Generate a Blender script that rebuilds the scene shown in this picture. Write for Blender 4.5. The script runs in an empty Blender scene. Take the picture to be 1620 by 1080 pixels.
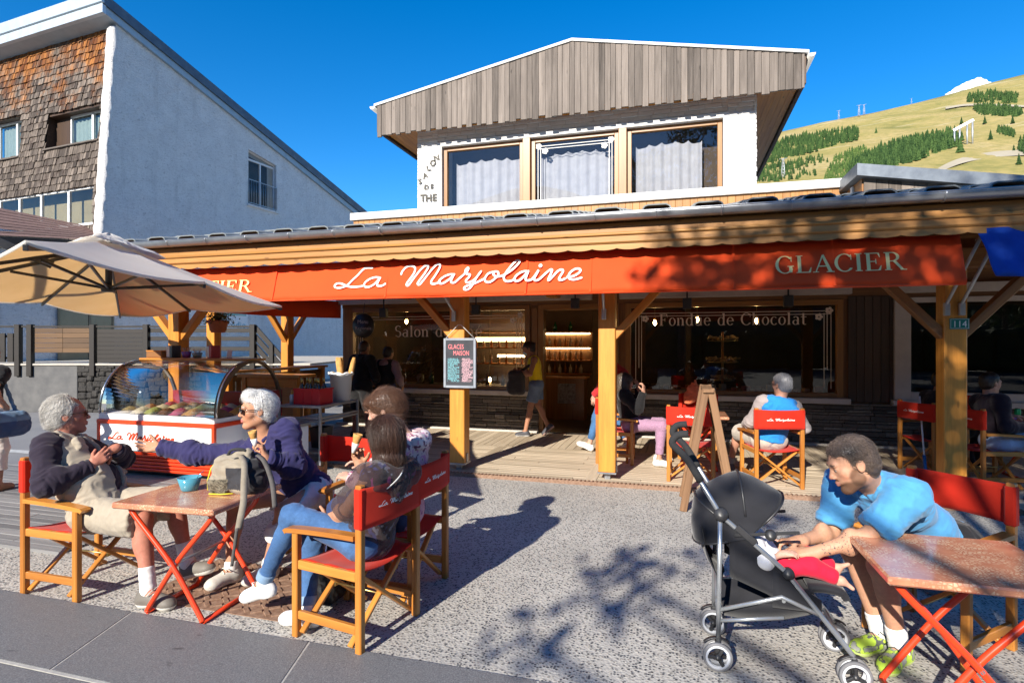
import bpy, math, random, sys
import numpy as np
from mathutils import Vector, Matrix
random.seed(7); np.random.seed(7)
SC = bpy.context.scene
COL = SC.collection
R = math.radians
# ------------------------------------------------------------------ camera, sky, sun, exposure
FPX, CXP, HY, CAMH, YAW = 900.0, 810.0, 543.0, 1.65, R(16.1)
cam_d = bpy.data.cameras.new('camera'); cam = bpy.data.objects.new('camera', cam_d); COL.objects.link(cam)
cam_d.sensor_width = 36.0; cam_d.lens = 36.0 * FPX / 1620.0
cam_d.shift_y = (HY - 540.0) / 1620.0
cam_d.clip_start = 0.05; cam_d.clip_end = 20000
cam.location = (0, 0, CAMH); cam.rotation_euler = (R(90), 0, YAW)
SC.camera = cam
SUN_EL, SUN_AZ = R(27.5), R(12.0)          # shadows run towards +Y, 12 degrees to +X
world = bpy.data.worlds.new('World'); SC.world = world; world.use_nodes = True
_nt = world.node_tree; _nt.nodes.clear()
_o = _nt.nodes.new('ShaderNodeOutputWorld'); _b = _nt.nodes.new('ShaderNodeBackground')
_s = _nt.nodes.new('ShaderNodeTexSky'); _s.sky_type = 'NISHITA'; _s.sun_disc = False
_s.sun_elevation = SUN_EL; _s.sun_rotation = math.pi + SUN_AZ
_s.altitude = 1600; _s.air_density = 1.0; _s.dust_density = 0.35; _s.ozone_density = 3.0
_h = _nt.nodes.new('ShaderNodeHueSaturation'); _h.inputs['Saturation'].default_value = 1.38; _h.inputs['Hue'].default_value = .502
_nt.links.new(_s.outputs[0], _h.inputs['Color']); _nt.links.new(_h.outputs[0], _b.inputs['Color'])
_b.inputs['Strength'].default_value = 0.125
_nt.links.new(_b.outputs[0], _o.inputs['Surface'])
sun_d = bpy.data.lights.new('sun', 'SUN'); sun_d.energy = 5.0; sun_d.angle = R(0.5); sun_d.color = (1.0, 0.93, 0.82)
sun = bpy.data.objects.new('sun', sun_d); COL.objects.link(sun)
SUNDIR = Vector((math.sin(SUN_AZ) * math.cos(SUN_EL), math.cos(SUN_AZ) * math.cos(SUN_EL), -math.sin(SUN_EL)))
sun.rotation_euler = SUNDIR.to_track_quat('-Z', 'Y').to_euler(); sun.location = (-5, -20, 20)
SC.view_settings.view_transform = 'Standard'; SC.view_settings.look = 'None'
SC.view_settings.exposure = 0.85; SC.view_settings.gamma = 1.0
SC.cycles.use_denoising = True; SC.cycles.max_bounces = 8; SC.cycles.transparent_max_bounces = 16
SC.cycles.caustics_reflective = False; SC.cycles.caustics_refractive = False
# ------------------------------------------------------------------ survey helpers: a sighting and a known plane give a point of the place
CY, SY = math.cos(YAW), math.sin(YAW)
def cw(r, d, z=0.0): return Vector((CY * r - SY * d, SY * r + CY * d, z))
def G(px, py, z=0.0):
    d = FPX * (CAMH - z) / (py - HY); return cw((px - CXP) / FPX * d, d, z)
def PD(px, py, d): return cw((px - CXP) / FPX * d, d, CAMH - (py - HY) / FPX * d)
def PY(px, py, Y):
    a = (px - CXP) / FPX; t = Y / (SY * a + CY); return cw(a * t, t, CAMH - (py - HY) / FPX * t)
def PX(px, py, X):
    a = (px - CXP) / FPX; t = X / (CY * a - SY); return cw(a * t, t, CAMH - (py - HY) / FPX * t)
def V3(*a): return Vector(a)
def az(deg): return Vector((math.sin(R(deg)), math.cos(R(deg)), 0))   # compass: 0 = +Y (into the cafe), 90 = +X
# ------------------------------------------------------------------ objects
def tag(o, label=None, cat=None, group=None, kind=None):
    if label: o['label'] = label
    if cat: o['category'] = cat
    if group: o['group'] = group
    if kind: o['kind'] = kind
    return o
def thing(name, label, cat, loc=(0, 0, 0), rotz=0.0, group=None):
    o = bpy.data.objects.new(name, None); COL.objects.link(o); o.empty_display_size = 0.1
    o.location = loc; o.rotation_euler = (0, 0, rotz)
    return tag(o, label, cat, group)
def kids(o): return [c for c in bpy.data.objects if c.parent == o]
def copy_tree(o, parent=None):
    c = o.copy(); COL.objects.link(c)
    if parent: c.parent = parent
    for ch in list(o.children): copy_tree(ch, c)
    return c
def mesh_np(name, V, F, mat=None, parent=None, smooth=True, attrs=None, gc=None, loc=None):
    """V (n,3), F (m,k) arrays -> one mesh object"""
    V = np.asarray(V, np.float32); F = np.asarray(F, np.int32)
    me = bpy.data.meshes.new(name)
    me.vertices.add(len(V)); me.vertices.foreach_set('co', V.ravel())
    k = F.shape[1]; m = len(F)
    me.loops.add(m * k); me.loops.foreach_set('vertex_index', F.ravel())
    me.polygons.add(m)
    me.polygons.foreach_set('loop_start', np.arange(0, m * k, k, dtype=np.int32))
    me.polygons.foreach_set('loop_total', np.full(m, k, np.int32))
    me.polygons.foreach_set('use_smooth', np.full(m, smooth, bool))
    me.update(calc_edges=True)
    if attrs:
        for an, (ty, arr) in attrs.items():
            a = me.attributes.new(an, ty, 'POINT')
            key = 'color' if ty.endswith('COLOR') else ('vector' if ty == 'FLOAT_VECTOR' else 'value')
            a.data.foreach_set(key, np.asarray(arr, np.float32).ravel())
    o = bpy.data.objects.new(name, me); COL.objects.link(o)
    if mat: me.materials.append(mat)
    if parent: o.parent = parent
    if loc is not None: o.location = loc
    return o
class MB:
    def __init__(s): s.V = []; s.F = []; s.Gc = []; s.Rv = []; s.S = []
    def add(s, V, F, gc=None, smooth=False, rv=None):
        n = len(s.V); V = [tuple(v) for v in V]
        s.V += V; s.F += [tuple(i + n for i in f) for f in F]; s.S += [smooth] * len(F)
        s.Gc += [tuple(g) for g in gc] if gc is not None else V
        s.Rv += [random.random() if rv is None else rv] * len(V)
    def obox(s, M, size, bev=0.003, rv=None, grain=None):
        """box of size (x,y,z) centred on matrix M, chamfered edges"""
        hx, hy, hz = size[0] / 2, size[1] / 2, size[2] / 2
        b = min(bev, hx * .45, hy * .45, hz * .45)
        P = []
        if b > 0:
            for sx in (-1, 1):
                for sy in (-1, 1):
                    for sz in (-1, 1):
                        P += [(sx * hx, sy * (hy - b), sz * (hz - b)), (sx * (hx - b), sy * hy, sz * (hz - b)), (sx * (hx - b), sy * (hy - b), sz * hz)]
            def I(sx, sy, sz, k): return ((sx > 0) * 4 + (sy > 0) * 2 + (sz > 0)) * 3 + k
            F = []
            def face(ids, nrm):
                a, b_, c = (Vector(P[i]) for i in ids[:3])
                if (b_ - a).cross(c - b_).dot(Vector(nrm)) < 0: ids = ids[::-1]
                F.append(ids)
            for sg in (-1, 1):
                face([I(sg, -1, -1, 0), I(sg, 1, -1, 0), I(sg, 1, 1, 0), I(sg, -1, 1, 0)], (sg, 0, 0))
                face([I(-1, sg, -1, 1), I(1, sg, -1, 1), I(1, sg, 1, 1), I(-1, sg, 1, 1)], (0, sg, 0))
                face([I(-1, -1, sg, 2), I(1, -1, sg, 2), I(1, 1, sg, 2), I(-1, 1, sg, 2)], (0, 0, sg))
            for a in (-1, 1):
                for c in (-1, 1):
                    face([I(-1, a, c, 1), I(1, a, c, 1), I(1, a, c, 2), I(-1, a, c, 2)], (0, a, c))
                    face([I(a, -1, c, 0), I(a, 1, c, 0), I(a, 1, c, 2), I(a, -1, c, 2)], (a, 0, c))
                    face([I(a, c, -1, 0), I(a, c, 1, 0), I(a, c, 1, 1), I(a, c, -1, 1)], (a, c, 0))
                    for e in (-1, 1): face([I(a, c, e, 0), I(a, c, e, 1), I(a, c, e, 2)], (a, c, e))
        else:
            P = [(x, y, z) for x in (-hx, hx) for y in (-hy, hy) for z in (-hz, hz)]
            F = [[0, 1, 3, 2], [4, 6, 7, 5], [0, 4, 5, 1], [2, 3, 7, 6], [0, 2, 6, 4], [1, 5, 7, 3]]
        ax = grain if grain is not None else max(range(3), key=lambda i: size[i])
        od = [ax] + [i for i in range(3) if i != ax]
        ro = [random.uniform(0, 40) for _ in range(3)]
        gc = [(p[od[0]] + ro[0], p[od[1]] + ro[1], p[od[2]] + ro[2]) for p in P]
        s.add([M @ Vector(p) for p in P], F, gc, False, rv)
    def box(s, c, size, rotz=0.0, bev=0.003, rv=None, grain=None):
        s.obox(Matrix.Translation(c) @ Matrix.Rotation(rotz, 4, 'Z'), size, bev, rv, grain)
    def span(s, a, b, bev=0.003, rv=None, grain=None):
        a = Vector(a); b = Vector(b)
        s.obox(Matrix.Translation((a + b) / 2), [max(1e-4, abs(b[i] - a[i])) for i in range(3)], bev, rv, grain)
    def beam(s, a, b, w, h, up=(0, 0, 1), bev=0.003, rv=None):
        """bar from a to b: w across (sideways), h along up"""
        a = Vector(a); b = Vector(b); x = (b - a); L = x.length; x.normalize(); u = Vector(up)
        if abs(x.dot(u)) > .98: u = Vector((0, 1, 0))
        y = u.cross(x).normalized(); z = x.cross(y)
        M = Matrix((x, y, z)).transposed().to_4x4(); M.translation = (a + b) / 2
        s.obox(M, (L, w, h), bev, rv, 0)
    def tube(s, pts, r, n=10, cap=True, closed=False, smooth=True, rv=None, sx=1.0):
        pts = [Vector(p) for p in pts]; m = len(pts)
        rr = r if hasattr(r, '__len__') else [r] * m
        T = []
        for i in range(m):
            a = pts[(i - 1) % m] if (closed or i > 0) else pts[i]
            b = pts[(i + 1) % m] if (closed or i < m - 1) else pts[i]
            t = b - a; T.append(t.normalized() if t.length > 1e-9 else Vector((0, 0, 1)))
        u = T[0].cross(Vector((0, 0, 1)))
        if u.length < 1e-3: u = T[0].cross(Vector((0, 1, 0)))
        u.normalize(); Vv = []; gc = []; L = random.uniform(0, 30); fr = []
        for i in range(m):
            u = (u - T[i] * u.dot(T[i])); u.normalize(); w = T[i].cross(u)
            if i: L += (pts[i] - pts[i - 1]).length
            for j in range(n):
                a = 2 * math.pi * j / n
                Vv.append(pts[i] + (u * math.cos(a) * sx + w * math.sin(a)) * rr[i]); gc.append((L, math.cos(a) * rr[i], math.sin(a) * rr[i]))
        F = []
        mm = m if closed else m - 1
        for i in range(mm):
            for j in range(n):
                a = i * n + j; b = i * n + (j + 1) % n; i2 = (i + 1) % m
                F.append((a, b, i2 * n + (j + 1) % n, i2 * n + j))
        s.add(Vv, F, gc, smooth, rv)
        if cap and not closed:
            k = len(s.V) - m * n
            s.F += [tuple(k + j for j in range(n))[::-1], tuple(k + (m - 1) * n + j for j in range(n))]; s.S += [False, False]
    def lathe(s, prof, n=24, c=(0, 0, 0), M=None, smooth=True, rv=None):
        Vv = []; F = []; c = Vector(c)
        for (r, z) in prof:
            for j in range(n):
                a = 2 * math.pi * j / n; p = Vector((r * math.cos(a), r * math.sin(a), z))
                Vv.append((M @ p if M else p) + c)
        m = len(prof)
        for i in range(m - 1):
            for j in range(n):
                F.append((i * n + j, i * n + (j + 1) % n, (i + 1) * n + (j + 1) % n, (i + 1) * n + j))
        F.append(tuple(range(n))[::-1]); F.append(tuple((m - 1) * n + j for j in range(n)))
        s.add(Vv, F, None, smooth, rv)
    def prism(s, poly, M, t, rv=None):
        """polygon in local xy (ccw), extruded t along local z"""
        n = len(poly)
        Vv = [M @ Vector((p[0], p[1], 0)) for p in poly] + [M @ Vector((p[0], p[1], t)) for p in poly]
        F = [tuple(range(n))[::-1], tuple(range(n, 2 * n))] + [(i, (i + 1) % n, n + (i + 1) % n, n + i) for i in range(n)]
        s.add(Vv, F, None, False, rv)
    def quad(s, a, b, c, d, rv=None): s.add([a, b, c, d], [(0, 1, 2, 3)], None, False, rv)
    def sheet(s, P, t=0.0, smooth=True, rv=None):
        """P[i][j] grid of points; t = thickness along the normal"""
        P = np.asarray([[tuple(q) for q in row] for row in P], float); nu, nv = P.shape[:2]
        F = [(i * nv + j, i * nv + j + 1, (i + 1) * nv + j + 1, (i + 1) * nv + j) for i in range(nu - 1) for j in range(nv - 1)]
        if t == 0: s.add(P.reshape(-1, 3), F, None, smooth, rv); return
        du = np.gradient(P, axis=0); dv = np.gradient(P, axis=1); N = np.cross(dv, du); N /= np.maximum(np.linalg.norm(N, axis=2, keepdims=True), 1e-9)
        Q = P + N * t; n = nu * nv
        F2 = [tuple(n + i for i in f) for f in F]; F = [f[::-1] for f in F]
        rim = [j for j in range(nv)] + [i * nv + nv - 1 for i in range(1, nu)] + [(nu - 1) * nv + j for j in range(nv - 2, -1, -1)] + [i * nv for i in range(nu - 2, 0, -1)]
        Fr = [(rim[k], rim[(k + 1) % len(rim)], n + rim[(k + 1) % len(rim)], n + rim[k]) for k in range(len(rim))]
        s.add(np.concatenate([P.reshape(-1, 3), Q.reshape(-1, 3)]), F + F2 + Fr, None, smooth, rv)
    def build(s, name, mat, parent=None, loc=None, rotz=None):
        me = bpy.data.meshes.new(name); me.from_pydata(s.V, [], s.F); me.update()
        if s.F: me.polygons.foreach_set('use_smooth', s.S)
        a = me.attributes.new('gc', 'FLOAT_VECTOR', 'POINT'); a.data.foreach_set('vector', np.asarray(s.Gc, np.float32).ravel())
        a = me.attributes.new('rv', 'FLOAT', 'POINT'); a.data.foreach_set('value', np.asarray(s.Rv, np.float32))
        o = bpy.data.objects.new(name, me); COL.objects.link(o); me.materials.append(mat)
        if parent: o.parent = parent
        if loc is not None: o.location = loc
        if rotz is not None: o.rotation_euler = (0, 0, rotz)
        return o
def frame(o, x, y):
    """matrix with origin o, local x, y axes"""
    x = Vector(x).normalized(); z = x.cross(Vector(y)).normalized(); y = z.cross(x)
    M = Matrix((x, y, z)).transposed().to_4x4(); M.translation = Vector(o); return M
def catmull(pts, n=8, closed=False):
    P = [np.array(p, float) for p in pts]; m = len(P); out = []
    for i in range(m if closed else m - 1):
        p1, p2 = P[i], P[(i + 1) % m]
        p0 = P[(i - 1) % m] if (closed or i > 0) else 2 * p1 - p2
        p3 = P[(i + 2) % m] if (closed or i < m - 2) else 2 * p2 - p1
        for k in range(n):
            t = k / n
            out.append(0.5 * (2 * p1 + (p2 - p0) * t + (2 * p0 - 5 * p1 + 4 * p2 - p3) * t * t + (3 * p1 - p0 - 3 * p2 + p3) * t ** 3))
    if not closed: out.append(P[-1])
    return out
# ------------------------------------------------------------------ materials
class NT:
    def __init__(s, name):
        s.m = bpy.data.materials.new(name); s.m.use_nodes = True; s.t = s.m.node_tree; s.t.nodes.clear()
        s.out = s.n('OutputMaterial')
    def n(s, ty, **kw):
        nd = s.t.nodes.new('ShaderNode' + ty)
        for k, v in kw.items(): setattr(nd, k, v)
        return nd
    def l(s, a, b): s.t.links.new(a, b)
    def setv(s, nd, **kw):
        for k, v in kw.items():
            i = nd.inputs[k.replace('_', ' ')]
            if hasattr(v, 'is_output') or isinstance(v, bpy.types.NodeSocket): s.l(v, i)
            else: i.default_value = (*v, 1.0) if (hasattr(v, '__len__') and len(v) == 3 and i.type == 'RGBA') else v
        return nd
    def coord(s, kind='gc', scale=(1, 1, 1)):
        if kind == 'gc': nd = s.n('Attribute', attribute_name='gc'); o = nd.outputs['Vector']
        elif kind == 'obj': o = s.n('TexCoord').outputs['Object']
        elif kind == 'world': o = s.n('NewGeometry').outputs['Position']
        mp = s.n('VectorMath', operation='MULTIPLY'); s.l(o, mp.inputs[0]); mp.inputs[1].default_value = scale
        return mp.outputs[0]
    def noise(s, co, scale=5, detail=4, rough=.55, dist=0.0):
        nd = s.n('TexNoise'); s.l(co, nd.inputs['Vector']); s.setv(nd, Scale=scale, Detail=detail, Roughness=rough, Distortion=dist); return nd.outputs[0]
    def ramp(s, fac, stops, interp='LINEAR'):
        nd = s.n('ValToRGB'); s.l(fac, nd.inputs[0]); cr = nd.color_ramp; cr.interpolation = interp
        while len(cr.elements) < len(stops): cr.elements.new(1.0)
        for e, (p, c) in zip(cr.elements, stops):
            e.position = p; e.color = (*c, 1) if hasattr(c, '__len__') else (c, c, c, 1)
        return nd.outputs[0]
    def mix(s, fac, a, b, mode='MIX'):
        nd = s.n('Mix', data_type='RGBA', blend_type=mode)
        for sock, v in ((nd.inputs[0], fac), (nd.inputs[6], a), (nd.inputs[7], b)):
            if isinstance(v, bpy.types.NodeSocket): s.l(v, sock)
            else: sock.default_value = v if not hasattr(v, '__len__') else (*v, 1)
        return nd.outputs[2]
    def math(s, op, a, b=0.0):
        nd = s.n('Math', operation=op)
        for i, v in enumerate((a, b)):
            if isinstance(v, bpy.types.NodeSocket): s.l(v, nd.inputs[i])
            else: nd.inputs[i].default_value = v
        return nd.outputs[0]
    def bump(s, h, strength=.3, dist=.01):
        nd = s.n('Bump'); s.l(h, nd.inputs['Height']); s.setv(nd, Strength=strength, Distance=dist); return nd.outputs[0]
    def bsdf(s, color, rough=.6, normal=None, metal=0.0, spec=.5, **kw):
        b = s.n('BsdfPrincipled'); s.setv(b, Base_Color=color, Roughness=rough, Metallic=metal)
        b.inputs['Specular IOR Level'].default_value = spec
        if normal is not None: s.l(normal, b.inputs['Normal'])
        s.setv(b, **kw)
        s.l(b.outputs[0], s.out.inputs['Surface']); return b
    def rv(s): return s.n('Attribute', attribute_name='rv').outputs['Fac']
def simple(name, c1, c2=None, scale=12, rough=.55, bump=0.0, bscale=80, metal=0.0, co='obj', spec=.5, dist=.004, rvar=0.0, **kw):
    N = NT(name); cd = N.coord(co)
    c2 = c2 or tuple(min(1, x * .8) for x in c1)
    f = N.noise(cd, scale, 5, .6)
    col = N.ramp(f, [(.3, c1), (.7, c2)])
    if rvar: col = N.mix(rvar, col, N.ramp(N.rv(), [(0, tuple(x * .35 for x in c1)), (1, tuple(min(1, x * 1.5) for x in c1))]))
    nm = N.bump(N.noise(cd, bscale, 3), bump, dist) if bump else None
    N.bsdf(col, rough, nm, metal, spec, **kw); return N.m
def wood(name, dark, light, rough=.5, bump=.25, knots=True, rvar=.35, along=1.2, across=28, coat=0.0):
    N = NT(name)
    cd = N.coord('gc', (along, across, across))
    n1 = N.noise(cd, 1.0, 5, .6, .6); n2 = N.noise(N.coord('gc', (along * 4, across * 5, across * 5)), 1.0, 3, .6)
    f = N.math('ADD', N.math('MULTIPLY', n1, .75), N.math('MULTIPLY', n2, .25))
    col = N.ramp(f, [(.32, dark), (.5, tuple((a + b) / 2 for a, b in zip(dark, light))), (.66, light)])
    if knots:
        vo = N.n('TexVoronoi'); N.l(N.coord('gc', (2.2, 7, 7)), vo.inputs['Vector']); N.setv(vo, Scale=1.0)
        k = N.ramp(vo.outputs['Distance'], [(.05, 1.0), (.11, 0.0)])
        col = N.mix(N.math('MULTIPLY', k, .75), col, tuple(x * .35 for x in dark))
    col = N.mix(rvar, col, N.mix(N.rv(), tuple(x * .55 for x in dark), tuple(min(1, x * 1.35) for x in light)), 'MIX')
    nm = N.bump(f, bump, .003)
    N.bsdf(col, rough, nm, Coat_Weight=coat, Coat_Roughness=.2); return N.m
def fabric(name, c1, c2=None, rough=.85, weave=500, bump=.15, scale=6, sheen=.15, trans=0.0):
    N = NT(name); cd = N.coord('obj'); c2 = c2 or tuple(x * .85 for x in c1)
    col = N.ramp(N.noise(cd, scale, 4), [(.3, c1), (.7, c2)])
    w = N.noise(cd, weave, 1)
    b = N.bsdf(col, rough, N.bump(w, bump, .0015), Sheen_Weight=sheen, Sheen_Roughness=.5)
    b.inputs['Specular IOR Level'].default_value = .25
    if trans:
        t = N.n('BsdfTranslucent'); N.l(col, t.inputs[0]); mx = N.n('MixShader'); mx.inputs[0].default_value = trans
        N.l(b.outputs[0], mx.inputs[1]); N.l(t.outputs[0], mx.inputs[2]); N.l(mx.outputs[0], N.out.inputs['Surface'])
    return N.m
def glass(name, tint=(.9, .95, .95), dirt=.0, refl=1.0):
    N = NT(name); tr = N.n('BsdfTransparent'); tr.inputs[0].default_value = (*tint, 1)
    gl = N.n('BsdfGlossy'); gl.inputs['Roughness'].default_value = .01
    fr = N.n('LayerWeight'); fr.inputs[0].default_value = .5
    fk = N.math('ADD', N.math('MULTIPLY', N.math('POWER', fr.outputs['Facing'], 5.0), .9 * refl), .045 * refl)
    mx = N.n('MixShader'); N.l(fk, mx.inputs[0]); N.l(tr.outputs[0], mx.inputs[1]); N.l(gl.outputs[0], mx.inputs[2])
    N.l(mx.outputs[0], N.out.inputs['Surface']); return N.m
def emit(name, col, st):
    N = NT(name); e = N.n('Emission'); e.inputs[0].default_value = (*col, 1); e.inputs[1].default_value = st
    N.l(e.outputs[0], N.out.inputs['Surface']); return N.m
# ------------------------------------------------------------------ lettering: a brush script and a serif face drawn as strokes
_SA = [[(520,215),(440,215),(395,240),(340,310),(285,370),(240,425),(190,455),(130,468),(85,455),(80,430),(110,412),(160,415),(220,440),(290,455),(370,452),(430,440)],
 [(625,340),(560,335),(490,360),(440,410),(450,450),(500,455),(560,420),(600,370),(625,335),(600,400),(600,435),(630,445),(670,435),(700,410)],
 [(875,305),(885,260),(930,205),(990,190),(1035,215),(1035,270),(1000,340),(960,405),(960,435),(985,430),(1040,340),(1100,250),(1150,195),(1185,185),(1195,215),(1160,290),(1110,370),(1090,410),(1105,428),(1130,410),(1190,320),(1250,230),(1305,170),(1340,180),(1335,225),(1295,310),(1255,380),(1265,415),(1310,415),(1370,385)],
 [(1530,300),(1470,300),(1400,330),(1350,380),(1360,410),(1400,410),(1460,370),(1510,320),(1530,290),(1500,360),(1500,395),(1540,400),(1593,350),(1653,290),(1663,240),(1688,215),(1693,240),(1673,290),(1718,300),(1713,330),(1678,375),(1693,400),(1743,390),(1793,350),(1858,255)],
 [(1858,250),(1803,340),(1763,430),(1723,480),(1678,490),(1663,470),(1693,445),(1763,420),(1843,385),(1913,345)],
 [(2013,265),(1943,290),(1908,350),(1923,390),(1973,395),(2033,350),(2068,300),(2053,265),(2013,270),(2008,300),(2043,325),(2103,320),(2163,290),(2243,230),(2313,150),(2308,125),(2273,130),(2203,210),(2143,310),(2143,360),(2173,385),(2233,380),(2283,350)],
 [(2433,260),(2363,265),(2293,310),(2268,360),(2293,385),(2343,365),(2393,310),(2433,255),(2413,320),(2408,365),(2443,375),(2493,350),(2558,245),(2528,310),(2508,355),(2528,375),(2573,360),(2643,290),(2703,240),(2723,250),(2703,310),(2683,360),(2693,372),(2733,330),(2793,260),(2843,240),(2858,265),(2828,320),(2813,360),(2843,372),(2903,345)],
 [(2903,330),(2993,320),(3063,270),(3063,235),(3013,230),(2953,270),(2928,320),(2943,355),(3003,365),(3098,340)]]
_DOT = (2578, 190)
AWY0, AWY1, AWZ0, AWZ1 = 6.10, 6.22, 2.20, 2.66          # awning front: bottom and top edge
_scr = [[PY(520 + x / 7.714, 395 + y / 7.714, 6.13) for x, y in st] for st in _SA]
_x0 = min(p.x for st in _scr for p in st); _x1 = max(p.x for st in _scr for p in st); _z0 = _scr[0][7].z
SCRIPT = [[((p.x - _x0) / (_x1 - _x0), (p.z - _z0) / (_x1 - _x0)) for p in st] for st in _scr]
_d = PY(520 + _DOT[0] / 7.714, 395 + _DOT[1] / 7.714, 6.13); SDOT = ((_d.x - _x0) / (_x1 - _x0), (_d.z - _z0) / (_x1 - _x0))
SCRIPT_X0, SCRIPT_W, SCRIPT_Z0 = _x0, _x1 - _x0, _z0
def ribbon(mb, pts, w, fmap, lift, n=5):
    pts = [np.array(p) for p in catmull(pts, n)]; m = len(pts); L = []; Rr = []
    for i in range(m):
        t = pts[min(i + 1, m - 1)] - pts[max(i - 1, 0)]; t = t / max(np.linalg.norm(t), 1e-9); nn = np.array((-t[1], t[0]))
        ww = w / 2 * (.55 if i in (0, m - 1) else 1)
        L.append(pts[i] + nn * ww); Rr.append(pts[i] - nn * ww)
    mb.add([fmap(p[0], p[1], lift) for p in L] + [fmap(p[0], p[1], lift) for p in Rr], [(i, i + 1, m + i + 1, m + i) for i in range(m - 1)])
def disc(mb, c, r, fmap, lift, n=12, ry=None):
    mb.add([fmap(c[0] + r * math.cos(2 * math.pi * k / n), c[1] + (ry or r) * math.sin(2 * math.pi * k / n), lift) for k in range(n)], [tuple(range(n))])
def script(mb, fmap, W, w=.0075, lift0=.002):
    for k, st in enumerate(SCRIPT): ribbon(mb, [(u * W, v * W) for u, v in st], w * W, fmap, lift0 + .0004 * k)
    disc(mb, (SDOT[0] * W, SDOT[1] * W), w * W * .9, fmap, lift0 + .004)
# serif face: glyph = list of polygons in units of cap height
def _rect(x0, y0, x1, y1): return [(x0, y0), (x1, y0), (x1, y1), (x0, y1)]
def _ring(cx, cy, rx, ry, tx, ty, a0, a1, n=18):
    o = []; i_ = []
    for k in range(n + 1):
        a = R(a0 + (a1 - a0) * k / n); o.append((cx + rx * math.cos(a), cy + ry * math.sin(a))); i_.append((cx + (rx - tx) * math.cos(a), cy + (ry - ty) * math.sin(a)))
    return [[o[k], o[k + 1], i_[k + 1], i_[k]] for k in range(n)]
def _stem(x, y0, y1, w=.15, st=1, sb=1, e=.07):
    p = [_rect(x, y0, x + w, y1)]
    if sb: p.append(_rect(x - e, y0, x + w + e, y0 + .045))
    if st == 1: p.append(_rect(x - e, y1 - .045, x + w + e, y1))
    if st == 2: p.append(_rect(x - e, y1 - .06, x + w * .5, y1 - .01))
    return p
XH = .66
GL = {
 'G': (.86, _ring(.44, .5, .42, .52, .14, .05, 42, 330) + _stem(.62, .04, .42, .14, 1, 0) + [_rect(.70, .66, .74, .95)]),
 'L': (.70, _stem(.09, 0, 1) + [_rect(.24, 0, .60, .05), [(.55, .05), (.64, 0), (.68, .30), (.65, .30)]]),
 'A': (.84, [[(.66, 0), (.82, 0), (.47, 1.03), (.38, .96)], [(.08, 0), (.13, 0), (.45, .95), (.40, 1.0)], _rect(.22, .32, .62, .38), _rect(-.02, 0, .24, .045), _rect(.56, 0, .90, .045)]),
 'C': (.80, _ring(.44, .5, .42, .52, .14, .05, 40, 322) + [_rect(.70, .66, .74, .96)]),
 'I': (.36, _stem(.10, 0, 1)),
 'E': (.74, _stem(.09, 0, 1) + [_rect(.24, 0, .60, .05), _rect(.24, .95, .58, 1), _rect(.24, .49, .48, .54), [(.55, .05), (.64, 0), (.69, .28), (.66, .28)], [(.55, .95), (.62, 1), (.65, .74), (.62, .74)], _rect(.45, .38, .49, .65)]),
 'R': (.82, _stem(.09, 0, 1) + _ring(.34, .74, .30, .26, .13, .05, -90, 90) + [_rect(.24, .95, .36, 1), _rect(.24, .48, .36, .53), [(.36, .49), (.50, .50), (.80, .0), (.66, .02)], _rect(.64, 0, .90, .045)]),
 'T': (.74, _stem(.30, 0, 1, .15, 0) + [_rect(.04, .95, .71, 1), [(.04, .98), (.02, .70), (.05, .70), (.13, .98)], [(.71, .98), (.73, .70), (.70, .70), (.62, .98)]]),
 'F': (.70, _stem(.09, 0, 1) + [_rect(.24, .95, .60, 1), _rect(.24, .48, .46, .53), [(.55, .95), (.62, 1), (.66, .70), (.63, .70)], _rect(.43, .36, .47, .64)]),
 'S': (.62, _ring(.31, .75, .26, .27, .12, .06, 30, 270) + _ring(.31, .26, .27, .28, .12, .06, 90, -150) ),
 'o': (.58, _ring(.29, .33, .27, .35, .12, .04, 0, 360, 24)),
 'c': (.52, _ring(.29, .33, .27, .35, .12, .04, 45, 320)),
 'e': (.54, _ring(.29, .33, .27, .35, .12, .04, 0, 322) + [_rect(.12, .33, .54, .38)]),
 'd': (.64, _ring(.29, .33, .27, .35, .12, .04, 30, 330) + _stem(.42, 0, 1.0, .13, 2, 1, .05)),
 'a': (.58, _ring(.25, .19, .22, .21, .11, .04, 0, 360) + _stem(.36, 0, .50, .13, 0, 1, .03) + _ring(.27, .48, .22, .20, .12, .05, 0, 150)),
 'n': (.66, _stem(.07, 0, XH, .13, 2, 1, .05) + _stem(.42, 0, .44, .13, 0, 1, .05) + _ring(.36, .42, .19, .25, .13, .07, 0, 130)),
 'h': (.66, _stem(.07, 0, 1, .13, 2, 1, .05) + _stem(.42, 0, .44, .13, 0, 1, .05) + _ring(.36, .42, .19, .25, .13, .07, 0, 130)),
 'u': (.66, _stem(.07, .2, XH, .13, 2, 0, .05) + _stem(.42, 0, XH, .13, 2, 1, .05) + _ring(.28, .22, .21, .24, .13, .07, 180, 320)),
 'l': (.32, _stem(.09, 0, 1, .13, 2, 1, .05)),
 't': (.42, _stem(.11, .14, .92, .13, 0, 0) + [_rect(.0, .60, .40, .655)] + _ring(.28, .16, .17, .18, .13, .05, 180, 310)),
 'é': (.54, _ring(.29, .33, .27, .35, .12, .04, 0, 322) + [_rect(.12, .33, .54, .38), [(.22, .76), (.30, .74), (.46, .98), (.34, .98)]]),
 ' ': (.42, []),
}
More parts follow.
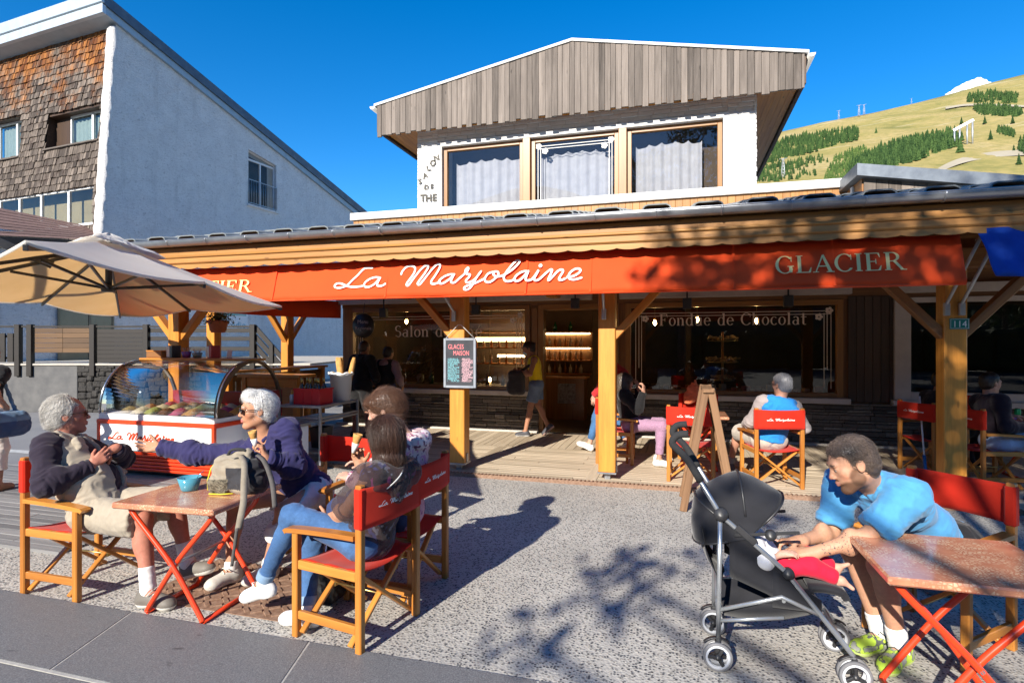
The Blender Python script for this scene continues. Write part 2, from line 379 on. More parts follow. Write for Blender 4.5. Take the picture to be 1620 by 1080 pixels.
def serif(mb, s, fmap, u0, u1, v0, cap, lift=.002):
    """set string s between u0 and u1 with baseline v0 and cap height cap"""
    adv = sum(GL[c][0] + .05 for c in s) - .05; sx = (u1 - u0) / adv; u = u0; k = 0
    for c in s:
        for poly in GL[c][1]:
            mb.add([fmap(u + x * sx, v0 + y * cap, lift + .00015 * (k % 24)) for x, y in poly], [tuple(range(len(poly)))]); k += 1
        u += (GL[c][0] + .05) * sx
def sans_pts(s, size, bold=0.0):
    cu = bpy.data.curves.new('lettering', 'FONT'); cu.body = s; cu.size = size; cu.offset = bold * size; cu.resolution_u = 2
    o = bpy.data.objects.new('lettering', cu); COL.objects.link(o); bpy.context.view_layer.update()
    me = o.to_mesh(); Vv = [tuple(v.co) for v in me.vertices]; F = [tuple(p.vertices) for p in me.polygons]
    o.to_mesh_clear(); bpy.data.objects.remove(o); bpy.data.curves.remove(cu); return Vv, F
def sans(mb, s, fmap, u0, v0, size, lift=.002, width=None, shear=0.0, rot=0.0, bold=0.0):
    Vv, F = sans_pts(s, size, bold)
    if not Vv: return
    w = max(v[0] for v in Vv); k = (width / w) if width else 1.0; c, sn = math.cos(rot), math.sin(rot)
    mb.add([fmap(u0 + (v[0] * k + v[1] * shear) * c - v[1] * sn, v0 + (v[0] * k + v[1] * shear) * sn + v[1] * c, lift) for v in Vv], F)
# ------------------------------------------------------------------ the setting: ground, paving, deck, hill, cloud
def m_aggregate():
    N = NT('washed_aggregate'); p = N.coord('world')
    v = N.n('TexVoronoi'); N.l(p, v.inputs['Vector']); N.setv(v, Scale=60.0, Randomness=1.0)
    sep = N.n('SeparateColor'); N.l(v.outputs['Color'], sep.inputs[0])
    peb = N.ramp(sep.outputs[0], [(0, (.035, .038, .045)), (.34, (.10, .105, .115)), (.52, (.22, .21, .19)), (.75, (.40, .37, .32)), (1, (.52, .49, .43))])
    edge = N.ramp(v.outputs['Distance'], [(.34, 0.0), (.52, 1.0)])
    base = N.ramp(N.noise(p, 300, 3), [(.3, (.35, .335, .305)), (.7, (.54, .515, .47))])
    col = N.mix(edge, peb, base)
    col = N.mix(N.ramp(N.noise(p, .9, 4, .6), [(.42, .0), (.80, .40)]), col, (.13, .12, .11))
    col = N.mix(N.ramp(N.noise(p, 5.5, 5, .7), [(.60, .0), (.72, .45)]), col, (.10, .095, .09))
    h = N.math('SUBTRACT', 1.0, v.outputs['Distance'])
    N.bsdf(col, .75, N.bump(h, .6, .006), spec=.3); return N.m
def m_asphalt():
    N = NT('asphalt'); p = N.coord('world')
    c = N.mix(N.ramp(N.noise(p, 1.2, 4), [(.3, 0.0), (.7, 1.0)]), (.17, .17, .18), (.24, .235, .23))
    c = N.mix(N.ramp(N.noise(p, 260, 2), [(.45, 0.0), (.7, .6)]), c, (.34, .33, .32))
    N.bsdf(c, .85, N.bump(N.noise(p, 220, 3), .4, .004), spec=.25); return N.m
def m_granite():
    N = NT('dark_granite'); p = N.coord('world')
    c = N.ramp(N.noise(p, 140, 5, .75), [(.30, (.062, .065, .071)), (.5, (.14, .143, .15)), (.68, (.27, .27, .27))])
    c = N.mix(N.ramp(N.noise(p, 3.5, 5, .65), [(.4, 0.0), (.8, .45)]), c, (.16, .155, .15))
    st = N.ramp(N.noise(N.coord('world', (1.0, 3.0, 1)), 4.2, 2, .4), [(.69, 0.0), (.74, .75)])
    c = N.mix(st, c, (.03, .03, .035))
    N.bsdf(c, .55, N.bump(N.noise(p, 120, 4), .25, .002), spec=.4); return N.m
def m_hill():
    N = NT('dry_mountain_grass'); p = N.coord('world')
    n1 = N.noise(N.coord('world', (.012, .004, .02)), 1.0, 6, .62, .5)
    c = N.ramp(n1, [(.30, (.15, .15, .045)), (.42, (.31, .255, .085)), (.58, (.40, .305, .125)), (.75, (.44, .345, .18))])
    c = N.mix(N.ramp(N.noise(N.coord('world', (.16, .05, .3)), 1.0, 5, .7), [(.42, 0.0), (.62, .62)]), c, (.19, .185, .06))
    c = N.mix(N.ramp(N.noise(N.coord('world', (.006, .02, .05)), 1.0, 3, .5, 1.5), [(.62, 0.0), (.68, .5)]), c, (.50, .42, .28))
    N.bsdf(c, .95, N.bump(N.noise(p, .25, 5), .5, 2.0), spec=.1); return N.m
M_AGG = m_aggregate(); M_ASPH = m_asphalt(); M_GRAN = m_granite(); M_HILL = m_hill()
M_GROUT = simple('grout', (.42, .41, .38), (.30, .29, .27), 30, .9)
M_DECK = wood('deck_grey_wood', (.34, .26, .17), (.60, .50, .37), .7, .35, True, .30, 1.0, 18)
M_DECKG = wood('old_grey_planks', (.10, .10, .105), (.24, .235, .23), .8, .4, False, .35, 1.0, 18)
M_RUST = simple('rusty_steel', (.16, .085, .05), (.30, .19, .13), 30, .75, .3, 120)
def sheetbox(name, x0, x1, y0, y1, z, mat, kind='structure', t=.06):
    mb = MB(); mb.add([(x0, y0, z), (x1, y0, z), (x1, y1, z), (x0, y1, z)], [(0, 1, 2, 3)])
    return tag(mb.build(name, mat), kind=kind)
sheetbox('ground', -400, 400, -300, 900, 0.0, M_AGG)
sheetbox('road', -60, -5.6, 5.62, 60, 0.004, M_ASPH)
sheetbox('unseen_street_sheet', -60, 60, -18.4, .88, .005, simple('reflection_dark_asphalt', (.05, .05, .052), (.085, .083, .08), 2.5, .85, .4, 200, co='world'))  # unseen dark sheet added to darken the ground mirrored in the shop windows
sheetbox('road_line', -14, -7.2, 6.15, 6.32, .009, simple('worn_road_paint', (.55, .55, .53), (.35, .35, .34), 14, .8))
# granite edge slabs with light joints
mb = MB(); mb.span((-14, 2.083, -.02), (14, 2.69, .013), 0); tag(mb.build('pavement_bed', M_GROUT), kind='structure')
mb = MB()
for x0, x1 in [(-14, -5.76), (-5.745, -4.46), (-4.445, -3.195), (-3.18, -1.94), (-1.925, -.655), (-.64, .645), (.66, 1.945), (1.96, 14)]:
    for (ya, yb) in ((2.10, 2.688),):
        s = .17
        mb.add([(x0 + s * .0, yb, .016), (x1, yb, .016), (x1 + s, ya, .016), (x0 + s, ya, .016), (x0, yb, -.02), (x1, yb, -.02), (x1 + s, ya, -.02), (x0 + s, ya, -.02)],
               [(0, 3, 2, 1), (0, 1, 5, 4), (1, 2, 6, 5), (2, 3, 7, 6), (3, 0, 4, 7)])
tag(mb.build('pavement', M_GRAN), kind='structure')
mb = MB()
for k in range(-8, 9):
    mb.add([(k * 1.27 + .4, 2.075, .012), (k * 1.27 + 1.66, 2.075, .012), (k * 1.27 + 1.66, .9, .012), (k * 1.27 + .4, .9, .012)], [(0, 3, 2, 1)])
tag(mb.build('pavement_front_row', M_GRAN), kind='structure')
# old grey plank platform on the left
mb = MB(); yy = 3.28
while yy < 5.55:
    x = -14.0
    while x < -4.62:
        L = random.uniform(1.6, 3.0); x2 = min(-4.62, x + L)
        mb.span((x, yy, -.02), (x2 - .004, yy + .092, .022 + random.uniform(-.002, .002)), .003); x = x2
    yy += .1
tag(mb.build('boardwalk', M_DECKG), kind='structure')
# iron grating plate under the table
mb = MB(); g0 = G(205, 890)
for i in range(14):
    for j in range(9):
        c = Vector((-3.30 + i * .075, 2.92 + j * .075, .004)); mb.box(c, (.066, .030, .014), R(38 if (i + j) % 2 else -38), .002)
mb.span((-3.36, 2.86, -.01), (-2.24, 3.56, .004), 0)
tag(mb.build('drain_grating', M_RUST), 'rusty patterned iron grating set in the gravel under the left table', 'grating')
# deck in front of the shop
mb = MB(); y = 6.66
while y < 8.55:
    x = -7.2; 
    while x < 9:
        x2 = min(9, x + random.choice((2.0, 2.4, 3.0))); mb.span((x + .002, y, -.02), (x2 - .002, y + .093, .03 + random.uniform(-.0015, .0015)), .003); x = x2
    y += .098
x = -7.2
while x < 9:
    mb.span((x, 8.57, -.02), (x + .115, 10.02, .03 + random.uniform(-.0015, .0015)), .003); x += .121
for xc in (-2.62, -.98, .95):
    mb.span((xc - .07, 6.665, .0), (xc + .07, 8.545, .036), .002)
tag(mb.build('deck_floor', M_DECK), kind='structure')
mb = MB(); mb.span((-7.2, 6.60, -.02), (9, 6.615, .042), .002); mb.span((-7.2, 6.642, -.02), (9, 6.656, .040), .002)
x = -7.2
while x < 5:
    mb.beam((x, 6.60, .04), (x + .02, 6.66, .04), .022, .02, bev=.003); x += .047
tag(mb.build('deck_edge_strip', M_RUST), kind='structure')
# ---------------- mountain slope
SKY = [(900, 262), (1100, 232), (1195, 219), (1225, 211), (1300, 194), (1380, 179), (1450, 163), (1500, 150), (1560, 133), (1620, 118), (1750, 84), (1900, 45)]
def skyline(px): return float(np.interp(px, [a for a, b in SKY], [b for a, b in SKY]))
def hillpt(px, s):
    """s 0 = foot of the slope (near), 1 = skyline (far)"""
    d = 240 * (1 - s) + 1150 * s ** 1.6 + 20
    y0 = 356.0; y1 = skyline(px)
    y = y0 + (y1 - y0) * (1.0 - (1.0 - s) ** 1.25)
    return PD(px, y, d), y
P = []
for i in range(90):
    px = 880 + 1040 * i / 89; row = []
    for j in range(50):
        p, _ = hillpt(px, j / 49.0); row.append((p.x, p.y, p.z + 2.0 * math.sin(px * .05 + j * .9) * (0 if j == 49 else 1) * (j / 49)))
    q = Vector(row[-1]); row.append((q.x * 1.25, q.y * 1.25, q.z * .8)); q0 = Vector(row[0]); row.insert(0, (q0.x * .8, q0.y * .8, -1))
    P.append(row)
mb = MB(); mb.sheet(P); tag(mb.build('hill', M_HILL), kind='structure')
def m_conifer(name, a, b):
    N = NT(name); c = N.mix(N.rv(), a, b); N.bsdf(c, .9, spec=.1); return N.m
M_CONI = m_conifer('conifer_needles', (.018, .042, .014), (.06, .105, .03))
M_CONIY = m_conifer('young_larch_needles', (.035, .07, .02), (.10, .15, .04))
M_BARK = simple('bark', (.10, .07, .05), (.18, .13, .09), 12, .9, .5, 30)
def hill_at(px, py):
    lo, hi = 0.0, 1.0
    for _ in range(30):
        m = (lo + hi) / 2
        if hillpt(px, m)[1] > py: lo = m
        else: hi = m
    return hillpt(px, lo)[0]
def conifer_into(mb, p, h, n=7, tiers=4):
    mb_rv = random.random()
    for t in range(tiers):
        f = t / tiers; r = h * .24 * (1 - f * .85); z0 = h * (.06 + f * .8); z1 = z0 + h * .42 * (1 - .35 * f)
        a0 = random.random() * 6; ring = []
        for k in range(n * 2):
            a = a0 + math.pi * k / n; rr = r * ((1.0 if k % 2 else .6) + random.uniform(-.1, .1)); ring.append((p.x + rr * math.cos(a), p.y + rr * math.sin(a), p.z + z0 - (.03 * h if k % 2 else 0)))
        mb.add(ring + [(p.x, p.y, p.z + min(z1, h))], [(k, (k + 1) % (2 * n), 2 * n) for k in range(2 * n)], None, False, min(1, max(0, mb_rv + random.uniform(-.15, .15))))
def wood_patch(name, poly, n, h0, h1, mat):
    xs = [p[0] for p in poly]; ys = [p[1] for p in poly]; mb = MB(); c = 0; it = 0
    while c < n and it < n * 60:
        it += 1
        x = random.uniform(min(xs), max(xs)); y = random.uniform(min(ys), max(ys)); ins = False
        for i in range(len(poly)):
            (xa, ya), (xb, yb) = poly[i], poly[(i + 1) % len(poly)]
            if (ya > y) != (yb > y) and x < (xb - xa) * (y - ya) / (yb - ya) + xa: ins = not ins
        if not ins or y < skyline(x) + 3: continue
        p = hill_at(x, y); d = p.length
        conifer_into(mb, p - Vector((0, 0, .5)), random.uniform(h0, h1) * d / 900.0, 5, 3); c += 1
    return tag(mb.build(name, mat), kind='stuff')
wood_patch('wood', [(1215, 240), (1240, 222), (1300, 212), (1358, 206), (1358, 222), (1335, 228), (1210, 262)], 627, 7, 11, M_CONI)
wood_patch('wood', [(1345, 262), (1420, 226), (1510, 212), (1526, 226), (1502, 236), (1440, 258), (1380, 275), (1338, 282)], 798, 9, 15, M_CONI)
wood_patch('wood', [(1300, 290), (1320, 252), (1352, 238), (1366, 236), (1392, 250), (1350, 288)], 437, 6, 10, M_CONIY)
wood_patch('wood', [(1190, 290), (1200, 268), (1216, 262), (1300, 250), (1310, 258), (1250, 268), (1290, 272), (1292, 280), (1196, 290)], 323, 6, 10, M_CONI)
wood_patch('wood', [(1528, 155), (1545, 150), (1575, 148), (1612, 152), (1608, 164), (1530, 163)], 228, 5, 9, M_CONI)
wood_patch('wood', [(1540, 172), (1556, 168), (1605, 172), (1618, 178), (1612, 187), (1550, 184)], 247, 6, 9, M_CONI)
wood_patch('wood', [(1576, 206), (1590, 202), (1608, 212), (1604, 220), (1580, 214)], 76, 5, 9, M_CONI)
wood_patch('wood', [(1600, 240), (1640, 200), (1700, 180), (1760, 230), (1700, 270)], 304, 8, 13, M_CONI)
for pts, w in (([(1496, 171), (1530, 166), (1580, 166), (1640, 168), (1720, 160)], 3.0), ([(1440, 300), (1500, 262), (1560, 246), (1640, 240), (1720, 236)], 9.0)):
    m = MB(); P = [(hill_at(x, y + w / 2) * .992, hill_at(x, y - w / 2) * .992) for x, y in catmull(pts, 8)]; m.sheet(P, 0); tag(m.build('track', simple('bare_track', (.42, .36, .26), (.34, .29, .20), .05, .95, co='world')), kind='structure')
ht = [(1519, 243, 22, 'round dark conifer standing alone below the grey lift pylon'), (1567, 222, 13, 'small single conifer right of the lift pylon on the dry slope'), (1394, 234, 11, 'small dark conifer beside the long wood on the slope'),
      (1521, 196, 9, 'tiny lone bush high on the dry slope'), (1558, 196, 10, 'pair-topped small conifer above the bare ski run'), (1612, 262, 15, 'dark conifer at the bare edge of the ski run'), (1386, 212, 9, 'tiny conifer just off the corner of the upper wood'), (1602, 196, 10, 'small bush by the upper track on the slope')]
for x, y, h, lb in ht:
    p = hill_at(x, y); d = p.length; t = thing('conifer', lb, 'tree', p, 0, 'lone conifers on the hillside')
    m = MB(); conifer_into(m, Vector((0, 0, 0)), h * d / 900.0, 6, 5); m.build('crown', M_CONI, t)
    m = MB(); m.tube([(0, 0, -2), (0, 0, h * d / 900.0 * .4)], h * d / 900 * .03, 6); m.build('trunk', M_BARK, t)
M_PYL = simple('galvanised_steel', (.5, .52, .54), (.38, .4, .42), 4, .5, metal=.6)
def pylon(px, py, hpx, label, arm=True):
    p = hill_at(px, py); d = p.length; h = hpx * d / FPX; t = thing('lift_pylon', label, 'pylon', p, -YAW, 'ski lift pylons'); m = MB(); w = h * .09; r = h * .012
    for sx in (-1, 1):
        for sy in (-1, 1): m.tube([(sx * w, sy * w, -2), (sx * w * .35, sy * w * .35, h)], r, 5)
    for k in range(6):
        f = k / 6; f2 = (k + 1) / 6; a = w * (1 - .65 * f); b = w * (1 - .65 * f2)
        for sy in (-1, 1): m.tube([(-a, sy * a, h * f), (b, sy * b, h * f2)], r * .6, 4); m.tube([(a, sy * a, h * f), (-b, sy * b, h * f2)], r * .6, 4)
    m.build('mast', M_PYL, t)
    m = MB(); m.tube([(-h * .2, 0, h), (h * .2, 0, h)], r * 1.3, 6); m.build('crossarm', M_PYL, t)
pylon(1239, 281, 26, 'grey lattice lift pylon among the lower trees of the slope')
pylon(1327, 190, 12, 'leftmost tiny lift pylon on the skyline'); pylon(1359, 184, 14, 'tiny lift pylon on the skyline left of its taller neighbour'); pylon(1367, 182, 13, 'tallest thin lift pylon on the bare skyline'); pylon(1442, 165, 7, 'lift station mast far along the skyline')
p = hill_at(1525, 228); d = p.length; k = d / FPX; t = thing('lift_portal', 'grey two legged lift portal with a flat lattice crossbeam on the slope', 'pylon', p, -YAW)
m = MB()
for x in (-9, -4, 3, 8): m.tube([(x * k, 0, -2), (x * k, 0, (22 + .4 * x) * k)], .9 * k, 6)
m.build('legs_frame', M_PYL, t); m = MB(); m.beam((-10 * k, 0, 18 * k), (9 * k, 0, 27 * k), 2 * k, 3 * k); m.build('crossbeam', M_PYL, t)
# ------------------------------------------------------------------ the cafe
YW = 10.2
M_POST = wood('honey_timber', (.44, .15, .015), (.70, .29, .04), .45, .25, True, .15, 1.1, 16, .15)
M_BEAM = wood('brown_timber', (.15, .06, .017), (.32, .145, .04), .5, .3, True, .2, 1.0, 18, .1)
M_DARKW = wood('dark_brown_boards', (.035, .018, .010), (.085, .045, .022), .55, .3, False, .3, 1.0, 18)
M_FASC = wood('pale_fascia_boards', (.26, .105, .022), (.46, .225, .060), .5, .25, True, .2, 1.0, 22)
M_FRAME = wood('varnished_window_wood', (.20, .080, .017), (.36, .165, .042), .4, .2, False, .2, 1.2, 24, .2)
M_GREYW = wood('weathered_boards', (.050, .040, .033), (.25, .21, .18), .85, .6, True, .42, 1.0, 14)
M_WHITE = simple('white_paint', (.80, .79, .76), (.70, .69, .66), 4, .7, .1, 60)
M_WBRICK = simple('whitewashed_stone', (.82, .81, .79), (.72, .71, .69), 3, .8, .5, 45, co='world', dist=.01)
M_SILL = simple('pinkish_white_sill', (.62, .55, .50), (.52, .46, .42), 6, .7, .15, 50)
M_ZINC = simple('zinc', (.42, .43, .45), (.28, .29, .31), 6, .38, .05, 20, metal=.75)
M_TILE = simple('grey_roof_tile', (.17, .19, .20), (.27, .29, .29), 9, .55, .3, 70, rvar=.3)
def m_slate():
    N = NT('stacked_slate'); g = N.coord('gc')
    c = N.mix(N.rv(), (.075, .062, .052), (.30, .25, .20)); c = N.mix(N.ramp(N.noise(g, 26, 5, .65), [(.35, 0.0), (.7, .6)]), c, (.055, .05, .045))
    N.bsdf(c, .8, N.bump(N.noise(g, 40, 5, .7), .7, .012), spec=.3); return N.m
M_SLATE = m_slate()
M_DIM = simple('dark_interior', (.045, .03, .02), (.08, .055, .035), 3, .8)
cafe = thing('cafe_building', 'two storey wooden cafe with white brick upper room and long tiled porch roof', 'building', (-2, YW, 0))
def cb(mb, name, mat, parent=None):
    if parent is None: return mb.build(name, mat, cafe, -cafe.location)
    return mb.build(name, mat, parent)
mb = MB()
# ---- ground floor wall: openings window1, door, window2, window3
X_W1 = (-6.38, -2.60); X_D = (-2.44, -.98); X_W2 = (-.86, 2.56); X_W3 = (3.32, 8.0)
ZS, ZT = .82, 2.30
mb = MB()
mb.span((-6.55, YW, ZT + .06), (9, YW + .25, 4.05), .0)
for a, b in ((-6.55, X_W1[0]), (X_W1[1], X_D[0]), (X_D[1], X_W2[0]), (X_W2[1], X_W3[0]), (X_W3[1], 9)):
    mb.span((a, YW + .02, 0), (b, YW + .25, ZT + .06), .0)
for a, b in (X_W1, X_W2, X_W3): mb.span((a, YW + .04, 0), (b, YW + .25, ZS - .12), 0)
cb(mb, 'wall', M_BEAM)
mb = MB()
x = X_W2[1] + .07
while x < X_W3[0] - .08:
    mb.span((x, YW - .02, .72), (min(x + .11, X_W3[0] - .06), YW + .015, 2.4), .004); x += .115
cb(mb, 'board_panel', M_DARKW)
# stacked slate plinth, every stone a chamfered block of one piece of walling
mb = MB()
for a, b in ((-6.5, X_D[0] + .02), (X_D[1] - .02, 9)):
    mb = MB(); z = .03
    while z < .68:
        h = random.choice((.045, .055, .065, .08)); h = min(h, .70 - z); x = a
        while x < b:
            L = random.uniform(.16, .48); x2 = min(b, x + L); dd = random.uniform(.0, .035)
            mb.span((x + .003, YW - .05 - dd, z + .003), (x2 - .003, YW + .03, z + h - .003), .007); x = x2
        z += h
    cb(mb, 'stone_plinth', M_SLATE)
mb = MB(); M_REND = simple('pale_render', (.55, .50, .44), (.45, .41, .36), 20, .9, .3)
for a, b in ((-6.6, X_D[0] + .02), (X_D[1] - .02, 9)): mb = MB(); mb.span((a, YW - .16, .0), (b, YW - .06, .055), .005); cb(mb, 'base_kerb', M_REND)
for (a, b) in ((-5.6, X_D[0] - .05), (X_W2[0] - .04, X_W2[1] + .08), (X_W3[0] - .1, 9)):
    mb = MB(); mb.span((a, YW - .14, .69), (b, YW + .04, .775), .006); cb(mb, 'sill', M_SILL)
for (a, b) in ((-6.62, -1.44), (X_W2[0] - .1, X_W2[1] + .10), (X_W3[0] - .1, 9)):
    mb = MB(); mb.span((a, YW - .13, 2.43), (b, YW + .0, 2.57), .006); cb(mb, 'lintel', M_SILL)
M_GL = glass('shop_glass', (.86, .88, .88), refl=1.0)
M_GLT = glass('upper_window_glass', (.96, .97, .98), refl=1.0)
M_DECOR = simple('cream_window_lettering', (.95, .82, .68), (.88, .72, .58), 5, .5)
def fY(Y): return lambda u, v, l: (u, Y - l, v)
def decor(mb, x0, x1, z0, z1, left, right):
    f = fY(YW + .035); t = .011
    for k, dz in enumerate((.0, .05)):
        mb.add([f(x0, z1 - dz - t, .003), f(x1, z1 - dz - t, .003), f(x1, z1 - dz, .003), f(x0, z1 - dz, .003)], [(0, 1, 2, 3)])
    for side, xx, sg in ((left, x0, 1), (right, x1, -1)):
        if not side: continue
        for k, dx in enumerate((.0, .055, .10)):
            xa = xx + sg * dx; zz = z1 + .02 - k * .03; zb = z0 if k != 1 else z0 + .3
            mb.add([f(xa, zb, .005), f(xa + t, zb, .005), f(xa + t, zz, .005), f(xa, zz, .005)], [(0, 1, 2, 3)])
        for (cx, cz) in ((xx + sg * .02, z1 + .0), (xx + sg * .17, z1 - .10)):
            for a in range(5): disc(mb, (cx + .035 * math.cos(a * 1.257), cz + .035 * math.sin(a * 1.257)), .026, f, .007 + a * .0003, 8)
def shop_window(x0, x1, left, right, text=None, deco=True):
    w = MB(); y0, y1 = YW - .03, YW + .09
    w.span((x0, y0, ZS - .04), (x0 + .09, y1, ZT + .055), .004); w.span((x1 - .09, y0, ZS - .04), (x1, y1, ZT + .055), .004)
    w.span((x0 + .09, y0, ZT - .03), (x1 - .09, y1, ZT + .055), .004); w.span((x0 + .09, y0, ZS - .04), (x1 - .09, y1, ZS + .03), .004)
    o = cb(w, 'window', M_FRAME)
    g = MB(); g.span((x0 + .085, YW + .04, ZS + .02), (x1 - .085, YW + .048, ZT - .02), 0); cb(g, 'pane', M_GL, o)
    d = MB()
    if deco: decor(d, x0 + .17, x1 - .17, ZS + .1, ZT - .12, left, right)
    if text:
        for (s, u0, u1, v0, cap) in text: serif(d, s, fY(YW + .035), u0, u1, v0, cap, .003)
    if d.V: cb(d, 'lettering', M_DECOR, o)
    return o
pa, pb = PY(1043, 515, YW), PY(1277, 511, YW)
sa, sb = PY(623, 525, YW), PY(752, 522, YW)
shop_window(*X_W1, True, True, [('Salon de Thé', sa.x, sb.x + .12, 1.78, .22)])
shop_window(*X_W2, True, True, [('Fondue de Chocolat', pa.x, pb.x, pa.z, .20)])
# right shop window with wide pale frame
w = MB(); w.span((X_W3[0] - .06, YW - .07, .775), (X_W3[0] + .16, YW + .05, 2.36), .006); w.span((X_W3[0] + .16, YW - .07, .775), (9, YW + .05, .90), .006); w.span((X_W3[0] + .16, YW - .07, 2.28), (9, YW + .05, 2.36), .006)
o = cb(w, 'window', M_SILL); g = MB(); g.span((X_W3[0] + .15, YW + .02, .89), (8.9, YW + .028, 2.29), 0); cb(g, 'pane', M_GL, o)
# door frame
w = MB(); w.span((X_D[0], YW - .03, 0.03), (X_D[0] + .10, YW + .2, 2.36), .004); w.span((X_D[1] - .10, YW - .03, .03), (X_D[1], YW + .2, 2.36), .004); w.span((X_D[0] + .1, YW - .03, 2.26), (X_D[1] - .1, YW + .2, 2.36), .004)
w.span((X_D[0] - .12, YW - .02, .1), (X_D[0] - .01, YW + .1, 2.3), .004)
cb(w, 'door_frame', M_FRAME)
w = MB(); w.obox(Matrix.Translation((-1.03, YW + .66, 1.15)) @ Matrix.Rotation(R(84), 4, 'Z'), (.82, .045, 2.15), .004); o = cb(w, 'door', M_DARKW)
w = MB(); w.tube([(-1.09, YW + .98, 1.0), (-1.14, YW + .98, 1.0), (-1.14, YW + .86, 1.0)], .011, 8); cb(w, 'handle', M_ZINC, o)
# interior shell
w = MB()
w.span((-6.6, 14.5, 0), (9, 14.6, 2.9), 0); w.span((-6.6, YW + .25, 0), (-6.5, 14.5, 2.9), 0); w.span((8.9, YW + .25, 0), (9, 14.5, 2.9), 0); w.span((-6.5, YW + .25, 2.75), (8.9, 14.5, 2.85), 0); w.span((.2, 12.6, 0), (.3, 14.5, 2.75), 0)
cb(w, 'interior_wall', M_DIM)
w = MB(); w.span((-6.5, YW + .0, -.02), (8.9, 14.5, .028), 0); cb(w, 'interior_floor', simple('dark_tiles', (.06, .045, .035), (.09, .07, .05), 6, .4))
# porch timbers
PYF = 6.88
def postx(px): return PY(px, 760, PYF - .1).x + .0
posts = [(-7.24, 'l'), (-2.69, 'L'), (-.79, 'R'), (2.72, 'LR')]
PT = 2.42
for x, br in posts:
    m = MB(); s = .20; m.span((x - s / 2, PYF - s / 2, .12), (x + s / 2, PYF + s / 2, PT), .008); o = cb(m, 'post', M_POST)
    m = MB(); m.span((x - .11, PYF - .11, .105), (x + .11, PYF + .11, .125), .002); m.span((x - .035, PYF - .035, .0), (x + .035, PYF + .035, .11), .004)
    m.span((x + .10, PYF - .03, .125), (x + .112, PYF + .03, .24), .002); cb(m, 'post_foot', M_ZINC, o)
    for sd in br:
        sg = -1 if sd in 'Ll' else 1
        for sgg in ((-1, 1) if sd == 'l' else (sg,)):
            m = MB(); m.beam((x + sgg * .07, PYF, 1.72), (x + sgg * .66, PYF, 2.36), .085, .13, (0, 1, 0), .006); cb(m, 'brace', M_POST if x < 1 else M_BEAM, o)
m = MB(); m.span((-7.4, PYF - .09, PT), (9, PYF + .09, PT + .20), .008); cb(m, 'beam', M_BEAM)
for x, y, s, br in ((-7.42, 7.75, .16, 0), (-7.25, 9.4, .17, 1)):
    m = MB(); m.span((x - s / 2, y - s / 2, .0), (x + s / 2, y + s / 2, PT), .006); o = cb(m, 'post', M_POST)
    if br:
        for sg in (-1, 1):
            m = MB(); m.beam((x, y + sg * .06, 1.70), (x, y + sg * .62, 2.34), .08, .11, (1, 0, 0), .005); cb(m, 'brace', M_POST, o)
m = MB(); m.span((-7.33, PYF + .1, PT), (-7.15, YW - .1, PT + .2), .006); cb(m, 'beam', M_BEAM)
for x in (-4.6, -2.2, .15, 2.9, 5.2):
    m = MB(); m.span((x - .08, PYF + .1, 2.58), (x + .08, YW - .02, 2.74), .006); cb(m, 'rafter', M_BEAM)
m = MB(); m.span((-5.1, YW - .45, 2.50), (-4.95, YW + .1, 2.66), .01); m.span((-2.2, YW - .45, 2.46), (-2.0, YW + .1, 2.6), .012); cb(m, 'beam_end', M_POST)
# porch roof
EY, EZ, RY, RZ = 6.02, 2.96, 10.15, 3.84
def roofz(y): return EZ + (RZ - EZ) * (y - EY) / (RY - EY)
m = MB()
xb = -7.35
while xb < 9.2:
    m.add([(xb, EY + .02, roofz(EY) - .05), (xb + .118, EY + .02, roofz(EY) - .05), (xb + .118, RY, RZ - .05), (xb, RY, RZ - .05), (xb, EY + .02, roofz(EY) - .02), (xb + .118, EY + .02, roofz(EY) - .02), (xb + .118, RY, RZ - .02), (xb, RY, RZ - .02)],
          [(0, 1, 2, 3), (4, 7, 6, 5), (0, 4, 5, 1), (1, 5, 6, 2), (2, 6, 7, 3), (3, 7, 4, 0)]); xb += .122
roof = cb(m, 'porch_roof', M_BEAM)
m = MB(); pitch = .50; prof = [(0, 0), (.05, 0), (.09, .065), (.12, .075), (.30, .075), (.33, .06), (.36, 0), (.40, .0), (.42, .03), (.46, .03), (.48, 0)]
y = EY - .02; k = 0
while y < RY - .05:
    y2 = min(y + .44, RY + .02); row0 = []; row1 = []
    x = -7.4
    while x < 9.2:
        jj = random.uniform(-.004, .004)
        for (u, h) in prof:
            row0.append((x + u, y, roofz(y) + .030 + h + jj)); row1.append((x + u, y2, roofz(y2) + .006 + h * .9))
        x += pitch
    m.sheet([row0, row1], .014, False); y += .40
cb(m, 'tiles', M_TILE, roof)
for (xa, xb2) in ((-7.36, 9.2),):
    m = MB(); n = 12; P = []
    for i, x in enumerate((xa, xb2)):
        P.append([(x, EY - .075 - .068 * math.cos(math.pi * k / n), EZ + .028 - .068 * math.sin(math.pi * k / n) - (x + 7) * .0) for k in range(n + 1)])
    m.sheet(P, .004); 
    m.tube([(xa, EY - .143, EZ + .03), (xb2, EY - .143, EZ + .03)], .009, 8)
    for k in range(28):
        x = xa + .35 + k * .62
        m.tube([(x, EY - .075 - .073 * math.cos(math.pi * j / 10), EZ + .030 - .073 * math.sin(math.pi * j / 10)) for j in range(11)], .0065 if k % 3 else .011, 6)
    cb(m, 'gutter', M_ZINC, roof)
m = MB(); m.span((-7.36, EY + .02, 2.80), (9.2, EY + .06, 2.93), .006); m.span((-7.36, EY + .005, 2.70), (9.2, EY + .075, 2.795), .018); m.tube([(-7.36, EY + .0, 2.795), (9.2, EY + .0, 2.795)], .018, 8)
cb(m, 'fascia', M_FASC, roof)
m = MB(); x = -7.36; top = []; bot = []
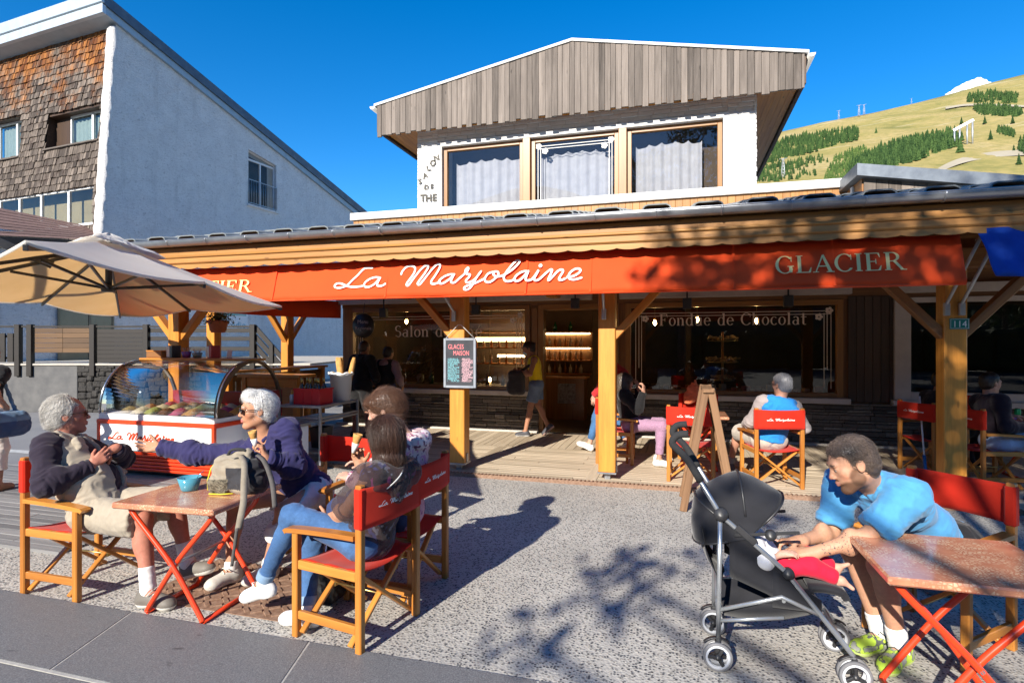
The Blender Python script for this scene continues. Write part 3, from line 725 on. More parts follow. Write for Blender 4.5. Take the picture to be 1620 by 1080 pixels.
while x < 9.2:
    for k in range(10):
        u = k / 10; top.append((x + u * .26, EY + .045, 2.71)); bot.append((x + u * .26, EY + .045, 2.645 - .018 * abs(math.sin(math.pi * u)) ** .7 + .006))
    x += .26
m.sheet([bot, top], .014, False); cb(m, 'scalloped_trim', M_FASC, roof)
# white parapet band and boards between roof and upper storey
m = MB(); m.span((-6.3, YW - .12, 4.12), (2.75, YW + .02, 4.26), .006); cb(m, 'parapet', M_WHITE)
m = MB(); x = -6.25
while x < 2.7: m.span((x, YW - .07, 3.80), (x + .118, YW - .03, 4.12), .004); x += .12
cb(m, 'parapet_boards', M_FASC)
# ---- upper storey
TL, TR = -4.87, 1.27
wl, wr, wb, wt = PY(700, 330, YW).x, PY(1143, 300, YW).x, 4.30, 5.62
wb = PY(940, 322, YW).z; wt = PY(940, 208, YW).z
TOPZ = 6.05
m = MB()
for a, b, z0, z1 in ((TL, wl - .08, 4.02, TOPZ), (wr + .08, TR, 4.02, TOPZ), (wl - .08, wr + .08, 4.02, wb - .03), (wl - .08, wr + .08, wt + .09, TOPZ)):
    m.span((a, YW, z0), (b, YW + .3, z1), 0)
m.span((TL, YW + .3, 4.0), (TL + .25, YW + 9, TOPZ), 0); m.span((TR - .25, YW + .3, 4.0), (TR, YW + 9, TOPZ), 0)
tower = cb(m, 'upper_wall', M_WBRICK)
m = MB()
def courses(m, a, b, z0, z1, y, axis='x'):
    z = z0; k = 0
    while z < z1 - .01:
        h = min(random.uniform(.062, .082), z1 - z); x = a - (random.uniform(0, .2))
        while x < b:
            x2 = x + random.uniform(.20, .30); xa, xb_ = max(a, x), min(b, x2); pr = random.uniform(.006, .022)
            if xb_ - xa > .02:
                if axis == 'x': m.span((xa + .001, y - pr, z + .003), (xb_ - .001, y + .05, z + h - .002), .008)
                else: m.span((y - .05, xa + .001, z + .003), (y + pr, xb_ - .001, z + h - .002), .008)
            x = x2
        z += h; k += 1
courses(m, TL + .001, wl - .085, 4.27, TOPZ, YW - .001); courses(m, wr + .085, TR - .001, 4.27, TOPZ, YW - .001); courses(m, wl - .08, wr + .08, wt + .10, TOPZ, YW - .001)
courses(m, YW, YW + 5, 4.2, TOPZ, TR, 'y')
cb(m, 'brick_courses', M_WBRICK, tower)
m = MB(); m.span((wl - .10, YW - .03, wt + .0), (wr + .10, YW + .15, wt + .09), .004); m.span((wl - .09, YW - .025, wb - .02), (wl - .01, YW + .15, wt), .004); m.span((wr + .01, YW - .025, wb - .02), (wr + .09, YW + .15, wt), .004)
cb(m, 'window_surround', M_WHITE, tower)
mul = [PY(833, 300, YW).x, PY(985, 300, YW).x]
edges = [wl, mul[0], mul[1], wr]
for k in range(3):
    a, b = edges[k] + (.0 if k == 0 else .075), edges[k + 1] - (.0 if k == 2 else .075)
    w = MB(); y0, y1 = YW + .06, YW + .14; f = .075
    w.span((a, y0, wb), (a + f, y1, wt), .005); w.span((b - f, y0, wb), (b, y1, wt), .005); w.span((a + f, y0, wt - f), (b - f, y1, wt), .005); w.span((a + f, y0, wb), (b - f, y1, wb + .05), .005)
    o = cb(w, 'window', M_FRAME)
    g = MB(); g.span((a + f - .01, YW + .10, wb + .04), (b - f + .01, YW + .106, wt - f + .01), 0); cb(g, 'pane', M_GLT, o)
    ca, cbx = a + f + (.10 if k == 0 else .06), b - f - (.05 if k == 0 else (.24 if k == 2 else .10)); P = []
    for i in range(60):
        u = i / 59; xx = ca + (cbx - ca) * u
        ztop = wt - f - .17 - .06 * abs(math.sin(u * math.pi * 5)) ** .5 + .05 * math.sin(u * 3)
        P.append([(xx, YW + .30 + .018 * math.sin(u * 46) + .008 * math.sin(u * 17), wb + .05 + (ztop - wb - .05) * j / 8) for j in range(9)])
    c = MB(); c.sheet(P, .0); cb(c, 'curtain', fabric('net_curtain', (.60, .60, .63), (.48, .48, .52), trans=.3), o)
    if k == 1:
        d = MB(); fq = fY(YW + .098); xa, xb_, zz = a + f + .04, b - f - .04, wt - f - .06; t = .012
        for dz in (0, .05): d.add([fq(xa, zz - dz - t, .002), fq(xb_, zz - dz - t, .002), fq(xb_, zz - dz, .002), fq(xa, zz - dz, .002)], [(0, 1, 2, 3)])
        for xx in (xa, xa + .05, xb_ - t, xb_ - .05 - t): d.add([fq(xx, wb + .08, .003), fq(xx + t, wb + .08, .003), fq(xx + t, zz + .03, .003), fq(xx, zz + .03, .003)], [(0, 1, 2, 3)])
        for (cx, cz) in ((xa + .02, zz), (xa + .14, zz - .1), (xb_ - .02, zz), (xb_ - .14, zz - .1)):
            for a_ in range(5): disc(d, (cx + .035 * math.cos(a_ * 1.257), cz + .035 * math.sin(a_ * 1.257)), .026, fq, .004 + a_ * .0003, 8)
        cb(d, 'lettering', M_WHITE, o)
for xx in mul:
    m = MB(); m.span((xx - .07, YW - .02, wb - .005), (xx + .07, YW + .16, wt + .07), .006); cb(m, 'mullion', M_FRAME, tower)
m = MB(); m.span((wl - .1, YW - .06, wb - .045), (wr + .1, YW + .16, wb - .006), .005); cb(m, 'window_ledge', M_WHITE, tower)
m = MB()
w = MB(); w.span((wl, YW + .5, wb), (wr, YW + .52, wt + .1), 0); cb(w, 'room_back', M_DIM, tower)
# metal letters SALON DE THE on the white pier
f = fY(YW - .03); lm = MB()
for ch, px, py, sz, rt in (('S', 663, 292, .15, .9), ('A', 670, 283, .15, .9), ('L', 676, 271, .15, .85), ('O', 681, 264, .16, .75), ('N', 687, 256, .16, .7), ('D', 671, 300, .13, 0), ('E', 681, 299, .13, 0), ('T', 665, 319, .19, 0), ('H', 673, 319, .19, 0), ('E', 684, 318, .19, 0)):
    q = PY(px, py, YW - .03); sans(lm, ch, f, q.x, q.z, sz, .004, rot=rt * .3, bold=.035)
cb(lm, 'lettering', simple('dark_iron_letters', (.03, .026, .02), (.07, .06, .04), 20, .6), tower)
# ---- gable roof of the upper storey
YG = YW - .35
gl, gr, ga = PY(597, 165, YG), PY(1273, 82, YG), PY(905, 62, YG)
GB = 5.83
m = MB(); x = gl.x; k = 0
while x < gr.x:
    wd = random.uniform(.085, .13); x2 = min(gr.x, x + wd); xm = (x + x2) / 2
    zt = np.interp(xm, [gl.x, ga.x, gr.x], [gl.z, ga.z, gr.z]) - .04
    zb = GB - .17 - random.uniform(0, .035) + (.028 if k % 2 else 0)
    m.span((x + .002, YG - .0 - random.uniform(0, .012), zb), (x2 - .003, YG + .03, zt), .003, grain=2); x = x2; k += 1
groof = thing('x', None, None); bpy.data.objects.remove(groof)
m2 = MB()
def slab(m, a, b, y0, y1, t):
    a = Vector(a); b = Vector(b)
    m.add([(a.x, y0, a.z), (b.x, y0, b.z), (b.x, y1, b.z), (a.x, y1, a.z), (a.x, y0, a.z + t), (b.x, y0, b.z + t), (b.x, y1, b.z + t), (a.x, y1, a.z + t)],
          [(0, 3, 2, 1), (4, 5, 6, 7), (0, 1, 5, 4), (1, 2, 6, 5), (2, 3, 7, 6), (3, 0, 4, 7)])
slab(m2, gl - Vector((.06, 0, .045)), ga - Vector((0, 0, .04)), YG - .03, YW + 9.4, .045); slab(m2, ga - Vector((0, 0, .04)), gr - Vector((-.06, 0, .035)), YG - .03, YW + 9.4, .045)
gro = cb(m2, 'gable_roof', M_WHITE)
cb(m, 'gable_boards', M_GREYW, gro)
m = MB()   # soffits and barge boards
SO = 5.80
m.span((gl.x + .02, YG + .032, SO - .02), (gr.x - .02, YW + .02, SO + .03), 0)
xx = TR + .02
while xx < gr.x - .05: m.span((xx, YW + .022, SO - .012), (min(xx + .098, gr.x - .04), YW + 9.2, SO + .012), .002, grain=1); xx += .1
xx = gl.x + .05
while xx < TL - .02: m.span((xx, YW + .022, SO - .012), (min(xx + .098, TL - .005), YW + 9.2, SO + .012), .002, grain=1); xx += .1
cb(m, 'soffit', M_POST, gro)
m = MB(); m.span((gr.x - .03, YG + .034, SO - .06), (gr.x + .03, YW + 9.3, SO + .42), .004); cb(m, 'barge_board', M_DARKW, gro); m = MB(); m.span((gl.x - .03, YG + .034, SO - .06), (gl.x + .03, YW + 9.3, SO + .40), .004); cb(m, 'barge_board', M_DARKW, gro)
n = 10
for x0 in (gr.x + .10, gl.x - .10):
    m = MB(); z0 = (gr.z if x0 > 0 else gl.z) - .04
    m.sheet([[(x0 - .06 * math.cos(math.pi * k / n), y, z0 - .06 * math.sin(math.pi * k / n)) for k in range(n + 1)] for y in (YG - .02, YW + 9.3)], .004)
    m.add([(x0 - .06 * math.cos(math.pi * k / n), YG - .02, z0 - .06 * math.sin(math.pi * k / n)) for k in range(n + 1)], [tuple(range(n + 1))])
    cb(m, 'gutter', M_WHITE, gro)
m = MB(); m.span((gl.x + .1, YG + .06, SO + .03), (gr.x - .1, YG + .1, gl.z - .1), 0); m.span((gl.x + .1, YW + 9.2, SO + .03), (gr.x - .1, YW + 9.25, gl.z - .1), 0); cb(m, 'gable_backing', M_DARKW, gro)
# ---- low neighbouring roof on the right
Yr = 9.3
nb = thing('annexe_building', 'low dark boarded annexe with a zinc edged roof rising behind the tiles', 'building', (4.2, Yr, 0))
a0, a1 = PY(1367, 262, Yr), PY(1640, 283, Yr)
m = MB(); x = a0.x
while x < a1.x + 4:
    zt = a0.z + (a1.z - a0.z) * (x - a0.x) / (a1.x - a0.x) - .12
    m.span((x, Yr, 3.2), (x + .152, Yr + .03, max(3.3, zt)), .004, grain=2); x += .157
m.build('wall', M_GREYW, nb, -nb.location)
m = MB(); m.span((a0.x - .02, Yr + .031, 3.2), (a0.x + .02, Yr + 1.2, a0.z - .1), .003); m.build('side_wall', M_BEAM, nb, -nb.location)
m = MB(); e = a1 + (a1 - a0) * 1.2; slab(m, a0 - Vector((.12, 0, .16)), e - Vector((0, 0, .16)), Yr - .12, Yr + 5, .17); q = PY(1300, 300, Yr + 1.5)
slab(m, Vector((a0.x - 1.0, 0, a0.z - .75)), a0 - Vector((.13, 0, .16)), Yr + 1.1, Yr + 5, .14)
m.build('roof', simple('dark_zinc', (.13, .15, .18), (.24, .27, .30), 5, .45, .05, metal=.6), nb, -nb.location)
m = MB(); m.span((2.80, Yr + .4, 4.02), (a0.x - .05, Yr + .5, a0.z - .45), .004); m.build('corner_flashing', M_WHITE, nb, -nb.location)
# ------------------------------------------------------------------ awnings
M_AWN = fabric('orange_red_canvas', (.88, .088, .014), (.82, .074, .012), .75, 700, .1, 1.5, .1, trans=.18)
M_CREAM = simple('cream_print', (.96, .76, .30), (.92, .70, .25), 8, .6)
M_WPRINT = simple('white_print', (.9, .88, .82), (.85, .83, .78), 8, .6)
aw = thing('awning', 'long red canvas awning lettered in white script under the gutter', 'awning', (-2.4, 6.2, 2.2))
def awp(u, v, l):
    k = (v - AWZ0) / (AWZ1 - AWZ0); y = AWY0 + (AWY1 - AWY0) * k
    return (u, y - l, v)
AX0, AX1 = -7.38, 2.53
P = []
for i in range(120):
    x = AX0 + (AX1 - AX0) * i / 119; P.append([(x, awp(x, z, 0)[1] + .010 * math.sin(x * 2.3 + z * 5) + .004 * math.sin(x * 7.1 + z * 11) + .003 * math.sin(x * 17 - z * 23), z) for z in np.linspace(AWZ0 + .004 * math.sin(x * 1.7), AWZ1, 9)])
m = MB(); m.sheet(P, .003); m.build('canvas', M_AWN, aw, -aw.location)
m = MB(); m.tube([(AX0, AWY0 + .012, AWZ0 - .006), (AX1, AWY0 + .012, AWZ0 - .006)], .014, 8); m.build('front_bar', M_AWN, aw, -aw.location)
f2 = lambda u, v, l: (u, awp(u, v, 0)[1] - l - .019, v)
m = MB(); script(m, lambda u, v, l: f2(SCRIPT_X0 + u, SCRIPT_Z0 + v, l), SCRIPT_W); m.build('lettering', M_WPRINT, aw, -aw.location)
m = MB(); q0, q1 = PY(1226, 434, 6.13), PY(1431, 424, 6.13); serif(m, 'GLACIER', f2, q0.x, q1.x, q0.z + .005, .175)
q0, q1 = PY(327, 467, 6.13), PY(398, 462, 6.13); serif(m, 'TIER', f2, q0.x, q1.x, q1.z, .165); m.build('lettering', M_CREAM, aw, -aw.location)
m = MB()
for x in (-4.95, -3.35, -1.62, -.9, .55, 1.45): m.sheet([[(x + dx, awp(0, z, 0)[1] - .0095 - .004 * (dx == .012), z) for dx in (0, .012, .024)] for z in np.linspace(AWZ0, AWZ1, 4)], 0)
m.build('seam', M_AWN, aw, -aw.location)
M_ARM = simple('grey_aluminium', (.45, .43, .40), (.36, .34, .32), 6, .4, metal=.5)
for x in (-2.69, -.79, 2.66, 2.79):
    m = MB(); m.tube([(x - .03, PYF - .12, 1.98), (x - .03, PYF - .14, 2.06), (x + .02, AWY0 + .1, 2.62 if x > 2 else 2.28)], .016, 8); m.span((x - .055, PYF - .15, 1.93), (x - .005, PYF - .10, 2.06), .006); m.build('arm', M_ARM, aw, -aw.location)
sw = thing('side_awning', 'dark red canvas strip hanging along the left side of the porch', 'awning', (-7.1, 8.2, 2.2))
P = [[(-7.05 + .5 * i / 19, 6.3 + 3.85 * i / 19, z + .03 * math.sin(i / 19 * math.pi) * -1) for z in (2.16, 2.3, 2.5)] for i in range(20)]
m = MB(); m.sheet(P, .003); m.build('canvas', M_AWN, sw, -sw.location)
bw = thing('awning', 'bright blue canvas awning of the next shop at the right end', 'awning', (3.4, 6.1, 2.2))
q = [PY(1546, 362, 6.05), PY(1576, 436, 5.95), PY(1700, 440, 5.9), PY(1700, 352, 6.05)]
P = []
for i in range(24):
    u = i / 23; a = q[0].lerp(q[3], u); b = q[1].lerp(q[2], u); P.append([tuple(b.lerp(a, j / 8) + Vector((0, .015 * math.sin(u * 14 + j), .0))) for j in range(9)])
m = MB(); m.sheet(P, .004); m.build('canvas', fabric('blue_canvas', (.012, .085, .48), (.01, .06, .38), trans=.15), bw, -bw.location)
m = MB(); m.tube([q[0] + Vector((-.1, .03, .06)), q[3] + Vector((.3, .03, .06))], .035, 10); m.build('roller', M_ARM, bw, -bw.location)
# ------------------------------------------------------------------ chalet on the left, its terrace and railings
LROT = R(-5.2); LO = cw(-.722 * 17.0, 17.0)
LM = Matrix.Translation(LO) @ Matrix.Rotation(LROT, 4, 'Z'); LMi = LM.inverted()
def LP(px, py, ax, val):
    """point where a sighting meets the chalet-plane local[ax] = val, in chalet coordinates"""
    a = (px - CXP) / FPX; o = LMi @ Vector((0, 0, CAMH)); e = LMi @ cw(a, 1, CAMH - (py - HY) / FPX); dd = e - o
    t = (val - o[ax]) / dd[ax]; return o + dd * t
ch = thing('chalet_building', 'tall chalet with shingled front, rough white gable wall and zinc edged roof', 'building', LO, LROT)
def m_rough():
    N = NT('rough_white_render'); p = N.coord('obj')
    c = N.ramp(N.noise(p, 2.2, 5, .6), [(.3, (.76, .75, .74)), (.7, (.88, .87, .85))])
    n = N.noise(N.coord('obj', (1, 5.0, 9.0)), 2.2, 6, .75, 1.2)
    c = N.mix(N.ramp(n, [(.53, 0.0), (.64, .55)]), c, (.34, .32, .31))
    c = N.mix(N.ramp(N.noise(N.coord('obj', (1, 2.2, .35)), 1.2, 4, .6), [(.56, 0.0), (.72, .35)]), c, (.48, .46, .44))
    N.bsdf(c, .9, N.bump(n, 1.0, .05), spec=.2); return N.m
M_ROUGH = m_rough()
def m_shingle():
    N = NT('larch_shingle'); g = N.coord('gc'); p = N.coord('obj')
    z = N.n('SeparateXYZ'); N.l(p, z.inputs[0])
    streak = N.noise(N.coord('gc', (2.0, 60, 60)), 1.0, 4, .6)
    grey = N.mix(N.rv(), (.060, .050, .044), (.29, .24, .20)); rust = N.mix(N.rv(), (.15, .042, .010), (.50, .20, .05))
    f = N.math('ADD', N.math('MULTIPLY', N.math('SUBTRACT', z.outputs[2], 9.1), .36), N.math('MULTIPLY', N.math('SUBTRACT', N.noise(p, 1.1, 4, .7), .5), 3.4))
    c = N.mix(N.ramp(f, [(.15, 0.0), (.75, 1.0)]), grey, rust)
    c = N.mix(N.ramp(streak, [(.40, .75), (.62, 0.0)]), c, (.03, .022, .018))
    c = N.mix(N.ramp(N.noise(p, 2.3, 4, .7), [(.56, 0.0), (.66, .7)]), c, (.045, .03, .025))
    N.bsdf(c, .85, N.bump(streak, .4, .006), spec=.2); return N.m
M_SHING = m_shingle()
ZTOP = 11.42; SLOPE = .283; LEAN = .43
GL_ = 22.0
def gz(y): return ZTOP - SLOPE * (y - .43)
m = MB()   # gable wall
gw = LP(393, 236, 0, 0); gw2 = LP(437, 330, 0, 0)
WY0, WY1 = gw.y, gw2.y; WZ0 = LP(393, 322, 0, 0).z; WZ1a, WZ1b = gw.z, LP(437, 262, 0, 0).z
def gq(m, pts): m.add([(0, y, z) for y, z in pts], [tuple(range(len(pts)))])
gq(m, [(-2.6, 0), (WY0, 0), (WY0, gz(WY0)), (.43, gz(.43)), (0.0, 4.6), (-2.6, 4.6)])
gq(m, [(WY0, 0), (WY1, 0), (WY1, WZ0), (WY0, WZ0)]); gq(m, [(WY0, WZ1a), (WY1, WZ1b), (WY1, gz(WY1)), (WY0, gz(WY0))]); gq(m, [(WY1, 0), (GL_, 0), (GL_, gz(GL_)), (WY1, gz(WY1))])
def rv4(m, a, b): m.add([(0, *a), (0, *b), (-.22, *b), (-.22, *a)], [(0, 1, 2, 3)])
rv4(m, (WY0, WZ0), (WY0, WZ1a)); rv4(m, (WY0, WZ1a), (WY1, WZ1b)); rv4(m, (WY1, WZ1b), (WY1, WZ0)); rv4(m, (WY1, WZ0), (WY0, WZ0))
gwall = m.build('gable_wall', M_ROUGH, ch)
# rough battered end pier of the gable wall
P = []
for i in range(40):
    z = 4.4 + (ZTOP - .1 - 4.4) * i / 39; y = -.06 + LEAN * (z - 4.6) / (ZTOP - 4.6) + (-.10 if z < 4.8 else 0) * (4.8 - z) / .4
    j = lambda: random.uniform(-.018, .018)
    P.append([(.012, y + .12, z), (.02 + j(), y + j(), z), (-.12, y - .03 + j(), z), (-.28 + j(), y - .02 + j(), z), (-.36, y + .10, z)])
m = MB(); m.sheet(P, 0); m.build('end_pier', M_ROUGH, ch)
# shingled front
def fy(z): return .10 + LEAN * (z - 4.6) / (ZTOP - 4.6)
def FP(px, py):
    y = .25
    for _ in range(4): p = LP(px, py, 1, y); y = fy(p.z)
    return p
wa = (FP(78, 178), FP(157, 228)); wb_ = (FP(-30, 190), FP(32, 250)); wc = (FP(-30, 310), FP(147, 352))
holes = [(wa[0].x, wa[1].x, FP(100, 232).z, FP(150, 170).z), (wb_[0].x, wb_[1].x, FP(20, 250).z, FP(20, 188).z), (wc[0].x, wc[1].x + .02, FP(120, 356).z, FP(120, 298).z)]
m = MB(); z = 4.55; r = 0
while z < ZTOP:
    x = -9.0 - random.uniform(0, .1)
    while x < -.36:
        wd = random.uniform(.085, .16); x2 = min(x + wd, -.352)
        xm = (x + x2) / 2
        if not any(h[0] - .01 < xm < h[1] + .01 and h[2] < z + .15 < h[3] + .05 for h in holes):
            zz = z + random.uniform(-.022, .018); tl = random.uniform(-.008, .012); yb = fy(zz) - .055; yt = fy(zz + .34) - .010
            M_ = frame(((x + x2) / 2, (yb + yt) / 2 + random.uniform(-.006, .006) - tl, zz + .17), (1, 0, random.uniform(-.02, .02)), (0, -(yb - yt), .34))
            m.obox(M_, (x2 - x - .008, .35, .018), .002, None, 1)
        x = x2
    z += .215
front = m.build('shingle_front', M_SHING, ch)
m = MB(); 
def backing(m):
    xs = sorted({-9.2, -.3} | {h[0] for h in holes} | {h[1] for h in holes}); zs = sorted({4.4, ZTOP + .1} | {h[2] for h in holes} | {h[3] for h in holes})
    for i in range(len(xs) - 1):
        for k in range(len(zs) - 1):
            xm, zm = (xs[i] + xs[i + 1]) / 2, (zs[k] + zs[k + 1]) / 2
            if any(h[0] < xm < h[1] and h[2] < zm < h[3] for h in holes): continue
            m.add([(xs[i], fy(zs[k]), zs[k]), (xs[i + 1], fy(zs[k]), zs[k]), (xs[i + 1], fy(zs[k + 1]), zs[k + 1]), (xs[i], fy(zs[k + 1]), zs[k + 1])], [(0, 1, 2, 3)])
    for h in holes:
        d = .45 if h is not holes[2] else .12
        A = [(h[0], h[2]), (h[1], h[2]), (h[1], h[3]), (h[0], h[3])]
        for i in range(4):
            (xa, za), (xb, zb) = A[i], A[(i + 1) % 4]
            m.add([(xa, fy(za) - .02, za), (xb, fy(zb) - .02, zb), (xb, fy(zb) + d, zb), (xa, fy(za) + d, za)], [(0, 1, 2, 3)])
backing(m); m.build('front_backing', M_DARKW, ch)
M_UPVC = simple('white_window_frame', (.78, .79, .80), (.72, .73, .74), 4, .4)
M_MINT = fabric('pale_mint_curtain', (.58, .70, .66), (.48, .60, .57), trans=.3)
for hi, (x0, x1, z0, z1) in enumerate(holes):
    rec = .22 if hi < 2 else .05; y = fy((z0 + z1) / 2) + rec; f = .06
    w = MB(); xa = x0 + (.18 if hi == 0 else (.55 if hi == 1 else 0))
    if hi < 2: xa = x0 + .30 * (x1 - x0)
    if hi < 2: fb = MB(); fb.span((x0 - .02, y + .02, z0 - .02), (xa + .01, y + .05, z1 + .02), 0); fb.build('reveal_board', M_DARKW, ch)
    w.span((xa, y, z0), (xa + f, y + .07, z1), .004); w.span((x1 - f, y, z0), (x1, y + .07, z1), .004); w.span((xa + f, y, z1 - f), (x1 - f, y + .07, z1), .004); w.span((xa + f, y, z0), (x1 - f, y + .07, z0 + f), .004)
    nm = [.60] if hi < 2 else [.18, .36, .55, .78]
    for u in nm: w.span((xa + (x1 - xa) * u - .045, y - .004, z0 + f), (xa + (x1 - xa) * u + .045, y + .074, z1 - f), .004)
    o = w.build('window', M_UPVC, ch)
    g = MB(); g.span((xa + f - .01, y + .03, z0 + f - .01), (x1 - f + .01, y + .036, z1 - f + .01), 0); g.build('pane', M_GL, o)
    if hi < 2:
        P = [[(xa + f + (x1 - xa - 2 * f) * i / 60, y + .12 + .02 * math.sin(i * .9), z0 + f + (z1 - z0 - 2 * f) * k / 4) for k in range(5)] for i in range(61)]
        c = MB(); c.sheet(P); c.build('curtain', M_MINT, o)
        s = MB(); s.span((x0 - .06, fy(z0) - .10, z0 - .05), (x1 + .03, fy(z0) + .2, z0 + .0), .005); s.build('sill', M_GREYW, o)
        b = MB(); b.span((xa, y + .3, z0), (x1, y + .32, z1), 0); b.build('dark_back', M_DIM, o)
    else:
        b = MB(); b.span((x0, y + .40, z0 - .1), (x1, y + .42, z1 + .2), 0); b.build('room', simple('lit_room_panel', (.42, .33, .18), (.34, .26, .13), 2, .8), o)  # bright panel added close behind the glass, standing in for a lit room
        s = MB(); s.span((x0, fy(z0) - .06, z0 - .06), (x1 + .05, fy(z0) + .05, z0), .005); s.build('sill', M_UPVC, o)
# gable window
w = MB(); f = .05; yq = [(WY0, WZ0), (WY1, WZ0), (WY1, WZ1b), (WY0, WZ1a)]
for i in range(4):
    a, b = yq[i], yq[(i + 1) % 4]; w.beam((-.16, *a), (-.16, *b), .06, .06, (1, 0, 0), .004)
zt = min(WZ1a, WZ1b) - .12; w.beam((-.16, WY0, zt), (-.16, WY1, zt), .07, .07, (1, 0, 0), .004); w.beam((-.16, (WY0 + WY1) / 2, WZ0), (-.16, (WY0 + WY1) / 2, zt), .06, .07, (1, 0, 0), .004)
o = w.build('window', M_UPVC, ch)
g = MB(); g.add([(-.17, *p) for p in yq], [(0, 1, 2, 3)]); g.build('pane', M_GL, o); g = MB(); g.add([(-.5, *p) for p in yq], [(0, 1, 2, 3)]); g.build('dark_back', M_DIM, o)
s = MB(); s.span((-.1, WY0 - .08, WZ0 - .09), (.08, WY1 + .08, WZ0 - .01), .006); s.build('sill', M_ROUGH, o)
s = MB(); rz = WZ0 + .95
s.beam((.03, WY0, rz), (.03, WY1, rz), .03, .03); s.beam((.03, WY0, WZ0 + .05), (.03, WY1, WZ0 + .05), .03, .03)
for k in range(13): y = WY0 + (WY1 - WY0) * k / 12; s.tube([(.03, y, WZ0 + .05), (.03, y, rz)], .011, 6)
s.build('railing', M_ZINC, o)
# roof with zinc edges
m = MB(); a = Vector((.12, -.35, gz(-.35) + .0)); 
def rq(m, x0, x1, y0, y1, t0, t1):
    Vv = [(x0, y0, gz(y0) + t0), (x1, y0, gz(y0) + t0), (x1, y1, gz(y1) + t0), (x0, y1, gz(y1) + t0), (x0, y0, gz(y0) + t1), (x1, y0, gz(y0) + t1), (x1, y1, gz(y1) + t1), (x0, y1, gz(y1) + t1)]
    m.add(Vv, [(0, 3, 2, 1), (4, 5, 6, 7), (0, 1, 5, 4), (1, 2, 6, 5), (2, 3, 7, 6), (3, 0, 4, 7)])
rq(m, -10, .16, -.02, GL_ + .3, .20, .52)
roof = m.build('roof', simple('dark_zinc_roof', (.07, .10, .14), (.12, .16, .20), 3, .5, metal=.4), ch)
m = MB(); rq(m, -10, .10, .06, GL_ + .2, -.02, .20); m.build('fascia', simple('pale_zinc', (.36, .45, .52), (.30, .38, .44), 3, .5, metal=.3), roof)
m = MB(); rq(m, -10, .17, -.10, -.02, .22, .56); rq(m, -10, .13, -.05, .055, -.06, .215); m.build('front_fascia', simple('pale_blue_zinc', (.50, .58, .64), (.42, .50, .56), 3, .45, metal=.3), roof)
# brown shingled lean-to roof in front
an = thing('porch_roof', 'low brown shingled lean-to roof at the foot of the chalet front', 'roof', LO, LROT)
m = MB(); e0, e1 = LP(-40, 372, 0, .25), LP(168, 381, 0, .25); t0, t1 = LP(-40, 322, 0, -1.3), LP(163, 363, 0, -.9)
for k in range(9):
    u0, u1 = k / 9, (k + 1.15) / 9; P = []
    for s_ in np.linspace(0, 1, 20):
        a = e0.lerp(e1, s_); b = t0.lerp(t1, s_); P.append([tuple(a.lerp(b, u0) + Vector((0, 0, .016 + random.uniform(-.003, .003)))), tuple(a.lerp(b, u1))])
    m.sheet(P, -.006, False)
m.build('shingles', simple('brown_felt_shingle', (.17, .10, .085), (.24, .15, .125), 14, .85, .3, 90, co='gc', rvar=.3), an)
m = MB(); m.beam(e0 - Vector((.02, 0, .10)), e1 - Vector((.02, 0, .10)), .05, .17); m.beam(e0 - Vector((.5, 0, .25)), e1 - Vector((.5, 0, .25)), .6, .06); m.build('eaves_board', M_DARKW, an)
# terrace retaining wall, along a line square to the view
TD = 13.6
def TPp(r, z, d=TD): return cw(r, d, z)
TA = -YAW * 0 + math.atan2(cw(1, 0).y, cw(1, 0).x)
tw = thing('terrace_wall', 'dark rough stone terrace wall with pale coping below the railing', 'wall', TPp(-10, 0), TA)
def tb(m, name, mat, par=None): return m.build(name, mat, par or tw)
r0 = -10.0
m = MB(); z = 0
while z < 1.08:
    h = random.uniform(.07, .15); h = min(h, 1.10 - z); x = -.35
    while x < 3.9:
        x2 = x + random.uniform(.10, .30); zj = random.uniform(-.03, .03); m.span((x - .004, -.02 - random.uniform(0, .06), z - .01 + zj), (min(x2, 3.9) + .004, .25, z + h + .01 + zj), .03); x = x2
    z += h
tb(m, 'stonework', simple('dark_rubble_stone', (.018, .017, .016), (.062, .056, .05), 9, .9, 1.0, 18, co='gc', rvar=.2, dist=.03))
m = MB(); m.span((-6, -.03, 0), (-.37, .25, 1.12), .01); tb(m, 'concrete_block', simple('grey_concrete', (.09, .09, .092), (.14, .137, .133), 4, .9, .3, 50))
m = MB(); m.span((-6, -.06, 1.12), (5.2, 8, 1.17), .01); tb(m, 'coping', simple('pale_concrete', (.48, .44, .38), (.40, .37, .32), 9, .9, .2))
rl = thing('terrace_railing', 'dark stained timber railing with slatted panels on the terrace wall', 'railing', TPp(-10, 1.17), TA)
def rx(px): return (px - CXP) / FPX * TD + 10.0
def rz_(py): return CAMH - (py - HY) / FPX * TD - 1.17
M_RAIL = wood('dark_stain', (.006, .004, .003), (.014, .009, .006), .6, .3, False, .15)
M_SLAT = wood('brown_slats', (.06, .028, .009), (.14, .072, .026), .6, .3, True, .35)
for px in (31, 50, 149, 233, 401):
    m = MB(); m.span((rx(px) - .06, -.09, -.30), (rx(px) + .06, .03, .93), .006); m.build('post', M_RAIL, rl)
m = MB(); m.span((-6, -.05, .86), (rx(405), .04, .90), .004); m.build('top_rail', M_RAIL, rl)
m = MB()
for k in range(5): z0 = .26 + k * .118; m.span((rx(56), -.02, z0), (rx(100), .01, z0 + .112), .003); m.span((rx(100) + .004, -.02, z0 - (.0 if k else .0)), (rx(145), .01, z0 + .112), .003)
m.build('slat_panel', M_SLAT, rl)
m = MB()
for k in range(8): m.span((rx(155), -.03, .02 + k * .10), (rx(230), .02, .118 + k * .10), .003)
m.build('dark_panel', M_RAIL, rl)
m = MB()
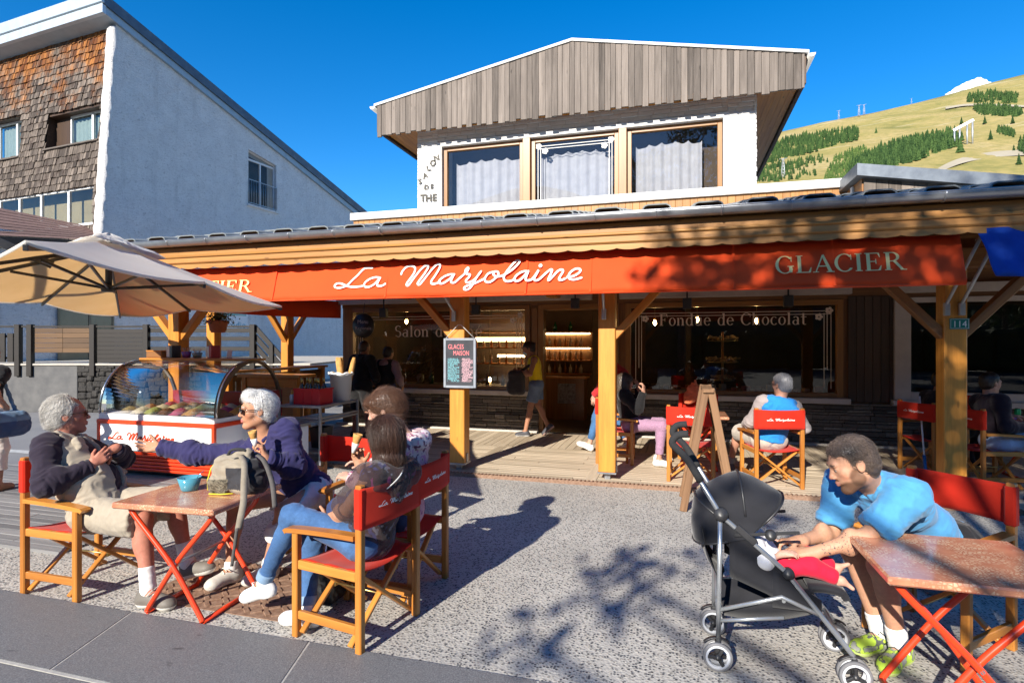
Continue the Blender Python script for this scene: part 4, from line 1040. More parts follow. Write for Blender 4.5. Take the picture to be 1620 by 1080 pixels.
for z0 in (.06, .30, .54, .74): m.span((rx(237), -.02, z0), (rx(401), .015, z0 + .10), .004)
m.build('rails', M_RAIL, rl)
m = MB()
for px in (4, 17): m.span((rx(px) - .07, -.02, .03), (rx(px) + .07, .02, .72), .004)
m.span((rx(-40), .02, .10), (rx(31), .05, .16), .004); m.span((rx(-40), .02, .62), (rx(31), .05, .68), .004); m.build('palings', M_RAIL, rl)
m = MB(); a0 = (rx(403), 0, .88); a1 = (rx(470), 0, -.18)
for dz in (0, -.22, -.44, -.66): m.beam((a0[0], 0, a0[2] + dz), (a1[0], 0, a1[2] + dz - .1), .04, .11)
m.build('stair_rails', M_RAIL, rl)
m = MB(); m.span((rx(430) - .05, -.06, -.9), (rx(430) + .05, .04, .45), .005); m.build('stair_post', M_RAIL, rl)
# openings of the chalet's ground floor
dz0 = LP(135, 565, 0, .0); d0, d1 = LP(92, 490, 0, .02), LP(178, 490, 0, .02)
gd = MB(); gd.span((.0, d0.y, 1.1), (.04, d1.y, 3.3), 0); o = gd.build('glass_door', simple('brown_door_glass', (.14, .11, .07), (.2, .16, .11), 2, .15), ch)
m = MB()
for u in (0, .55, 1): yy = d0.y + (d1.y - d0.y) * u; m.span((.035, yy - .03, 1.1), (.06, yy + .03, 3.3), .003)
m.build('frame', simple('bronze_frame', (.2, .16, .1), (.16, .13, .08), 4, .4), o)
d0, d1 = LP(345, 490, 0, .02), LP(391, 490, 0, .02); zb_, zm_, zt_ = LP(391, 521, 0, .02).z, LP(391, 505, 0, .02).z, 3.2
m = MB(); m.span((.0, d0.y, zb_), (.05, d1.y, zt_), .004); o = m.build('shop_window', M_UPVC, ch)
m = MB(); m.span((.045, d0.y + .1, zm_ + .12), (.06, d1.y - .08, zt_ - .1), 0); m.build('pane', simple('teal_display', (.08, .30, .27), (.25, .42, .45), 1.2, .2), o)
m = MB(); q = LP(366, 519, 0, .07); q2 = LP(389, 519, 0, .07)
sans(m, 'édie', lambda u, v, l: (.052 + l, u, v), q.y, q.z + .02, .34, .003, width=q2.y - q.y); m.build('lettering', simple('teal_letters', (.10, .36, .45), (.10, .36, .45), 4, .5), o)
# ------------------------------------------------------------------ furniture
M_CHW = wood('oiled_chair_wood', (.34, .11, .016), (.56, .235, .042), .4, .2, False, .30, 2.0, 30, .2)
M_RED = fabric('red_chair_canvas', (.80, .045, .018), (.70, .032, .013), .8, 900, .12, 5, .15, trans=.42)
M_BRASS = simple('brass', (.5, .36, .14), (.4, .28, .1), 20, .35, metal=.9)
def make_chair():
    t = thing('director_chair', 'x', 'chair', (0, 0, 0), 0, 'wooden director chairs with red canvas'); W, D = .54, .50; w = .042
    for sy in (-1, 1):
        y = sy * (W / 2 - w / 2)
        m = MB(); m.span((-D / 2, y - w / 2, 0), (-D / 2 + w, y + w / 2, .90), .006); m.build('rear_leg', M_CHW, t)
        m = MB(); m.span((D / 2 - w, y - w / 2, 0), (D / 2, y + w / 2, .585), .006); m.build('front_leg', M_CHW, t)
        m = MB(); m.sheet([[(x, y + sg * .031, .600 + dz + .012 * (1 - ((x + .25) / .30) ** 2 if x < .3 else 0) * .6) for sg in (-1, -.9, .9, 1)] for x, dz in ((-D / 2 + w, 0), (-.1, 0), (.0, 0), (.12, 0), (.22, .0), (.285, -.002), (.292, -.008))], -.026, False); m.build('armrest', M_CHW, t)
        m = MB(); m.span((-D / 2 + w, y - .014, .385), (D / 2 - w, y + .014, .435), .004); m.build('side_rail', M_CHW, t); m = MB(); m.span((-D / 2 + w, y - .014, .105), (D / 2 - w, y + .014, .152), .004); m.build('side_rail', M_CHW, t)
        for x in (D / 2 - .075, -D / 2 + .075):
            m = MB(); off = .013 * sy; m.beam((x + off, -sy * (W / 2 - .055), .405), (x + off, sy * (W / 2 - .02), .028), .022, .036, (1, 0, 0), .004); m.build('cross_leg', M_CHW, t)
    m = MB(); m.span((-.012 + D / 2 - .075, -.016, .20), (.012 + D / 2 - .075, .016, .235), .004); m.tube([(-D / 2 + .06, 0, .217), (D / 2 - .06, 0, .217)], .006, 8); m.build('hinge_bolt', M_BRASS, t)
    P = [[(x, y, .438 - .030 * (1 - (y / .25) ** 2) + .004 * math.sin(x * 40 + y * 9)) for y in np.linspace(-.245, .245, 15)] for x in np.linspace(-.215, .215, 9)]
    m = MB(); m.sheet(P, .003); m.build('seat', M_RED, t)
    P = []; z0, z1 = .665, .885
    for z in np.linspace(z0, z1, 8):
        row = []
        for k in range(21):
            y = -.268 + .536 * k / 20; e = abs(y) / .268
            row.append((-D / 2 + .004 - .035 * (1 - e ** 2) * (1 - .25 * (z - z0) / (z1 - z0)) - .004, y, z + .006 * (1 - e ** 2) * math.cos((z - z0) / (z1 - z0) * math.pi)))
        P.append(row)
    m = MB(); m.sheet(P, .003)
    for sy in (-1, 1):
        y = sy * (W / 2 - w / 2); m.obox(Matrix.Translation((-D / 2 + w / 2, y, (z0 + z1) / 2)), (w + .012, w + .012, z1 - z0), .01)
    b = m.build('backrest', M_RED, t)
    m = MB(); s = .30
    def fm(u, v, l):
        y = .15 - u; e = abs(y) / .268; return (-D / 2 + .004 - .035 * (1 - e ** 2) * .87 - .006 - l, y, .765 + v)
    script(m, fm, s, .012, .0015); m.build('lettering', M_WPRINT, b)
    return t
CHAIR0 = make_chair(); _used = [False]
def chair(x, y, azd, label, z=0.0):
    if not _used[0]: c = CHAIR0; _used[0] = True
    else: c = copy_tree(CHAIR0)
    c.location = (x, y, z); c.rotation_euler = (0, 0, R(90 - azd)); c['label'] = label; return c
chair(-3.90, 2.965, 90, 'director chair of the grey haired man at the left table')
chair(-2.62, 3.86, 190, 'director chair behind the left table under the woman in navy fleece')
chair(-1.79, 2.955, -80, 'nearest director chair, its red back lettered, holding the girl in jeans')
chair(-1.80, 3.475, -88, 'director chair behind the bob haired girl with the flowered hoodie sitter')
chair(.17, 7.16, 2, 'empty director chair on the deck, lettered back, left of the wooden easel', .03)
chair(.30, 8.55, 182, 'empty director chair with an orange bag over its back', .03)
chair(1.05, 7.13, -13, 'director chair of the man in the blue hooded vest on the deck', .03)
chair(-.80, 7.93, 88, 'director chair beside the middle timber post, holding the woman in lilac trousers', .03)
chair(3.10, 8.35, 65, 'shaded director chair with reversed lettering left of the right post', .03)
chair(3.42, 7.72, 80, 'director chair of the person in pale blue shorts right of the post', .03)
chair(3.98, 9.35, 200, 'director chair with a glowing red back beyond the table with green cans', .03)
chair(1.40, 3.72, 227, 'director chair with wide red back behind the man in the blue shirt')
# ---- tables
def m_mosaic():
    N = NT('salmon_mosaic_top'); p = N.coord('obj')
    v = N.n('TexVoronoi'); N.l(N.noise_vec(p) if hasattr(N, 'noise_vec') else p, v.inputs['Vector']); N.setv(v, Scale=62.0)
    v2 = N.n('TexVoronoi', feature='DISTANCE_TO_EDGE'); N.l(p, v2.inputs['Vector']); N.setv(v2, Scale=62.0)
    sel = N.noise(p, 7, 3, .6, 1.5)
    pale = N.math('MULTIPLY', N.ramp(v2.outputs['Distance'], [(.10, 0.0), (.2, 1.0)]), N.ramp(sel, [(.40, 0.0), (.58, 1.0)]))
    c = N.ramp(N.noise(p, 9, 4), [(.3, (.42, .15, .085)), (.7, (.58, .25, .14))])
    c = N.mix(N.math('MULTIPLY', pale, .8), c, (.72, .52, .33))
    N.bsdf(c, .22, N.bump(v2.outputs['Distance'], .05, .001), Coat_Weight=.5, Coat_Roughness=.12); return N.m
M_MOS = m_mosaic(); M_REDP = simple('red_enamel', (.80, .060, .014), (.70, .048, .012), 8, .3, spec=.6)
def make_table():
    t = thing('cafe_table', 'x', 'table', (0, 0, 0), 0, 'square folding cafe tables')
    m = MB(); m.obox(Matrix.Translation((0, 0, .684)), (.71, .635, .036), .012); m.build('tabletop', M_MOS, t)
    r = .0155
    for sy in (-1, 1):
        y = sy * .235
        m = MB(); m.tube([tuple(p) for p in catmull([(-.30, y, .655), (-.26, y, .60), (.0, y, .33), (.19, y, .06), (.215, y, .016)], 6)], r, 10); m.build('leg', M_REDP, t)
        m = MB(); y2 = y - .036 * sy; m.tube([tuple(p) for p in catmull([(.26, y2, .655), (.235, y2, .60), (.12, y2, .47), (.0, y2, .33), (-.19, y2, .06), (-.215, y2, .016)], 6)], r, 10); m.build('leg', M_REDP, t)
    for x, dy in ((-.30, .235), (.26, .20), (.215, .235), (-.215, .20)):
        m = MB(); z = .655 if (x in (-.30, .26)) else .016; m.tube([(x, -dy, z), (x, dy, z)], r * .95, 10); m.build('crossbar', M_REDP, t)
    m = MB(); m.tube([(0, -.25, .33), (0, .25, .33)], .009, 8); m.build('pivot_rod', M_ZINC, t)
    return t
TB0 = make_table()
def table(x, y, rot, label, first=[True], z=0):
    t = TB0 if first[0] else copy_tree(TB0); first[0] = False
    t.location = (x, y, z); t.rotation_euler = (0, 0, R(rot)); t['label'] = label; return t
table(-2.90, 2.93, 3, 'left cafe table with red cross legs, a rucksack and a blue bowl on it')
table(1.18, 2.965, .5, 'empty cafe table with mosaic top at the right front beside the pushchair')
table(.28, 7.86, 0, 'small cafe table between the two empty chairs behind the easel', z=.03)
table(4.12, 8.28, 6, 'shaded cafe table with green cans and a straw hat beyond the right post', z=.03)
# ---- parasol
M_PAR = fabric('sunlit_sand_canvas', (.88, .85, .80), (.84, .80, .74), .8, 500, .1, 2, .1, trans=.5)  # sunlit white put into the upper sheet's colour; the cloth is sand
M_BLKM = simple('black_metal', (.022, .022, .024), (.035, .035, .038), 10, .4, spec=.5)
pa_, pb_, pc_ = PD(40, 380, 2.62), PD(446, 484, 6.1), PD(190, 498, 8.0)
for q in (pb_, pc_): q.z = 2.05
pd_ = Vector((-5.9, 3.0, 2.1)); cen = (pa_ + pb_ + pc_ + pd_) / 4; APX = Vector((cen.x, cen.y, 2.62))
um = thing('parasol', 'large square sand coloured parasol over the left foreground', 'parasol', (cen.x, cen.y, 0))
off = Vector((-cen.x, -cen.y, 0)); cor = [pa_, pb_, pc_, pd_]
rimp = []
for i in range(4):
    a, b = cor[i], cor[(i + 1) % 4]; rimp += [a, (a + b) / 2 + Vector((0, 0, .035))]
def canopy_pts(f0, f1, dz, n=10, nb=9):
    Ps = []
    for i in range(8):
        a, b = rimp[i], rimp[(i + 1) % 8]; P = []
        for u in np.linspace(0, 1, nb):
            e = a.lerp(b, u); row = []
            for s in np.linspace(f0, f1, n):
                p = APX.lerp(e, s); sag = -.045 * math.sin(math.pi * u) * s - .02 * math.sin(math.pi * s); row.append(tuple(p + off + Vector((0, 0, dz + sag))))
            P.append(row)
        Ps.append(P)
    return Ps
m = MB()
for P in canopy_pts(.13, 1.0, -.006): m.sheet(P, 0)
m.build('backlit_underside', fabric('backlit_sand_canvas', (.84, .56, .27), (.78, .50, .22), .8, 500, .1, 2, .1, trans=.8), um)  # added under sheet, its tan painting the light coming through the canvas
m = MB()
for P in canopy_pts(.13, 1.0, 0): m.sheet(P, 0)
for i in range(8):   # short hem flap
    a, b = rimp[i] + off, rimp[(i + 1) % 8] + off
    m.sheet([[tuple(a.lerp(b, u) + Vector((0, 0, z - .045 * math.sin(math.pi * u)))) for z in (0, -.02)] for u in np.linspace(0, 1, 9)], .002)
m.build('canopy', M_PAR, um)
m = MB()
for P in canopy_pts(.0, .30, .055, 6, 9): m.sheet([[(q[0], q[1], q[2] + .012 * math.sin(j * .8 + i_ * 2.1)) for i_, q in enumerate(r_)] for j, r_ in enumerate(P)], .0025)
m.build('vent_cap', M_PAR, um)
hub = APX + off + Vector((0, 0, -.46))
for i in range(8):
    e = rimp[i] + off; m = MB(); m.beam(APX + off + Vector((0, 0, -.085)), e + Vector((0, 0, -.035)), .022, .03); m.build('rib', M_BLKM, um)
    m = MB(); q = (APX + off).lerp(e, .52) + Vector((0, 0, -.08)); m.beam(hub, q, .018, .024); m.build('strut', M_BLKM, um)
m = MB(); m.lathe([(.0, -.03), (.055, -.03), (.065, .0), (.05, .03), (0, .03)], 16, hub); m.tube([hub, APX + off + Vector((0, 0, -.03))], .028, 12); m.build('hub', M_BLKM, um)
mast = (pd_ - cen).normalized(); mb0 = cen + mast * 3.4 + off
m = MB(); m.tube([mb0, mb0 + Vector((0, 0, 2.3))], .05, 12); m.build('mast', M_BLKM, um)
m = MB(); k_ = hub + Vector((0, 0, .16)); m.beam(mb0 + Vector((0, 0, 1.62)), k_ + (mb0 - k_) * .12 + Vector((0, 0, .05)), .045, .07); m.build('arm', M_BLKM, um)
m = MB(); m.box(mb0 + Vector((0, 0, .06)), (.9, .9, .12), 0, .02); m.build('base', M_BLKM, um)
# ---- ice cream display
CX0, CX1, CF = -6.97, -5.19, 5.42
ic = thing('ice_cream_case', 'white and red ice cream display case with curved glass and red script', 'display case', ((CX0 + CX1) / 2, 6.0, 0)); io = -ic.location
M_GW = simple('white_enamel', (.82, .82, .82), (.76, .76, .76), 3, .3); M_CHROME = simple('chrome', (.75, .76, .78), (.65, .66, .68), 5, .15, metal=1.0)
M_DBR = simple('dark_bronze_frame', (.10, .065, .04), (.16, .11, .07), 9, .35, metal=.3)
m = MB(); m.span((CX0, CF, .33), (CX1, 6.58, .655), .008); m.build('body', M_GW, ic, io)
m = MB(); m.span((CX0 - .015, CF - .015, .655), (CX1 + .015, 6.6, .705), .006); m.span((CX1 - .03, CF - .012, .30), (CX1 + .012, CF + .03, .655), .004); m.span((CX0 - .012, CF - .012, .30), (CX0 + .03, CF + .03, .655), .004); m.build('red_trim', M_REDP, ic, io)
m = MB(); m.span((CX0, CF + .005, .705), (CX1, CF + .05, .775), .004); m.span((CX1 - .04, CF + .05, .705), (CX1 - .005, 6.5, .76), .003); m.build('ledge', M_GW, ic, io)
m = MB()
for k in range(6): m.span((CX0 + .05, CF + .03 + k * .004, .085 + k * .042), (CX1 - .03, 6.55, .118 + k * .042), .008)
m.build('louvred_base', M_REDP, ic, io)
m = MB(); m.span((CX0 + .06, CF + .08, .06), (CX1 - .06, 6.5, .33), 0); m.build('plinth', M_BLKM, ic, io)
for x in (CX0 + .15, CX1 - .15):
    for y in (5.6, 6.4):
        m = MB(); m.lathe([(0, -.018), (.05, -.018), (.055, 0), (.05, .018), (0, .018)], 16, (x, y, .055), Matrix.Rotation(R(90), 3, 'X')); m.build('caster', M_BLKM, ic, io)
m = MB(); q0, q1 = PY(172, 697, CF), PY(276, 697, CF)
script(m, lambda u, v, l: (q0.x + u, CF - l, .465 + v), q1.x - q0.x, .017, .002); m.build('lettering', M_REDP, ic, io)
def arc(n=20): return [(6.02 - .58 * math.cos(a) ** .9 if math.cos(a) > 0 else 6.02, .775 + .655 * math.sin(a) ** .95) for a in np.linspace(0, math.pi / 2 - .001, n)]
A_ = arc(); m = MB(); m.sheet([[(x, y, z) for y, z in A_] for x in (CX0 + .02, CX1 - .02)], .006); m.build('curved_glass', glass('display_glass', (.88, .86, .80), refl=1.3), ic, io)
full = A_ + [(6.15, 1.43), (6.28, 1.385), (6.40, 1.30), (6.50, 1.17), (6.57, 1.0), (6.59, .86)]
for nm, x, mt in (('side_frame', CX1, M_DBR), ('side_frame', CX0, M_CHROME)):
    P = []
    for k, (y, z) in enumerate(full):
        a = full[max(k - 1, 0)]; b = full[min(k + 1, len(full) - 1)]; ty, tz = b[0] - a[0], b[1] - a[1]; L = math.hypot(ty, tz); ny, nz = tz / L, -ty / L; wd = .030 + .045 * math.sin(math.pi * min(1, k / 19))
        P.append([(x - .022, y, z), (x + .022, y, z), (x + .022, y + ny * wd, z + nz * wd), (x - .022, y + ny * wd, z + nz * wd), (x - .022, y, z)])
    m = MB(); m.sheet(P, 0, False); m.build(nm, mt, ic, io)
for x in (CX0 + .005, CX1 + .026):
    m = MB(); m.tube([(x, y - .01, z) for y, z in A_[:15]], .009, 8); m.build('chrome_trim', M_CHROME, ic, io)
for x in (CX1 - .004,):
    m = MB(); m.add([(x, y, z) for y, z in full], [tuple(range(len(full)))]); m.build('side_glass', glass('side_pane', (.9, .88, .82), refl=.7), ic, io)
m = MB(); m.span((CX0, 5.98, 1.425), (CX1, 6.30, 1.455), .006); m.build('top_shelf', M_CHW, ic, io)
m = MB(); m.span((CX1 - .05, 6.40, .705), (CX1 + .02, 6.6, 1.02), .006); m.span((CX0 + .02, 6.5, .705), (CX1 - .06, 6.58, .98), .006); m.build('back_panel', simple('dark_red_enamel', (.34, .02, .02), (.28, .018, .018), 5, .35), ic, io)
m = MB(); m.span((CX0 + .03, 5.48, .70), (CX1 - .05, 6.45, .745), 0); m.build('well_deck', M_CHROME, ic, io)
flav = [(.75, .62, .35), (.16, .07, .03), (.60, .10, .14), (.78, .70, .55), (.42, .50, .18), (.72, .38, .10), (.45, .22, .10), (.80, .78, .70), (.55, .12, .30), (.35, .2, .12)]
FM = [simple('ice_cream', c, tuple(v * .8 for v in c), 20, .6, .6, 40, dist=.01) for c in flav]
k = 0
for j, y in enumerate((5.56, 5.86, 6.16)):
    for i in range(8):
        x = CX0 + .10 + i * .205; m = MB(); m.span((x, y, .73), (x + .185, y + .27, .765), .01)
        o = m.build('tray', M_CHROME, ic, io)
        P = [[(x + .012 + .16 * a / 8, y + .012 + .245 * b / 8, .765 + .075 * math.sin(math.pi * a / 8) ** .6 * math.sin(math.pi * b / 8) ** .6 + random.uniform(-.008, .008)) for b in range(9)] for a in range(9)]
        m = MB(); m.sheet(P); m.build('ice_cream', FM[(k * 7) % 10], o); k += 1
m = MB(); st = PY(327, 645, CF + .1); m.add([(CX1 - .14, 5.46, .80), (CX1 - .03, 5.46, .80), (CX1 - .03, 5.52, .95), (CX1 - .14, 5.52, .95)], [(0, 1, 2, 3)]); o = m.build('price_sticker', simple('sticker_blue', (.42, .66, .70), (.42, .66, .70), 4, .5), ic, io)
m = MB()
for k, s in enumerate(('2018', 'Maison', 'Glaces')): sans(m, s, lambda u, v, l: (CX1 - .13 + u, 5.455 + v * .37 - l, .80 + v), .0, .115 - k * .045, .032, .004, width=.09)
m.build('lettering', M_REDP, o)
# things on the case's shelf
SHZ = 1.456
def napkin(px, col, label):
    q = PY(px, 568, 6.14); t = thing('napkin_dispenser', label, 'napkin dispenser', (q.x, 6.14, SHZ), R(-12), 'napkin dispensers on the display case')
    m = MB(); m.span((-.05, -.065, 0), (.05, .065, .165), .008); m.build('case', simple('dispenser', col, tuple(v * .8 for v in col), 5, .4), t)
    m = MB(); m.span((-.07, -.068, .012), (-.052, .06, .152), .002); m.span((-.045, -.069, .012), (.0, -.066, .155), 0); m.build('napkins', M_WHITE, t)
napkin(276, (.03, .03, .035), 'black napkin dispenser on the display case beside the corner post'); napkin(338, (.45, .03, .03), 'red napkin dispenser on the display case below the flower pot')
def cup(px, col, label, h=.085, r=.062):
    q = PY(px, 568, 6.12); t = thing('spoon_pot', label, 'pot', (q.x, 6.12, SHZ)); m = MB(); m.lathe([(0, 0), (r * .75, 0), (r, h), (r * .92, h), (r * .7, .01), (0, .01)], 20); m.build('bowl', simple('glazed', col, tuple(v * .7 for v in col), 6, .3), t)
    m = MB()
    for k in range(6): a = k * 1.05; m.tube([(0, 0, .015), (r * .8 * math.cos(a), r * .8 * math.sin(a), h + .05)], .004, 6)
    m.build('spoons', simple('spoon_plastic', (.6, .35, .2), (.5, .3, .2), 5, .4), t)
cup(295, (.20, .05, .28), 'purple pot of small spoons on the display case'); cup(312, (.22, .22, .20), 'grey glass pot of small spoons on the display case', .07, .065)
q = PY(363, 568, 6.12); t = thing('price_card', 'small leaning price card in a stand on the display case', 'card', (q.x, 6.12, SHZ)); m = MB(); m.obox(Matrix.Translation((0, 0, .055)) @ Matrix.Rotation(R(12), 4, 'Y'), (.075, .006, .11), .001); m.build('card', simple('pink_card', (.75, .55, .50), (.7, .5, .45), 9, .6), t); m = MB(); m.span((-.03, -.02, 0), (.03, .02, .006), .001); m.build('foot', M_BLKM, t)
q = PY(247, 566, 6.12); t = thing('wooden_box', 'small brown wooden box at the left of the display case shelf', 'box', (q.x, 6.14, SHZ)); m = MB(); m.span((-.13, -.06, 0), (.13, .06, .085), .006); m.build('box_body', M_BEAM, t); m = MB(); m.span((-.133, -.063, .085), (.133, .063, .10), .004); m.build('lid', M_CHW, t)
# ---- side balustrade of the porch
bl = thing('porch_balustrade', 'honey timber balustrade along the left side of the porch', 'balustrade', (-6.9, 8.8, 0)); o_ = -bl.location
m = MB(); m.span((-7.02, 7.45, 1.17), (-6.78, 10.05, 1.215), .006); m.build('top_board', M_CHW, bl, o_)
m = MB()
for y in (7.5, 8.35, 9.2, 10.0): m.span((-6.96, y - .05, .0), (-6.85, y + .05, 1.17), .006)
m.build('posts_frame', M_POST, bl, o_)
m = MB(); m.span((-6.94, 7.5, 1.03), (-6.88, 10.0, 1.13), .004); m.span((-6.94, 7.5, .12), (-6.88, 10, .2), .004); y = 7.55
while y < 9.95: m.span((-6.925, y, .2), (-6.895, y + .10, 1.03), .004); y += .135
m.build('palings', M_BEAM, bl, o_)
cn = thing('timber_counter', 'short timber counter between the display case and the service trolley', 'counter', (-5.95, 7.6, 0)); o_ = -cn.location
m = MB(); m.span((-6.6, 7.35, 1.12), (-5.45, 7.75, 1.17), .006); m.build('top', M_CHW, cn, o_)
m = MB(); m.span((-6.5, 7.40, .98), (-5.55, 7.44, 1.12), .004); m.build('apron', M_POST, cn, o_)
for x in (-6.5, -5.56):
    for y in (7.42, 7.68): m = MB(); m.span((x - .04, y - .04, 0), (x + .04, y + .04, 1.12), .005); m.build('leg', M_POST, cn, o_)
m = MB(); m.span((-6.46, 7.41, .45), (-5.6, 7.44, .97), .004); m.build('front_panel', M_FASC, cn, o_)
# ---- trolley and what stands on it
TX0, TX1, TY0, TY1 = -5.08, -4.45, 6.42, 7.32
tr = thing('service_trolley', 'grey steel service trolley with open shelves on casters', 'trolley', ((TX0 + TX1) / 2, (TY0 + TY1) / 2, 0)); o_ = -tr.location
M_STEEL = simple('dull_steel', (.42, .42, .42), (.30, .30, .31), 7, .38, metal=.65)
for x in (TX0, TX1):
    for y in (TY0, TY1):
        m = MB(); m.span((x - .016, y - .016, .13), (x + .016, y + .016, .84), .003); m.build('leg', M_STEEL, tr, o_)
        m = MB(); m.lathe([(0, -.016), (.058, -.016), (.064, -.008), (.064, .008), (.058, .016), (0, .016)], 20, (x, y, .065), Matrix.Rotation(R(90), 3, 'X')); m.span((x - .02, y - .022, .06), (x + .02, y + .022, .135), .004); m.build('caster', M_ZINC, tr, o_)
m = MB(); m.span((TX0, TY0, .80), (TX1, TY1, .835), .004); m.build('top_shelf', M_STEEL, tr, o_)
m = MB(); m.span((TX0, TY0, .21), (TX1, TY1, .235), .004); m.build('bottom_shelf', M_STEEL, tr, o_)
m = MB()
for z in (.62, .66): m.span((TX0, TY0 - .01, z), (TX1, TY0 + .01, z + .025), .002); m.span((TX1 - .01, TY0, z), (TX1 + .01, TY1, z + .025), .002)
m.span((TX0 + .02, TY0 + .02, .61), (TX1 - .02, TY1 - .02, .625), .002); m.build('middle_shelf', M_STEEL, tr, o_)
M_REDPL = simple('red_plastic', (.62, .02, .03), (.55, .015, .025), 4, .35)
q = PY(498, 640, 6.6); t = thing('bottle_crate', 'red plastic crate of dark bottles on the trolley', 'crate', (-4.72, 6.66, .836)); m = MB(); w_, d_, h_ = .40, .30, .21
m.span((-w_ / 2, -d_ / 2, 0), (w_ / 2, -d_ / 2 + .012, h_), .003); m.span((-w_ / 2, d_ / 2 - .012, 0), (w_ / 2, d_ / 2, h_), .003); m.span((-w_ / 2, -d_ / 2 + .012, 0), (-w_ / 2 + .012, d_ / 2 - .012, h_), .003); m.span((w_ / 2 - .012, -d_ / 2 + .012, 0), (w_ / 2, d_ / 2 - .012, h_), .003); m.span((-w_ / 2 + .012, -d_ / 2 + .012, 0), (w_ / 2 - .012, d_ / 2 - .012, .012), 0)
m.span((-w_ / 2 - .01, -d_ / 2 - .01, h_ - .02), (w_ / 2 + .01, -d_ / 2 - .0005, h_ + .004), .003); m.span((w_ / 2 + .0005, -d_ / 2 - .01, h_ - .02), (w_ / 2 + .01, d_ / 2 + .01, h_ + .004), .003)
for k in (-.19, -.06, .07, .19): m.span((k - .008, -d_ / 2 - .008, .0), (k + .008, -d_ / 2 - .0005, h_ - .02), .002)
m.build('crate_body', M_REDPL, t)
M_BOT = simple('dark_bottle_glass', (.012, .015, .01), (.03, .02, .008), 3, .08, spec=.8)
def bottle_mb(m, c, h=.30, r=.036):
    m.lathe([(0, 0), (r, 0), (r, h * .58), (r * .85, h * .66), (r * .38, h * .78), (r * .36, h * .97), (r * .42, h), (0, h)], 12, c)
bots = []
for k in range(6):
    x, y = -4.72 - .14 + (k % 3) * .13, 6.60 + (k // 3) * .12
    t2 = thing('bottle', 'dark wine bottle standing in the red crate on the trolley', 'bottle', (x, y, .85), 0, 'bottles in the red crate'); m = MB(); bottle_mb(m, (0, 0, 0), .33); m.build('glass', M_BOT, t2); m = MB(); m.lathe([(0, .26), (.016, .26), (.016, .335), (0, .335)], 10); m.build('foil', simple('gold_foil', (.5, .36, .1), (.4, .28, .08), 8, .3, metal=.8), t2)
t = thing('bread_tub', 'white plastic tub of baguettes on the trolley', 'tub', (-4.58, 7.10, .836)); m = MB(); m.lathe([(0, 0), (.125, 0), (.155, .36), (.168, .362), (.17, .39), (.15, .39), (.12, .01), (0, .01)], 28); m.build('tub_body', M_GW, t)
m = MB(); m.tube([(.165 * math.cos(a), .165 * math.sin(a), .39 + .012 * math.sin(a * 9)) for a in np.linspace(0, 6.28, 40)], .014, 6); m.build('liner_bag', M_WHITE, t)
M_BREAD = simple('bread_crust', (.62, .36, .12), (.42, .20, .05), 14, .8, .5, 30)
for k, (x, y, a) in enumerate(((-.05, .02, .1), (.03, -.02, -.1), (.07, .05, .25), (-.02, .07, -.2))):
    t2 = thing('baguette', 'baguette end sticking out of the white tub on the trolley', 'baguette', (-4.58 + x, 7.10 + y, 1.0), 0, 'baguettes in the white tub'); m = MB(); pts = [(math.sin(a) * s * .45, 0, s * .45) for s in np.linspace(0, 1, 8)]; m.tube(pts, [.03, .037, .038, .038, .038, .037, .034, .02], 10); tag(m.build('crust', M_BREAD, t2))
t = thing('sauce_bottle', 'small pale squeeze bottle at the left end of the trolley', 'bottle', (-4.98, 6.55, .836)); m = MB(); m.lathe([(0, 0), (.03, 0), (.032, .1), (.02, .13), (.008, .15), (.005, .18), (0, .18)], 14); m.build('bottle_body', simple('pale_plastic', (.5, .6, .65), (.4, .5, .55), 6, .3), t)
m = MB(); m.lathe([(0, .13), (.021, .13), (.012, .15), (.008, .186), (0, .186)], 14); m.build('cap', simple('orange_cap', (.8, .4, .06), (.8, .4, .06), 6, .4), t)
t = thing('bin', 'black square bin on the lower shelf of the trolley', 'bin', (-4.66, 6.75, .236)); m = MB(); m.lathe([(0, 0), (.13, 0), (.155, .26), (.16, .26), (.16, .275), (.14, .275), (.12, .01), (0, .01)], 4, (0, 0, 0), Matrix.Rotation(R(45), 3, 'Z'), False); m.build('tub', M_BLKM, t)
t = thing('drawer_unit', 'pale grey appliance standing behind the navy fleece woman', 'cabinet', (-4.75, 6.12, 0)); m = MB(); m.span((-.2, -.2, .05), (.2, .2, .60), .01); m.build('cabinet_body', M_GW, t); m = MB(); m.span((-.22, -.22, .60), (.22, .22, .64), .008); m.build('lid', M_STEEL, t)
# ---- hanging pot
fp = PD(345, 512, 9.0); t = thing('hanging_flower_pot', 'terracotta pot of trailing leaves hanging beside the corner brace', 'flower pot', (fp.x, fp.y, fp.z - .14))
m = MB(); m.lathe([(0, 0), (.10, 0), (.145, .15), (.16, .15), (.165, .19), (.14, .19), (.12, .03), (0, .03)], 24); m.build('pot', simple('terracotta', (.42, .15, .08), (.34, .12, .065), 9, .8, .2), t)
m = MB()
for k in range(420):
    a = random.uniform(0, 6.28); r_ = abs(random.gauss(0, .13)); p = Vector((r_ * math.cos(a) * 1.2, r_ * math.sin(a) * .9, .20 + random.uniform(0, .16) - r_ * .35)); n_ = Vector((random.gauss(0, 1), random.gauss(0, 1), random.gauss(0, 1))).normalized(); u = n_.orthogonal().normalized() * .022; v_ = n_.cross(u).normalized() * .011
    m.add([p - u, p + v_, p + u, p - v_], [(0, 1, 2, 3)], None, False)
for k in range(14):
    a = random.uniform(0, 6.28); m.tube([(0, 0, .17), (.10 * math.cos(a), .10 * math.sin(a), .27), (.24 * math.cos(a), .22 * math.sin(a), .22 + random.uniform(-.1, .06))], .004, 5)
m.build('foliage', m_conifer('pot_leaves', (.10, .11, .035), (.26, .25, .10)), t)
